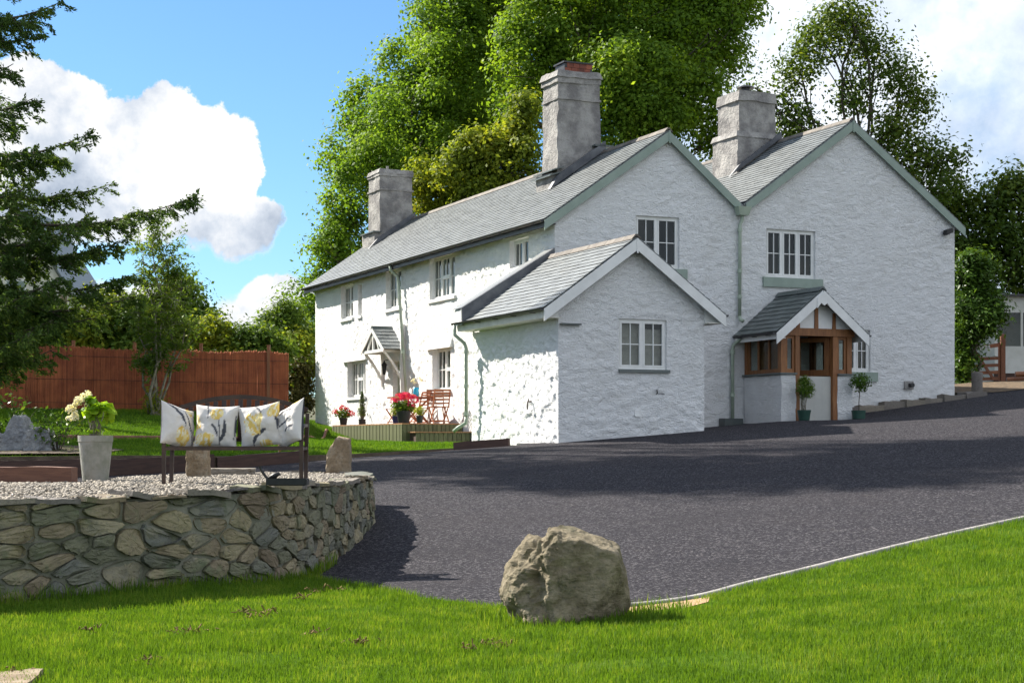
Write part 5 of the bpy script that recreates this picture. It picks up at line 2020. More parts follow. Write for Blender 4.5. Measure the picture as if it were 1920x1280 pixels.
m, t = principled('cushion_print')
at_ = t.n('ShaderNodeVertexColor')
at_.layer_name = 'print'
t.put(t.p.inputs['Base Color'], at_.outputs[0])
t.p.inputs['Roughness'].default_value = 0.9
bump(t, t.noise(coords(t), 9.0, 5, 0.6), 0.012)
M['cushion'] = m
MARKS = [
    [('stem', (-0.75, 0.95), (0.05, -0.1), 0.10, 0.09), ('stem', (0.1, 0.75), (0.85, -0.6), -0.05, 0.05), ('stem', (0.3, 0.1), (0.75, -0.9), 0.0, 0.03), ('flower', -0.05, -0.55, 0.42, 0.36, 0.2, 1), ('flower', 0.55, 0.75, 0.3, 0.2, 1.0, 2)],
    [('stem', (0.18, 0.25), (0.22, -1.0), 0.02, 0.035), ('stem', (0.45, 0.2), (0.22, -0.8), 0.12, 0.09), ('stem', (-0.2, 0.05), (0.15, -0.55), 0.08, 0.06), ('stem', (-0.42, 1.0), (-0.38, 0.3), 0.03, 0.045), ('stem', (0.95, 0.5), (0.9, -0.6), 0.05, 0.05), ('flower', 0.12, 0.55, 0.42, 0.24, 0.3, 3), ('flower', -0.5, -0.72, 0.45, 0.26, 0.1, 4), ('flower', -0.95, 0.1, 0.15, 0.3, 0.3, 5)],
    [('stem', (0.3, -0.3), (-0.35, -0.95), -0.14, 0.10), ('stem', (-0.1, 0.95), (0.2, 0.2), 0.12, 0.06), ('stem', (0.85, 0.4), (0.9, -0.3), 0.05, 0.06), ('flower', -0.25, 0.0, 0.40, 0.5, 0.1, 6), ('flower', 0.75, 0.62, 0.26, 0.34, -0.3, 7), ('flower', 0.2, -0.92, 0.3, 0.14, 0.0, 8)],
    [('stem', (-0.8, 0.2), (0.6, 0.55), 0.15, 0.09), ('stem', (-0.7, -0.1), (0.7, 0.25), -0.08, 0.05), ('stem', (-0.5, 0.9), (-0.9, 0.2), 0.1, 0.08), ('stem', (0.2, -0.5), (0.8, -0.3), 0.1, 0.06), ('flower', -0.8, -0.7, 0.2, 0.4, 0.0, 9), ('flower', 0.5, 0.95, 0.3, 0.12, 0.0, 10)],
]
CUSH = [(-0.665, -0.02, 0.645, 56, 15, 'leftmost tulip cushion, turned to the right against the bench arm'), (-0.225, 0.02, 0.645, 2, 2, 'cushion second from left with a yellow tulip on a straight dark stem'),
        (0.275, 0.02, 0.655, -6, -9, 'cushion third from left with one large pale yellow tulip'), (0.63, -0.02, 0.665, -54, -18, 'rightmost tulip cushion, turned to the left showing its dark back')]
for k, (x, y, z, yaw, roll, lab) in enumerate(CUSH):
    n = 40
    g = np.linspace(-1, 1, n)
    aa, bb = np.meshgrid(g, g)
    edge = np.maximum(np.abs(aa), np.abs(bb))
    th = ((1 - np.abs(aa) ** 2.6) * (1 - np.abs(bb) ** 2.6)).clip(0) ** 0.55
    wr = fbm(np.c_[aa.ravel() * 2.2, bb.ravel() * 2.2, aa.ravel() * 0 + k], 4, 30 + k).reshape(aa.shape)
    hx = aa * (1 - 0.09 * (1 - bb ** 2)) * 0.248
    hz = bb * (1 - 0.09 * (1 - aa ** 2)) * 0.258
    fr = -(0.115 * th + 0.022 * wr * th) - 0.002
    bk = 0.075 * th + 0.002
    V = np.r_[np.c_[hx.ravel(), fr.ravel(), hz.ravel()], np.c_[hx.ravel(), bk.ravel(), hz.ravel()]]
    ii = np.arange(n * n).reshape(n, n)
    q = np.stack([ii[:-1, :-1], ii[:-1, 1:], ii[1:, 1:], ii[1:, :-1]], -1).reshape(-1, 4)
    me = npmesh('cushion', V, np.r_[q, q[:, ::-1] + n * n])
    colr = np.r_[paint(aa.ravel(), bb.ravel(), MARKS[k]), np.tile([0.035, 0.035, 0.05], (n * n, 1))]
    ca = me.color_attributes.new('print', 'FLOAT_COLOR', 'POINT')
    ca.data.foreach_set('color', np.c_[colr, np.ones(len(colr))].astype(np.float32).ravel())
    o = obj('cushion', me, M['cushion'], smooth=True)
    o.location = Vector(BN.location) + Vector((x, y, z))
    o.rotation_euler = (Matrix.Rotation(math.radians(yaw), 3, 'Z') @ Matrix.Rotation(math.radians(-14), 3, 'X') @ Matrix.Rotation(math.radians(roll), 3, 'Y')).to_euler()
    tag(o, lab, 'cushion', 'tulip print cushions on the bench')

# black iron tray with a bird and a raised handle
tx_, ty_ = (536 - CX) / F * 17.15, 17.25
TR = thing('iron_tray', 'black iron tray with raised handle and small bird on the wall', 'tray', (tx_, ty_, float(terr_z(tx_, ty_)) + 0.035))
m_ = MB()
m_.hexa([(-0.17, -0.09, 0), (0.19, -0.09, 0), (0.19, 0.09, 0), (-0.17, 0.09, 0), (-0.20, -0.11, 0.012), (0.21, -0.11, 0.012), (0.21, 0.11, 0.012), (-0.20, 0.11, 0.012)])
for a in (((-0.20, -0.11), (0.21, -0.11)), ((-0.20, 0.11), (0.21, 0.11)), ((-0.20, -0.11), (-0.20, 0.11)), ((0.21, -0.11), (0.21, 0.11))):
    m_.bar((*a[0], 0.04), (*a[1], 0.04), 0.012, 0.065)
m_.build('tray', M['iron'], TR)
m_ = MB()
m_.tube([(-0.19, 0, 0.05), (-0.23, 0, 0.10), (-0.275, 0, 0.165), (-0.285, 0, 0.20)], [0.016, 0.014, 0.015, 0.018], 8)
m_.build('handle', M['iron'], TR)
m_ = MB()
m_.tube([(-0.20, 0.0, 0.075), (-0.165, 0, 0.09), (-0.13, 0, 0.10), (-0.105, 0, 0.115), (-0.085, 0, 0.118), (-0.065, 0, 0.112)], [0.006, 0.022, 0.032, 0.024, 0.018, 0.003], 10)
m_.build('bird', M['iron'], TR, smooth=True)


# ---------------------------------------------------------------- folding table and chairs on the deck
def place(o, u, v, z, rot=0.0):
    x, y = uv(u, v)
    o.location = (x, y, EYE + z)
    o.rotation_euler = (0, 0, HA + rot)


def chair(label):
    c = thing('folding_chair', label, 'chair', group='folding teak chairs on the deck')
    for s in (-1, 1):
        m_ = MB()
        m_.bar((s * 0.20, -0.20, 0.0), (s * 0.20, 0.22, 0.47), 0.022, 0.035, (0, 1, 0))
        m_.build('leg', M['teak'], c)
        m_ = MB()
        m_.bar((s * 0.225, 0.24, 0.0), (s * 0.225, -0.20, 0.46), 0.022, 0.035, (0, 1, 0))
        m_.bar((s * 0.225, 0.17, 0.44), (s * 0.225, 0.30, 0.93), 0.024, 0.04, (0, 1, 0))
        m_.build('leg', M['teak'], c)
    for k in range(6):
        m_ = MB()
        y = -0.20 + 0.068 * k
        m_.box(-0.215, 0.215, y, y + 0.055, 0.455, 0.472)
        m_.build('seat_slat', M['teak'], c)
    m_ = MB()
    m_.bar((-0.235, 0.30, 0.915), (0.235, 0.30, 0.915), 0.024, 0.055)
    m_.build('back_rail', M['teak'], c)
    m_ = MB()
    m_.bar((-0.21, 0.20, 0.56), (0.21, 0.20, 0.56), 0.02, 0.04)
    m_.build('back_rail', M['teak'], c)
    for z in (0.66, 0.75, 0.84):
        m_ = MB()
        y = 0.17 + (z - 0.44) * 0.265
        m_.bar((-0.215, y, z), (0.215, y, z), 0.014, 0.045)
        m_.build('back_slat', M['teak'], c)
    m_ = MB()
    m_.bar((-0.2, 0.19, 0.06), (0.2, 0.19, 0.06), 0.02, 0.03)
    m_.bar((-0.2, -0.17, 0.08), (0.2, -0.17, 0.08), 0.02, 0.03)
    m_.build('stretcher', M['teak'], c)
    return c


TU, TV = -0.95, 7.35
ch = chair('folding teak chair nearest the downpipe, its back to the white wall')
place(ch, -0.42, 6.75, dz, math.radians(150))
c2_ = copy_tree(ch)
c2_['label'] = 'folding teak chair by the side door, leaning back'
place(c2_, -0.75, 9.1, dz, math.radians(-62))
c3_ = copy_tree(ch)
c3_['label'] = 'folding teak chair behind the left end of the table'
place(c3_, -0.42, 8.2, dz, math.radians(-78))
c4_ = copy_tree(ch)
c4_['label'] = 'folding teak chair in front of the table, seen from behind'
place(c4_, -0.55, 6.25, dz, math.radians(178))
TB = thing('garden_table', 'folding teak garden table on the deck with slatted top', 'table')
for k in range(9):
    m_ = MB()
    m_.box(-0.55, 0.55, -0.36 + 0.081 * k, -0.29 + 0.081 * k, 0.735, 0.757)
    m_.build('top_slat', M['teak'], TB)
m_ = MB()
m_.box(-0.57, -0.552, -0.36, 0.36, 0.71, 0.757)
m_.box(0.552, 0.57, -0.36, 0.36, 0.71, 0.757)
m_.box(-0.40, -0.37, -0.34, 0.34, 0.70, 0.733)
m_.box(0.37, 0.40, -0.34, 0.34, 0.70, 0.733)
m_.build('top_frame', M['teak'], TB)
for s in (-1, 1):
    m_ = MB()
    m_.bar((-0.42, s * 0.30, 0.0), (0.40, s * 0.30, 0.70), 0.03, 0.045, (1, 0, 0))
    m_.build('leg', M['teak'], TB)
    m_ = MB()
    m_.bar((0.42, s * 0.265, 0.0), (-0.40, s * 0.265, 0.70), 0.03, 0.045, (1, 0, 0))
    m_.build('leg', M['teak'], TB)
for x, z in ((-0.38, 0.04), (0.38, 0.04)):
    m_ = MB()
    m_.bar((x, -0.3, z), (x, 0.3, z), 0.03, 0.03)
    m_.build('stretcher', M['teak'], TB)
place(TB, TU, TV, dz, math.radians(8))
tz = dz + 0.757
cyan = pm('cyan_glaze', (0.02, 0.36, 0.62), (0.03, 0.45, 0.70), 4.0, 0.25)
red = pm('red_ceramic', (0.55, 0.03, 0.03), (0.45, 0.02, 0.03), 4.0, 0.3)
orange = pm('orange_fruit', (0.72, 0.20, 0.03), (0.6, 0.14, 0.02), 6.0, 0.5)


def small(name, prof, u, v, z, mat, label, cat, n=16, grp=None):
    m_ = MB()
    m_.lathe(prof, n)
    o = m_.build(name, mat, smooth=True)
    place(o, u, v, z)
    return tag(o, label, cat, grp)


JG = small('jug', [(0.06, 0), (0.075, 0.02), (0.085, 0.10), (0.07, 0.20), (0.085, 0.27), (0.075, 0.265), (0.06, 0.20), (0.05, 0.03)], TU + 0.15, TV, tz + 0.001, cyan, 'bright blue jug of white flowers on the garden table', 'jug')
small('cup', [(0.03, 0), (0.045, 0.02), (0.05, 0.09), (0.043, 0.088), (0.03, 0.02)], TU - 0.12, TV - 0.12, tz + 0.001, red, 'small red cup on the table, left of the blue jug', 'cup')
small('bowl', [(0.05, 0), (0.10, 0.035), (0.13, 0.075), (0.12, 0.073), (0.05, 0.02)], TU - 0.30, TV + 0.05, tz + 0.001, red, 'red bowl on the left half of the garden table', 'bowl')
small('glass', [(0.03, 0), (0.035, 0.12), (0.032, 0.118), (0.026, 0.01)], TU - 0.02, TV + 0.18, tz + 0.001, M['glass'], 'clear drinking glass behind the blue jug', 'glass')
for k, (du, dv) in enumerate(((0.0, -0.15), (-0.10, 0.05))):
    small('fruit', [(0.01, 0), (0.03, 0.008), (0.042, 0.04), (0.03, 0.072), (0.01, 0.08)], TU + du, TV + dv, tz + 0.001, orange, ['orange fruit at the front edge of the garden table', 'orange fruit between the red bowl and the blue jug'][k], 'fruit')
# ---------------------------------------------------------------- leaves, trunks and limbs
def leaves(P, N, size, aspect, r, fold=0.0):
    """one rhombic leaf at each point P with normal N"""
    n = len(P)
    N = N / np.maximum(np.linalg.norm(N, axis=1), 1e-6)[:, None]
    T = np.cross(N, r.normal(0, 1, (n, 3)))
    T /= np.maximum(np.linalg.norm(T, axis=1), 1e-6)[:, None]
    B = np.cross(N, T)
    s = (size * r.uniform(0.6, 1.25, n))[:, None]
    V = np.empty((n, 4, 3))
    V[:, 0] = P - T * s * 0.5
    V[:, 1] = P + B * s * 0.5 * aspect + T * s * 0.05 + N * s * fold
    V[:, 2] = P + T * s * 0.5
    V[:, 3] = P - B * s * 0.5 * aspect + T * s * 0.05 + N * s * fold
    return V.reshape(-1, 3)


def quads(nv):
    return np.arange(nv).reshape(-1, 4)


def crown_points(lobes, n, r, clump=0.42, per=26, shell=0.55, flat=0.75, sub=13):
    """clustered points over a set of ellipsoid lobes (centre, radii); returns points and outward directions"""
    w = np.array([(l[1][0] * l[1][1] * l[1][2]) ** (2 / 3) for l in lobes])
    w /= w.sum()
    P, O = [], []
    for (c, rad), k in zip(lobes, w):
        m_ = max(1, int(n * k / per))
        ns = sub
        ds = r.normal(0, 1, (ns, 3))
        ds /= np.linalg.norm(ds, axis=1)[:, None]
        cs = np.array(c) + ds * np.array(rad) * r.uniform(max(shell, 0.45), 0.82, (ns, 1))
        rs = np.array(rad)[None] * r.uniform(0.24, 0.46, (ns, 1))
        which = r.integers(0, ns, m_)
        d = r.normal(0, 1, (m_, 3)) + np.array([0, 0, 0.55]) + 0.5 * ds[which]
        d /= np.linalg.norm(d, axis=1)[:, None]
        rr = (0.5 + 0.55 * r.random((m_, 1)) ** 0.5)
        q = cs[which] + d * rr * rs[which]
        loose = r.random(m_) < 0.14
        dl = r.normal(0, 1, (m_, 3))
        dl /= np.linalg.norm(dl, axis=1)[:, None]
        q = np.where(loose[:, None], np.array(c) + dl * np.array(rad) * r.uniform(shell, 1.0, (m_, 1)), q)
        e = r.normal(0, 1, (m_, per, 3)) * np.array([1, 1, flat]) * clump * r.uniform(0.6, 1.3, (m_, 1, 1))
        P.append((q[:, None] + e).reshape(-1, 3))
        O.append(np.repeat(d, per, 0) + 0.5 * e.reshape(-1, 3) / clump)
    return np.concatenate(P), np.concatenate(O)


def limb(mb, a, b, r0, r1, r, sag=0.15, n=6, sides=6):
    a, b = np.array(a, dtype=float), np.array(b, dtype=float)
    L = np.linalg.norm(b - a)
    pts, rs = [], []
    off = r.normal(0, 0.10 * L, 3)
    for t in np.linspace(0, 1, n):
        p = a + (b - a) * t + off * math.sin(math.pi * t) * 0.6 + np.array([0, 0, sag * L * math.sin(math.pi * t)])
        pts.append(p + (r.normal(0, 0.02 * L, 3) if 0 < t < 1 else 0))
        rs.append(r0 + (r1 - r0) * t)
    mb.tube(pts, rs, sides)
    return pts


def tree(name, label, cat, base, lobes, n, size, mat, seed, trunk=0.3, bark='bark', clump=0.42, per=26, aspect=0.62, up=0.5, shell=0.55, group=None, twigs=3, droop=0.0):
    r = np.random.default_rng(seed)
    T = thing(name, label, cat, base, group=group)
    b = np.array(base)
    mb = MB()
    top = max(l[0][2] for l in lobes)
    cen = np.mean([l[0] for l in lobes], 0)
    tp = np.array([cen[0], cen[1], b[2] + (top - b[2]) * 0.62])
    tr = [b + (tp - b) * np.array([t ** 1.3, t ** 1.3, t]) + (r.normal(0, 0.12, 3) * (0 < t)) for t in np.linspace(0, 1, 8)]
    tr[0] = b - np.array([0, 0, 0.25])
    mb.tube([p - b for p in tr], [trunk * (1 - 0.85 * k / 7) for k in range(8)], 9)
    for c, rad in lobes:
        c = np.array(c)
        k = int(np.clip(np.searchsorted([p[2] for p in tr], c[2] - 0.6 * np.linalg.norm(c[:2] - tp[:2])) - 1, 1, 6))
        lp = limb(mb, tr[k] - b, c - b, trunk * (0.5 - 0.05 * k), 0.03, r, 0.05)
        for _ in range(twigs):
            d = r.normal(0, 1, 3)
            d /= np.linalg.norm(d)
            limb(mb, lp[r.integers(2, 5)], c - b + d * np.array(rad) * 0.85, trunk * 0.10, 0.012, r, 0.03, 5, 5)
    mb.build('trunk', M[bark], T, smooth=True)
    P, O = crown_points(lobes, n, r, clump, per, shell)
    if droop:
        P[:, 2] -= droop * r.random(len(P)) ** 2
    N = O * 0.7 + r.normal(0, 0.55, P.shape) + np.array([0, 0, up])
    V = leaves(P - b, N, size, aspect, r, 0.06)
    obj('crown', npmesh('crown', V, quads(len(V))), mat, T)
    return T


def lobe(px, py, rpx, Y, ry=1.0, rd=1.0):
    p = at(px, py, Y)
    k = rpx / F * Y
    return (tuple(p), (k, k * rd, k * ry))


M['syc'] = leaf_mat('sycamore_leaf', (0.075, 0.145, 0.018), (0.13, 0.235, 0.026), (0.225, 0.33, 0.04), 0.52, 0.45, 0.35)
M['syc_b'] = leaf_mat('sycamore_leaf_bright', (0.075, 0.145, 0.016), (0.14, 0.245, 0.024), (0.26, 0.36, 0.038), 0.52, 0.45, 0.3)
M['olive'] = leaf_mat('shrub_leaf', (0.09, 0.135, 0.018), (0.19, 0.25, 0.024), (0.32, 0.33, 0.035), 0.5, 0.5, 0.5)
M['birch'] = leaf_mat('birch_leaf', (0.04, 0.08, 0.012), (0.085, 0.14, 0.02), (0.16, 0.20, 0.03), 0.42, 0.4, 0.4)
M['hedge'] = leaf_mat('hedge_leaf', (0.045, 0.095, 0.014), (0.10, 0.17, 0.022), (0.20, 0.26, 0.04), 0.42, 0.5, 0.5)
M['rhodo'] = leaf_mat('rhododendron_leaf', (0.035, 0.075, 0.012), (0.07, 0.14, 0.018), (0.16, 0.24, 0.03), 0.3, 0.3, 0.6)
M['fir'] = leaf_mat('fir_needle', (0.03, 0.066, 0.018), (0.07, 0.125, 0.028), (0.16, 0.235, 0.05), 0.36, 0.55, 0.5)
M['rowan'] = leaf_mat('rowan_leaf', (0.06, 0.115, 0.02), (0.11, 0.185, 0.028), (0.19, 0.26, 0.05), 0.45, 0.5, 0.6)
M['lime'] = leaf_mat('lime_leaf', (0.13, 0.26, 0.015), (0.22, 0.38, 0.02), (0.34, 0.48, 0.04), 0.5, 0.45, 3.0)
M['white_petal'] = leaf_mat('white_petal', (0.62, 0.63, 0.50), (0.75, 0.74, 0.66), (0.82, 0.81, 0.76), 0.35, 0.6, 6.0)
M['pink_petal'] = leaf_mat('pink_petal', (0.45, 0.015, 0.07), (0.60, 0.03, 0.12), (0.72, 0.08, 0.20), 0.3, 0.6, 8.0)
M['red_petal'] = leaf_mat('red_petal', (0.42, 0.012, 0.03), (0.58, 0.02, 0.05), (0.66, 0.05, 0.10), 0.3, 0.6, 8.0)

# ---- tall trees behind the cottage
YA = 69.0
LA = [lobe(*a) for a in ((655, 300, 62, 68), (700, 215, 66, 70), (765, 140, 74, 70), (830, 60, 84, 71), (900, 0, 95, 72), (700, 330, 85, 66), (770, 235, 100, 67), (850, 160, 100, 69), (635, 395, 44, 67), (622, 470, 44, 66), (590, 545, 48, 66),
                          (640, 560, 55, 67), (600, 620, 42, 66), (655, 455, 60, 67), (930, 80, 90, 72), (880, -60, 95, 73), (920, -90, 120, 74), (760, 330, 80, 68), (860, 260, 90, 71), (830, 130, 90, 76), (900, 160, 110, 78), (750, 260, 80, 75), (690, 520, 60, 70))]
tree('sycamore_tree', 'tall broad sycamore behind the far chimney, left of the tree group', 'tree', (at(790, 780, 70.5).x, 70.5, gz(at(790, 780, 70.5).x, 70.5)), LA, 150000, 0.18, M['syc'], 101, 0.42, clump=0.27, per=20, droop=0.25)
LB = [lobe(*a) for a in ((985, 110, 65, 63), (960, 190, 45, 62), (1010, 40, 80, 64), (1090, 70, 85, 63), (1075, -20, 110, 65), (1180, 30, 100, 64), (1260, 100, 95, 63), (1330, 30, 70, 64), (1375, 5, 52, 64), (1360, 110, 48, 64), (1220, 180, 90, 62),
                          (1300, 200, 62, 63), (1180, 240, 70, 62), (1340, 260, 40, 63), (1160, 140, 80, 61), (1020, 180, 60, 64), (1310, -70, 110, 66), (1180, -100, 130, 67), (1230, 290, 60, 63), (1120, 30, 120, 70), (1250, 10, 120, 70), (1280, 150, 90, 69), (1150, 320, 60, 64), (1380, -60, 70, 65))]
tree('sycamore_tree', 'huge dark sycamore rising behind the tall middle chimney', 'tree', (at(1180, 770, 66).x, 66, gz(at(1180, 770, 66).x, 66)), LB, 160000, 0.18, M['syc_b'], 102, 0.5, clump=0.27, per=20, droop=0.25)
LC = [lobe(*a) for a in ((860, 330, 55, 59), (920, 290, 52, 59), (970, 250, 38, 59), (960, 320, 55, 58.5), (815, 375, 42, 60), (900, 380, 50, 58.5), (790, 330, 32, 60), (985, 200, 26, 59))]
tree('hawthorn_tree', 'smaller yellow-green tree showing over the roof ridge between two chimneys', 'tree', (at(905, 780, 59.5).x, 59.5, gz(at(905, 780, 59.5).x, 59.5)), LC, 30000, 0.165, M['olive'], 103, 0.2, clump=0.22, per=18)
LD = [lobe(*a) for a in ((1540, 70, 48, 58), (1580, 25, 38, 58), (1500, 130, 40, 58), (1640, 110, 50, 58), (1690, 150, 40, 57.5), (1500, 240, 45, 58), (1470, 300, 32, 58), (1600, 180, 36, 58), (1680, 240, 48, 57.5), (1730, 290, 44, 57.5), (1780, 300, 26, 57), (1640, 300, 48, 57.5),
                          (1720, 200, 30, 57.5), (1560, 290, 40, 58.5), (1700, 350, 50, 57.5), (1760, 350, 26, 57), (1470, 190, 22, 58), (1610, 30, 24, 58), (1415, 165, 18, 58), (1540, 330, 40, 58))]
tree('birch_tree', 'airy birch tree with visible trunk behind the right gable', 'tree', (at(1555, 760, 58.5).x, 58.5, gz(at(1555, 760, 58.5).x, 58.5)), LD, 21000, 0.16, M['birch'], 104, 0.26, clump=0.34, per=12, shell=0.15, twigs=5, droop=0.3)
LE = [lobe(*a) for a in ((1790, 400, 50, 60), (1850, 385, 50, 60), (1915, 380, 55, 60), (1800, 460, 55, 59), (1870, 460, 60, 59), (1940, 470, 60, 59), (1990, 380, 70, 60), (1850, 540, 50, 59), (1920, 530, 50, 61), (1780, 340, 26, 60), (1900, 345, 24, 60), (1760, 430, 36, 61), (2050, 460, 80, 60), (1800, 610, 60, 62), (1830, 680, 50, 62), (1790, 690, 40, 62), (1760, 560, 60, 63), (1900, 640, 60, 64))]
tree('hazel_tree', 'broad bushy tree behind the shed at the right edge', 'tree', (at(1880, 740, 60).x, 60, gz(at(1880, 740, 60).x, 60)), LE, 38000, 0.19, M['birch'], 105, 0.2, clump=0.33, per=16, shell=0.4)
LF = [lobe(*a) for a in ((1812, 510, 30, 51), (1835, 500, 28, 51), (1820, 570, 34, 51), (1850, 560, 30, 51), (1815, 630, 32, 51), (1845, 605, 28, 50.5), (1806, 680, 20, 51), (1862, 585, 18, 50.5), (1808, 705, 16, 51))]
tree('rhododendron_bush', 'dense glossy rhododendron bush against the right corner of the cottage', 'bush', (at(1830, 710, 51).x, 51, gz(at(1830, 710, 51).x, 51)), LF, 14000, 0.17, M['rhodo'], 106, 0.08, clump=0.18, per=14, aspect=0.38, up=0.8)

# ---- hedge and trees beyond the reed fence
hl = []
r = np.random.default_rng(5)
for i, (px, py, rp) in enumerate(((-40, 600, 60), (40, 610, 55), (120, 615, 48), (190, 600, 50), (250, 620, 40), (330, 630, 38), (400, 635, 36), (450, 640, 30), (500, 645, 26), (556, 655, 20))):
    yo = 53.5 if i < 9 else 59.0
    lb = [lobe(px + r.uniform(-12, 12) * (i < 9), py, rp, yo), lobe(px + r.uniform(-25, 25) * (i < 9), py + 35, rp, yo - 0.3), lobe(px + (25 if i < 9 else 6), py + 20, rp * 0.8, yo + 1), lobe(px - 20, py + 45, rp * 0.9, yo - 0.5)]
    tree('hedge_shrub', ['dense green shrub at the far left, behind the conifer boughs', 'leafy shrub behind the fence left of the first visible post', 'shrub behind the fence under the lowest conifer bough', 'yellow-green shrub behind the fence, left of the slender tree', 'small shrub behind the fence just left of the slender tree stems',
         'green shrub behind the fence just right of the slender tree stems', 'round shrub behind the fence above the bench back', 'low shrub behind the right part of the fence', 'low shrub by the last fence post but one', 'hedge shrub between the fence end and the cottage'][i], 'shrub',
         (at(px, 770, yo).x, yo, gz(at(px, 770, yo).x, yo)), lb, 7000, 0.17, M['hedge'] if i % 3 else M['olive'], 200 + i, 0.07, clump=0.25, per=16, group='shrubs beyond the reed fence')
tree('willow_tree', 'pale feathery small tree behind the fence beside the cottage end', 'tree', (at(530, 770, 60).x, 60, gz(at(530, 770, 60).x, 60)),
     [lobe(505, 610, 28, 60), lobe(540, 600, 30, 60), lobe(570, 620, 22, 61), lobe(500, 640, 28, 60), lobe(550, 645, 30, 61), lobe(535, 575, 16, 60), lobe(480, 635, 20, 60)], 9000, 0.17, M['rowan'], 220, 0.08, 'bark', 0.22, 12, 0.4, shell=0.2)
tree('ash_tree', 'round dark tree behind the fence, right of the slender tree', 'tree', (at(300, 770, 58).x, 58, gz(at(300, 770, 58).x, 58)),
     [lobe(330, 560, 42, 58), lobe(365, 595, 32, 58), lobe(300, 600, 45, 58), lobe(250, 590, 45, 58), lobe(350, 625, 34, 58), lobe(220, 610, 40, 58)], 13000, 0.18, M['hedge'], 221, 0.12, 'bark', 0.28, 14, shell=0.3)
tree('beech_hedge', 'brownish clipped hedge end between fence and cottage wall', 'hedge', (at(564, 780, 58).x, 58, gz(at(564, 780, 58).x, 58)),
     [lobe(558, 695, 18, 58), lobe(570, 720, 18, 58.5), lobe(556, 745, 18, 58), lobe(578, 690, 16, 59), lobe(572, 755, 16, 58.5), lobe(553, 720, 14, 58)], 6500, 0.12, leaf_mat('beech_leaf', (0.06, 0.06, 0.018), (0.11, 0.10, 0.03), (0.15, 0.11, 0.04), 0.3), 222, 0.05, clump=0.15, per=12)

# ---- slender many-stemmed tree in front of the fence
r = np.random.default_rng(61)
base = at(290, 778, 46.3)
base.z = bz(base.x, base.y)
RT = thing('rowan_tree', 'slender many-stemmed tree in front of the reed fence', 'tree', base)
mb = MB()
bb = np.array(base)
tips = []
for px, py, dY in ((268, 470, 0.1), (290, 440, -0.1), (302, 455, 0.2), (318, 480, 0), (340, 520, 0.3), (255, 530, -0.2), (325, 560, -0.3), (298, 500, 0.3)):
    t = np.array(at(px, py, 46.3 + dY))
    lp = limb(mb, (r.normal(0, 0.08), r.normal(0, 0.08), -0.15), t - bb, 0.045, 0.008, r, 0.0, 9, 6)
    tips.append(lp)
mb.tube([(0, 0, -0.2), (0.02, 0, 0.05), (0.03, 0, 0.3)], [0.2, 0.15, 0.06], 9)
P = []
for lp in tips:
    lp = np.array(lp)
    for k in range(3, 9):
        for _ in range(9):
            a = lp[k] + r.normal(0, 0.05, 3)
            d = r.normal(0, 1, 3) * np.array([1, 1, 0.5]) + np.array([0, 0, 0.2])
            d /= np.linalg.norm(d)
            L = r.uniform(0.3, 0.95) * (0.55 if k < 4 else 1)
            mb.tube([a, a + d * L * 0.5 + np.array([0, 0, 0.03]), a + d * L], [0.008, 0.006, 0.003], 4)
            for q in np.linspace(0.35, 1.0, 9):
                P.append(a + d * L * q + r.normal(0, 0.055, (3, 3)))
mb.build('trunk', M['bark_pale'], RT, smooth=True)
P = np.concatenate([np.atleast_2d(p) for p in P])
V = leaves(P, r.normal(0, 0.6, P.shape) + np.array([0, 0, 0.8]), 0.12, 0.42, r)
obj('crown', npmesh('crown', V, quads(len(V))), M['rowan'], RT)
# ivy and grasses round its foot
P = np.array([0, 0, 0.25]) + r.normal(0, 1, (900, 3)) * np.array([0.16, 0.16, 0.22])
P = P[P[:, 2] > 0]
V = leaves(P, r.normal(0, 1, P.shape), 0.12, 0.3, r)
obj('foot_growth', npmesh('foot_growth', V, quads(len(V))), M['olive'], RT)

# ---- conifer reaching in from the left
r = np.random.default_rng(71)
cb = np.array([-13.4, 40.0, 0.0])
cb[2] = gz(cb[0], cb[1])
CT = thing('fir_tree', 'tall dark fir tree reaching in from the left edge', 'tree', tuple(cb))
mb = MB()
mb.tube([(0, 0, -0.3), (0, 0, 1), (0.05, 0, 6), (0, 0.05, 11), (0, 0, 15.5)], [0.40, 0.34, 0.24, 0.13, 0.02], 10)
boughs = []
for px, py, dY in ((112, 5, -0.5), (60, 40, 0.5), (80, 68, 0.3), (25, 120, -0.6), (62, 185, -0.5), (35, 230, 0.8), (165, 252, -0.8), (120, 300, 0.6), (196, 350, 0.3), (366, 370, -0.6), (300, 395, 0.9), (150, 420, -1.2), (262, 512, -0.4), (255, 555, 0.5), (180, 470, 1.2), (195, 590, 0.6),
                   (240, 450, -0.2), (110, 520, -1.5), (140, 560, 1.4), (100, 600, -0.8), (100, 655, -1.0), (60, 650, 0.5), (30, 560, -1.6), (20, 480, -1.2), (30, 400, -1.5), (70, 340, -1.0), (10, 300, 0), (60, 620, -1.6), (90, 450, 0.4), (60, 500, 0.8), (80, 560, 0.2), (45, 590, -0.3), (5, 540, 0.4)):
    boughs.append(np.array(at(px, py, 40.0 + dY * 1.6)) - cb)
nv = len(boughs)
for k in range(90):                                   # the rest of the tree, out of the frame
    z = r.uniform(2.0, 15)
    L = (15.8 - z) * 0.26 + 0.5
    a = r.uniform(0, 2 * math.pi)
    if math.cos(a) > 0.25 and z < 11.5:
        continue
    boughs.append(np.array([math.cos(a) * L, math.sin(a) * L, z - 0.15 * L]))
PN, NN = [], []
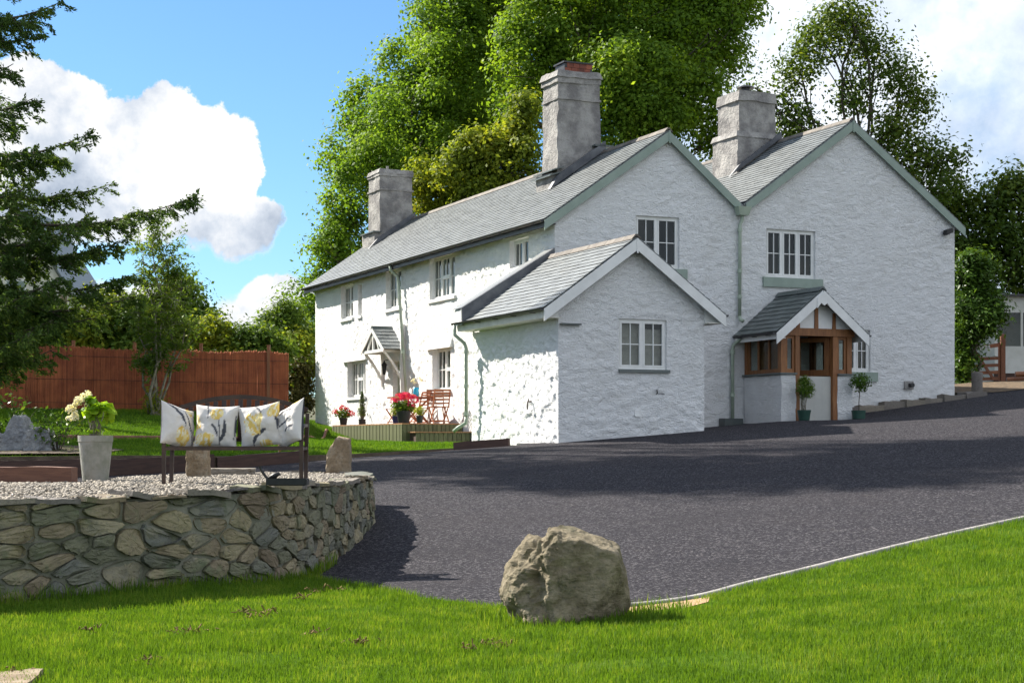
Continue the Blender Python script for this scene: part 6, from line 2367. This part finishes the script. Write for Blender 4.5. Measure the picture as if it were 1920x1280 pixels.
for k, tip in enumerate(boughs):
    L = np.linalg.norm(tip[:2])
    root = np.array([0, 0, min(15.2, tip[2] - 0.02 * L)])
    n = 9
    ax = []
    for t in np.linspace(0, 1, n):
        p = root + (tip - root) * t
        p[2] += -0.18 * L * math.sin(math.pi * t) * 0.5
        ax.append(p)
    mb.tube(ax, [0.055 * (1 - 0.85 * t) for t in np.linspace(0, 1, n)], 5)
    dirn = (tip - root) / max(np.linalg.norm(tip - root), 1e-6)
    side = np.cross(dirn, [0, 0, 1.0])
    side /= np.linalg.norm(side)
    ns = int(L * (10 if k < nv else 5))
    for t in r.uniform(0.18, 1.0, ns):
        i = min(int(t * (n - 1)), n - 2)
        p = ax[i] + (ax[i + 1] - ax[i]) * (t * (n - 1) - i)
        s = r.choice((-1, 1))
        tl = (0.25 + 0.95 * (1 - t)) * r.uniform(0.35, 1.0) + 0.18
        d = side * s * r.uniform(0.3, 1.0) + dirn * 0.7 + np.array([0, 0, r.uniform(-0.75, 0.22)])
        d /= np.linalg.norm(d)
        e = p + d * tl
        mb.tube([p, (p + e) / 2 + np.array([0, 0, 0.02]), e], [0.012, 0.008, 0.004], 4)
        m_ = int(tl * (56 if k < nv else 34))
        q = r.random(m_)[:, None]
        PN.append(p + (e - p) * q + r.normal(0, 0.045, (m_, 3)) + np.array([0, 0, -0.02]))
        NN.append(np.tile(d, (m_, 1)))
        for _ in range(2 if k < nv else 1):                # side shoots
            q0 = p + (e - p) * r.uniform(0.3, 0.9)
            d2 = d + r.normal(0, 0.5, 3) + np.array([0, 0, -0.35])
            d2 /= np.linalg.norm(d2)
            l2 = tl * r.uniform(0.25, 0.55)
            m_ = int(l2 * 60) + 2
            q = r.random(m_)[:, None]
            PN.append(q0 + d2 * l2 * q + r.normal(0, 0.024, (m_, 3)))
            NN.append(np.tile(d2, (m_, 1)))
mb.build('trunk', M['bark'], CT, smooth=True)
P, D = np.concatenate(PN), np.concatenate(NN)
n = len(P)
# needles lie roughly along their twig
T = D + r.normal(0, 0.45, P.shape)
T /= np.linalg.norm(T, axis=1)[:, None]
B = np.cross(T, r.normal(0, 1, P.shape))
B /= np.linalg.norm(B, axis=1)[:, None]
s = r.uniform(0.07, 0.125, n)[:, None]
V = np.stack([P - T * s * 0.5, P + B * s * 0.21, P + T * s * 0.6, P - B * s * 0.21], 1).reshape(-1, 3)
obj('crown', npmesh('crown', V, quads(len(V))), M['fir'], CT)
NEEDLES = n

# ---- tall trees left of the frame; their crowns shade the driveway
for k, (x, y, h, lab) in enumerate(((-19.4, 43.9, 27, 'tall tree standing out of view to the left, nearest the driveway'), (-22.0, 50.6, 35, 'tallest tree out of view to the left, by the end of the fence'), (-20.5, 54.0, 11, 'lower tree out of view to the left, behind the fence'), (-30, 62, 17, 'broad tree far out of view to the left'), (-38, 74, 20, 'farthest tree out of view to the left'))):
    rr = np.random.default_rng(300 + k)
    zb0 = gz(x, y)
    lb = []
    for _ in range(15):
        z = zb0 + rr.uniform(0.86 if k == 1 else 0.58, 0.98) * h
        q = rr.uniform(1.1, 1.9)
        lb.append(((x + rr.normal(0, 1.2), y + rr.normal(0, 1.0), z), (q * 1.15, q, q)))
    tree('lime_tree', lab, 'tree', (x, y, zb0), lb, 13000, 0.34, M['syc'], 310 + k, 0.4, clump=0.45, per=14, shell=0.25)

# ---- leafy plant beside the grey rocks and a dark one at the left edge
for px, Y, h, sp, nlf, lab in ((108, 35.2, 0.85, 0.42, 420, 'leafy dark green shrub beside the rounded grey rock'), (2, 35.9, 1.1, 0.35, 500, 'dark upright shrub at the left edge beside the rocks')):
    r = np.random.default_rng(px)
    X = (px - CX) / F * Y
    b = Vector((X, Y, bz(X, Y)))
    S_ = thing('shrub', lab, 'shrub', b)
    mb = MB()
    P = []
    for _ in range(14):
        e = np.array([r.normal(0, sp * 0.8), r.normal(0, sp * 0.6), h * r.uniform(0.6, 1.05)])
        lp = limb(mb, (0, 0, -0.05), e, 0.012, 0.004, r, 0.05, 6, 5)
        for q in lp[2:]:
            P.append(np.array(q) + r.normal(0, 0.06, (nlf // 60, 3)))
    mb.build('stem', M['bark'], S_)
    P = np.concatenate(P)
    V = leaves(P, r.normal(0, 0.5, P.shape) + np.array([0, 0, 0.7]), 0.11, 0.5, r)
    obj('foliage', npmesh('foliage', V, quads(len(V))), M['rhodo'], S_)

# ---------------------------------------------------------------- reed fence
fy0, fy1 = 48.6, 49.0
fx0, fx1 = (-60 - CX) / F * fy0, (540 - CX) / F * fy1
FN = thing('reed_fence', 'long reddish brown reed screen fence across the back of the lawn', 'fence', (fx0, fy0, bz(fx0, fy0)))
fo = np.array(FN.location)
r = np.random.default_rng(81)
n = 4200
t = np.sort(r.random(n))
X, Y = fx0 + (fx1 - fx0) * t, fy0 + (fy1 - fy0) * t
Zt = EYE + np.interp(X, [(0 - CX) / F * fy0, fx1], [(HY - 650) / F * fy0, (HY - 664) / F * fy1])
Zb = EYE + np.interp(X, [(0 - CX) / F * fy0, fx1], [(HY - 766) / F * fy0, (HY - 776) / F * fy1])
hh = Zt + r.normal(0, 0.03, n) + 0.03 * np.sin(X * 2.3)
rad = 0.0105
yo = r.choice((-0.008, 0.008), n) + r.normal(0, 0.003, n)
lean = r.normal(0, 0.012, n)
V = np.empty((n, 6, 3))
for k in range(3):
    a = 2 * math.pi * k / 3 - math.pi / 2
    V[:, k] = np.c_[X + rad * math.cos(a), Y + yo + rad * math.sin(a), Zb - 0.05]
    V[:, 3 + k] = np.c_[X + lean + rad * math.cos(a), Y + yo + rad * math.sin(a), hh]
o_ = np.arange(n)[:, None] * 6
Fq = [np.concatenate([o_ + np.array([[k, (k + 1) % 3, 3 + (k + 1) % 3, 3 + k]]) for k in range(3)]), o_ + np.array([[3, 4, 5]])]
o = obj('reeds', npmesh('reeds', V.reshape(-1, 3) - fo, Fq), M['reed'], FN)
o['kind'] = 'stuff'
for zf in (0.12, 0.5, 0.88):
    m_ = MB()
    for i in range(24):
        x0, x1 = fx0 + (fx1 - fx0) * i / 24, fx0 + (fx1 - fx0) * (i + 1) / 24
        za = np.interp([x0, x1], X, Zb + (Zt - Zb) * zf)
        ya = np.interp([x0, x1], X, Y)
        m_.bar(Vector((x0, ya[0] - 0.022, za[0])) - Vector(fo), Vector((x1, ya[1] - 0.022, za[1])) - Vector(fo), 0.006, 0.012)
    m_.build('binding_wire', M['sleeper'], FN)
for px in (8, 135, 250, 375, 502):
    x = (px - CX) / F * 48.8
    y = 48.9
    zt_ = np.interp(x, X, Zt)
    m_ = MB()
    m_.box(-0.045, 0.045, 0.02, 0.11, -2.1, 0.24)
    m_.box(-0.05, 0.05, 0.015, 0.115, 0.24, 0.26)
    o = m_.build('post', M['post_wood'], FN)
    o.location = Vector((x, y, zt_)) - Vector(fo)
m_ = MB()
for i in range(24):
    x0, x1 = fx0 + (fx1 - fx0) * i / 24, fx0 + (fx1 - fx0) * (i + 1) / 24
    za = np.interp([x0, x1], X, Zb)
    m_.bar(Vector((x0, fy0 + 0.05, za[0] - 0.03)) - Vector(fo), Vector((x1, fy0 + 0.05, za[1] - 0.03)) - Vector(fo), 0.03, 0.12)
m_.build('gravel_board', M['cement'], FN)
# ---------------------------------------------------------------- potted plants
pot_black = pm('black_pot', (0.02, 0.02, 0.025), None, rough=0.4)
pot_blue = pm('blue_pot', (0.03, 0.03, 0.13), None, rough=0.35)
pot_green = pm('green_pot', (0.02, 0.06, 0.045), (0.03, 0.08, 0.06), 3.0, 0.4)
conc = pm('pot_concrete', (0.34, 0.33, 0.29), (0.22, 0.23, 0.18), 5.0, 0.85, 25.0, 0.006)


def pot(parent, rt, rb, h, mat):
    m_ = MB()
    m_.lathe([(rb * 0.9, 0.0), (rb, 0.01), (rt * 0.97, h * 0.86), (rt, h * 0.87), (rt * 1.01, h), (rt * 0.92, h), (rt * 0.90, h * 0.9), (0.01, h * 0.88)], 28)
    p = m_.build('pot', mat, parent, smooth=False)
    m_ = MB()
    m_.lathe([(0.0, h * 0.885), (rt * 0.90, h * 0.885), (rt * 0.88, h * 0.90), (0.0, h * 0.92)], 20)
    m_.build('soil', M['soil'], p)
    return p


def flower_ball(c, rad, n, r, size):
    d = r.normal(0, 1, (n, 3))
    d /= np.linalg.norm(d, axis=1)[:, None]
    d[:, 2] = np.where(d[:, 2] < -0.4, -d[:, 2], d[:, 2])
    P = np.array(c) + d * rad * (0.85 + 0.25 * r.random((n, 1)))
    return leaves(P, d + r.normal(0, 0.35, d.shape), size, 0.85, r, 0.1)


def potted(name, label, cat, loc, rt, rb, h, pmat, fol, flowers, seed, rotz=0.0):
    """fol: list of (centre, radii, n, size, aspect, mat); flowers: list of (centre, radius, n, size, mat)"""
    r = np.random.default_rng(seed)
    T = thing(name, label, cat, loc, rotz)
    pot(T, rt, rb, h, pmat)
    mb = MB()
    for c, rad, n, size, asp, mat in fol:
        for _ in range(8):
            e = np.array(c) + r.normal(0, 0.4, 3) * np.array(rad)
            limb(mb, (r.normal(0, rt * 0.2), r.normal(0, rt * 0.2), h * 0.85), e, 0.007, 0.003, r, 0.05, 5, 5)
    mb.build('stem', M['bark_pale'], T)
    for c, rad, n, size, asp, mat in fol:
        d = r.normal(0, 1, (n, 3))
        d /= np.linalg.norm(d, axis=1)[:, None]
        P = np.array(c) + d * np.array(rad) * (0.35 + 0.7 * r.random((n, 1)))
        V = leaves(P, d * 0.6 + r.normal(0, 0.4, d.shape) + np.array([0, 0, 0.6]), size, asp, r, 0.08)
        obj('foliage', npmesh('foliage', V, quads(len(V))), mat, T)
    for c, rad, n, size, mat in flowers:
        V = flower_ball(c, rad, n, r, size)
        obj('flower_head', npmesh('flower_head', V, quads(len(V))), mat, T)
    return T


px_, py_ = (181 - CX) / F * 20.35, 20.3
hyd = [((-0.02, 0, 0.86), (0.13, 0.13, 0.12), 60, 0.13, 0.7, M['lime']), ((0.12, -0.03, 0.84), (0.14, 0.13, 0.13), 70, 0.14, 0.7, M['lime']), ((-0.08, 0.02, 0.98), (0.10, 0.10, 0.07), 30, 0.11, 0.7, M['lime']), ((0.0, 0.0, 0.62), (0.14, 0.12, 0.04), 20, 0.08, 0.6, M['lime'])]
fl = []
r = np.random.default_rng(9)
for k in range(20):
    t = k / 19
    c = (-0.10 - 0.17 * math.sin(t * 2.2) + r.normal(0, 0.035), r.normal(-0.04, 0.04), 1.07 - 0.30 * t + r.normal(0, 0.025))
    fl.append((c, 0.030 + 0.018 * r.random(), 34, 0.03, M['white_petal']))
potted('potted_hydrangea', 'white flowering hydrangea in a tall pale concrete pot on the terrace', 'potted plant', (px_, py_, float(terr_z(px_, py_)) - 0.01), 0.21, 0.155, 0.56, conc, hyd, fl, 1)


def deckpos(px, u, z):
    """point on the deck seen at picture column px, u metres out from the wall"""
    rr = (px - CX) / F
    bx_, by_ = HG[0] + u * HC, HG[1] + u * HS
    v = (rr * by_ - bx_) / (-HS - rr * HC)
    x, y = uv(u, v)
    return (x, y, EYE + z)


r = np.random.default_rng(19)


def balls(cx_, cz, w, h, n, rad, mat, cnt=60, size=0.05):
    return [((r.normal(0, w), r.normal(0, w * 0.7), cz + abs(r.normal(0, h))), rad * r.uniform(0.8, 1.2), cnt, size, mat) for _ in range(n)]


potted('potted_flowers', 'red flowering plant in a black pot at the far end of the deck', 'potted plant', deckpos(644, -1.55, dz), 0.125, 0.10, 0.22, pot_black,
       [((0, 0, 0.34), (0.26, 0.22, 0.16), 260, 0.11, 0.5, M['hedge'])], [((-0.24, -0.05, 0.38), 0.10, 60, 0.05, M['red_petal']), ((0.22, -0.05, 0.32), 0.13, 80, 0.05, M['red_petal']), ((-0.02, 0, 0.50), 0.11, 70, 0.05, M['red_petal']), ((0.10, 0.05, 0.46), 0.08, 50, 0.05, M['red_petal'])], 2)
topi = [((0, 0, 0.32 + 0.10 * k), (0.17 - 0.022 * k, 0.17 - 0.022 * k, 0.09), 150, 0.06, 0.35, M['fir'] if k % 2 else M['hedge']) for k in range(7)]
potted('potted_conifer', 'small cone-shaped conifer in a square dark pot on the deck', 'potted plant', deckpos(679, -1.35, dz), 0.11, 0.10, 0.17, pot_black, topi, [], 3)
potted('potted_flowers', 'bright pink hydrangea in a large black pot at the deck corner', 'potted plant', deckpos(757, -1.62, dz), 0.20, 0.15, 0.34, pot_black,
       [((0, 0, 0.45), (0.33, 0.3, 0.16), 320, 0.13, 0.55, M['hedge'])], [((-0.27, -0.1, 0.58), 0.11, 80, 0.05, M['pink_petal']), ((-0.10, -0.12, 0.68), 0.14, 110, 0.05, M['pink_petal']), ((0.10, -0.1, 0.70), 0.14, 110, 0.05, M['pink_petal']), ((0.27, -0.1, 0.62), 0.15, 110, 0.05, M['pink_petal']), ((0.22, -0.18, 0.48), 0.13, 90, 0.05, M['pink_petal']), ((0.0, 0.1, 0.72), 0.13, 80, 0.05, M['pink_petal'])], 4)
for px, u, pm_, lab, sd in ((742, -1.66, pot_blue, 'small leafy plant in a dark blue pot left of the pink hydrangea', 5), (787, -1.50, pot_black, 'small grassy plant in a black pot right of the pink hydrangea', 6)):
    potted('potted_plant', lab, 'potted plant', deckpos(px, u, dz), 0.10, 0.075, 0.20, pm_, [((0, 0, 0.32), (0.17, 0.16, 0.13), 260, 0.10, 0.18, M['olive'])], [], sd)


def yard(u, v):
    x, y = uv(u, v)
    return (x, y, gz(x, y))


potted('potted_shrub', 'spiky grass-like shrub in a green pot left of the porch door', 'potted plant', yard(5.78, -2.12), 0.17, 0.13, 0.26, pot_green,
       [((0.03, 0, 0.78), (0.24, 0.22, 0.26), 900, 0.16, 0.10, M['rhodo']), ((0.0, 0, 0.98), (0.16, 0.16, 0.14), 300, 0.16, 0.10, M['hedge'])], [], 7)
r = np.random.default_rng(23)
BT = thing('bay_tree', 'small standard bay tree with round head in a dark green pot', 'potted plant', yard(7.45, -2.05))
pot(BT, 0.18, 0.16, 0.22, pot_green)
mb = MB()
mb.tube([(0, 0, 0.18), (0.01, 0, 0.45), (0.03, 0, 0.72), (0.04, 0, 0.95)], [0.012, 0.011, 0.010, 0.008], 7)
for _ in range(14):
    limb(mb, (0.03, 0, 0.74), np.array([0.04, 0, 0.92]) + r.normal(0, 0.13, 3), 0.006, 0.003, r, 0.05, 5, 4)
mb.build('stem', M['bark'], BT)
d = r.normal(0, 1, (520, 3))
d /= np.linalg.norm(d, axis=1)[:, None]
P = np.array([0.04, 0, 0.92]) + d * np.array([0.27, 0.25, 0.24]) * (0.35 + 0.75 * r.random((520, 1)))
V = leaves(P, d + r.normal(0, 0.5, d.shape), 0.085, 0.45, r, 0.08)
obj('foliage', npmesh('foliage', V, quads(len(V))), M['rhodo'], BT)
# white flowers in the blue jug
V = np.concatenate([flower_ball((r.normal(0, 0.07), r.normal(0, 0.05), 0.36 + abs(r.normal(0, 0.08))), 0.035, 26, r, 0.035) for _ in range(7)])
obj('flowers', npmesh('flowers', V, quads(len(V))), M['white_petal'], JG)
m_ = MB()
for _ in range(7):
    limb(m_, (0, 0, 0.1), (r.normal(0, 0.07), r.normal(0, 0.05), 0.38), 0.004, 0.003, r, 0.03, 5, 4)
m_.build('stem', M['hedge'], JG)

# ---------------------------------------------------------------- right edge: gate, shed, logs
gY = 52.0
gp = at(1880, 710, gY)
GT = thing('field_gate', 'wooden five-barred gate standing open before the shed', 'gate', (gp.x, gY, gz(gp.x, gY)))
gate_wood = wood('gate_wood', (0.27, 0.10, 0.045), (0.18, 0.065, 0.03), (4, 4, 4), 0.7)
m_ = MB()
m_.box(-0.07, 0.07, -0.07, 0.07, -0.3, 1.45)
m_.hexa([(-0.07, -0.07, 1.45), (0.07, -0.07, 1.45), (0.07, 0.07, 1.45), (-0.07, 0.07, 1.45), (-0.04, -0.04, 1.52), (0.04, -0.04, 1.52), (0.04, 0.04, 1.52), (-0.04, 0.04, 1.52)])
m_.build('post', gate_wood, GT)
gl = 1.15
for z in (0.12, 0.32, 0.54, 0.76, 1.12):
    m_ = MB()
    m_.bar((-0.08, 0, z + (0.06 if z > 1 else 0)), (-gl, -0.1, z - 0.04 - (0.06 if z > 1 else 0)), 0.03, 0.10 if z < 1 else 0.12)
    m_.build('rail', gate_wood, GT)
m_ = MB()
m_.bar((-0.30, -0.04, 0.10), (-gl + 0.02, -0.12, 1.30), 0.03, 0.09)
m_.build('brace', gate_wood, GT)
m_ = MB()
m_.bar((-0.10, 0.0, 0.05), (-0.10, 0.0, 1.2), 0.04, 0.08, (1, 0, 0))
m_.build('stile', gate_wood, GT)
m_ = MB()
m_.bar((-gl, -0.11, 0.02), (-gl, -0.11, 1.1), 0.04, 0.08, (1, 0, 0))
m_.build('stile', gate_wood, GT)
m_ = MB()
m_.bar((-0.42, -0.075, 1.10), (-0.88, -0.115, 1.045), 0.012, 0.12)
sgn = m_.build('gate_sign', M['white_paint'], GT)
m_ = MB()
for k in range(2):
    for a, b in ((0.44, 0.62), (0.66, 0.86)):
        m_.bar((-a, -0.087 - a * 0.02 - 0.004, 1.125 - 0.05 * k - (a - 0.42) * 0.12), (-b, -0.087 - b * 0.02 - 0.004, 1.125 - 0.05 * k - (b - 0.42) * 0.12), 0.004, 0.022)
m_.build('lettering', M['slate_dark'], sgn)

sp = at(1990, 705, 57.0)
SH = thing('shed', 'low white flat-roofed outbuilding behind the gate at the right edge', 'building', (sp.x, 57.0, gz(sp.x, 57.0)))
hw = 2.3
zt_ = EYE + (HY - 556) / F * 57 - SH.location.z
mb = MB()
mb.box(-hw, hw, 0, 0.12, 0.25, 1.18)
mb.box(-hw, hw, 0, 0.12, zt_ - 0.55, zt_)
mb.box(-hw, -hw + 0.10, 0.0, 0.12, 1.18, zt_ - 0.55)
mb.box(-hw + 0.9, -hw + 0.98, 0.0, 0.12, 1.18, zt_ - 0.55)
mb.box(hw - 0.1, hw, 0.0, 0.12, 1.18, zt_ - 0.55)
mb.box(-hw, -hw + 0.12, 0.12, 4.0, 0.0, zt_)
mb.box(hw - 0.12, hw, 0.12, 4.0, 0.0, zt_)
mb.box(-hw, hw, 3.9, 4.0, 0.0, zt_)
mb.build('wall', pm('shed_paint', (0.62, 0.62, 0.57), (0.52, 0.52, 0.46), 1.5, 0.6), SH)
mb = MB()
mb.box(-hw - 0.15, hw + 0.15, -0.25, 4.2, zt_ + 0.002, zt_ + 0.07)
mb.build('roof', M['black_plastic'], SH)
mb = MB()
mb.box(-hw, hw, 0.02, 0.1, -0.1, 0.25)
mb.build('base', M['sleeper'], SH)
for a, b in ((-hw + 0.10, -hw + 0.9), (-hw + 0.98, hw - 0.1)):
    mb = MB()
    mb.box(a, b, 0.05, 0.06, 1.18, zt_ - 0.55)
    mb.build('pane', M['glass'], SH)
for k, (px, py, dx) in enumerate(((1912, 690, 0.0), (1900, 702, 0.1), (1918, 704, -0.1))):
    p = at(px, py, 53.5)
    m_ = MB()
    m_.tube([(-0.5, 0.05, 0), (0.0, 0, 0.01), (0.55, -0.06, 0)], [0.085, 0.09, 0.08], 10)
    o = m_.build('log', M['post_wood'], loc=(p.x + 0.3, 53.5 + 0.22 * (k - 1), gz(p.x, 53.5) + (0.25 if k == 0 else 0.09)))
    tag(o, ['log lying on top of the other two before the shed', 'log on the ground nearest the gate post', 'log on the ground at the right picture edge'][k], 'log', 'logs before the shed')

# ---------------------------------------------------------------- neighbour's house behind the fir
NY = 78.0
e1, ap_ = at(132, 548, NY), at(30, 385, NY)
nb = at(40, 740, NY)
NH = thing('neighbour_house', 'cream gabled house half hidden behind the fir boughs', 'house', (nb.x, NY, gz(nb.x, NY)))
no = Vector(NH.location)
ax_, az_ = ap_.x - no.x, ap_.z - no.z
ex_, ez_ = e1.x - no.x, e1.z - no.z
lx = 2 * ax_ - ex_
m_ = MB()
m_.prism([(lx + 0.2, -0.5), (ex_ - 0.15, -0.5), (ex_ - 0.15, ez_ + 0.1), (ax_, az_ - 0.12), (lx + 0.2, ez_ + 0.1)], 1, 0.0, 7.0)
m_.build('wall', M['cream_paint'], NH)
rf = MB()
for s_, e_ in ((1, ex_ + 0.1), (-1, lx - 0.1)):
    rf.hexa([(e_, -0.3, ez_ - 0.12), (ax_, -0.3, az_), (ax_, 7.3, az_), (e_, 7.3, ez_ - 0.12), (e_, -0.3, ez_ + 0.04), (ax_, -0.3, az_ + 0.16), (ax_, 7.3, az_ + 0.16), (e_, 7.3, ez_ + 0.04)])
rf.build('roof', M['slate_dark'], NH)
m_ = MB()
m_.box(ax_ - 0.5, ax_ + 0.5, -0.03, 0.02, ez_ - 0.6, ez_ + 0.6)
wn = m_.build('window', M['white_paint'], NH)
m_ = MB()
m_.box(ax_ - 0.42, ax_ + 0.42, -0.045, -0.035, ez_ - 0.52, ez_ + 0.52)
m_.build('pane', M['glass'], wn)
m_ = MB()
m_.box(ex_ - 1.2, ex_ - 0.16, -0.06, -0.005, -0.5, ez_ - 0.15)
m_.build('stone_pier', M['tan_stone'], NH)
print('STONES', n_st, 'NEEDLES', NEEDLES, 'OBJ', len(bpy.data.objects), 'POLYS', sum(len(m.polygons) for m in bpy.data.meshes))
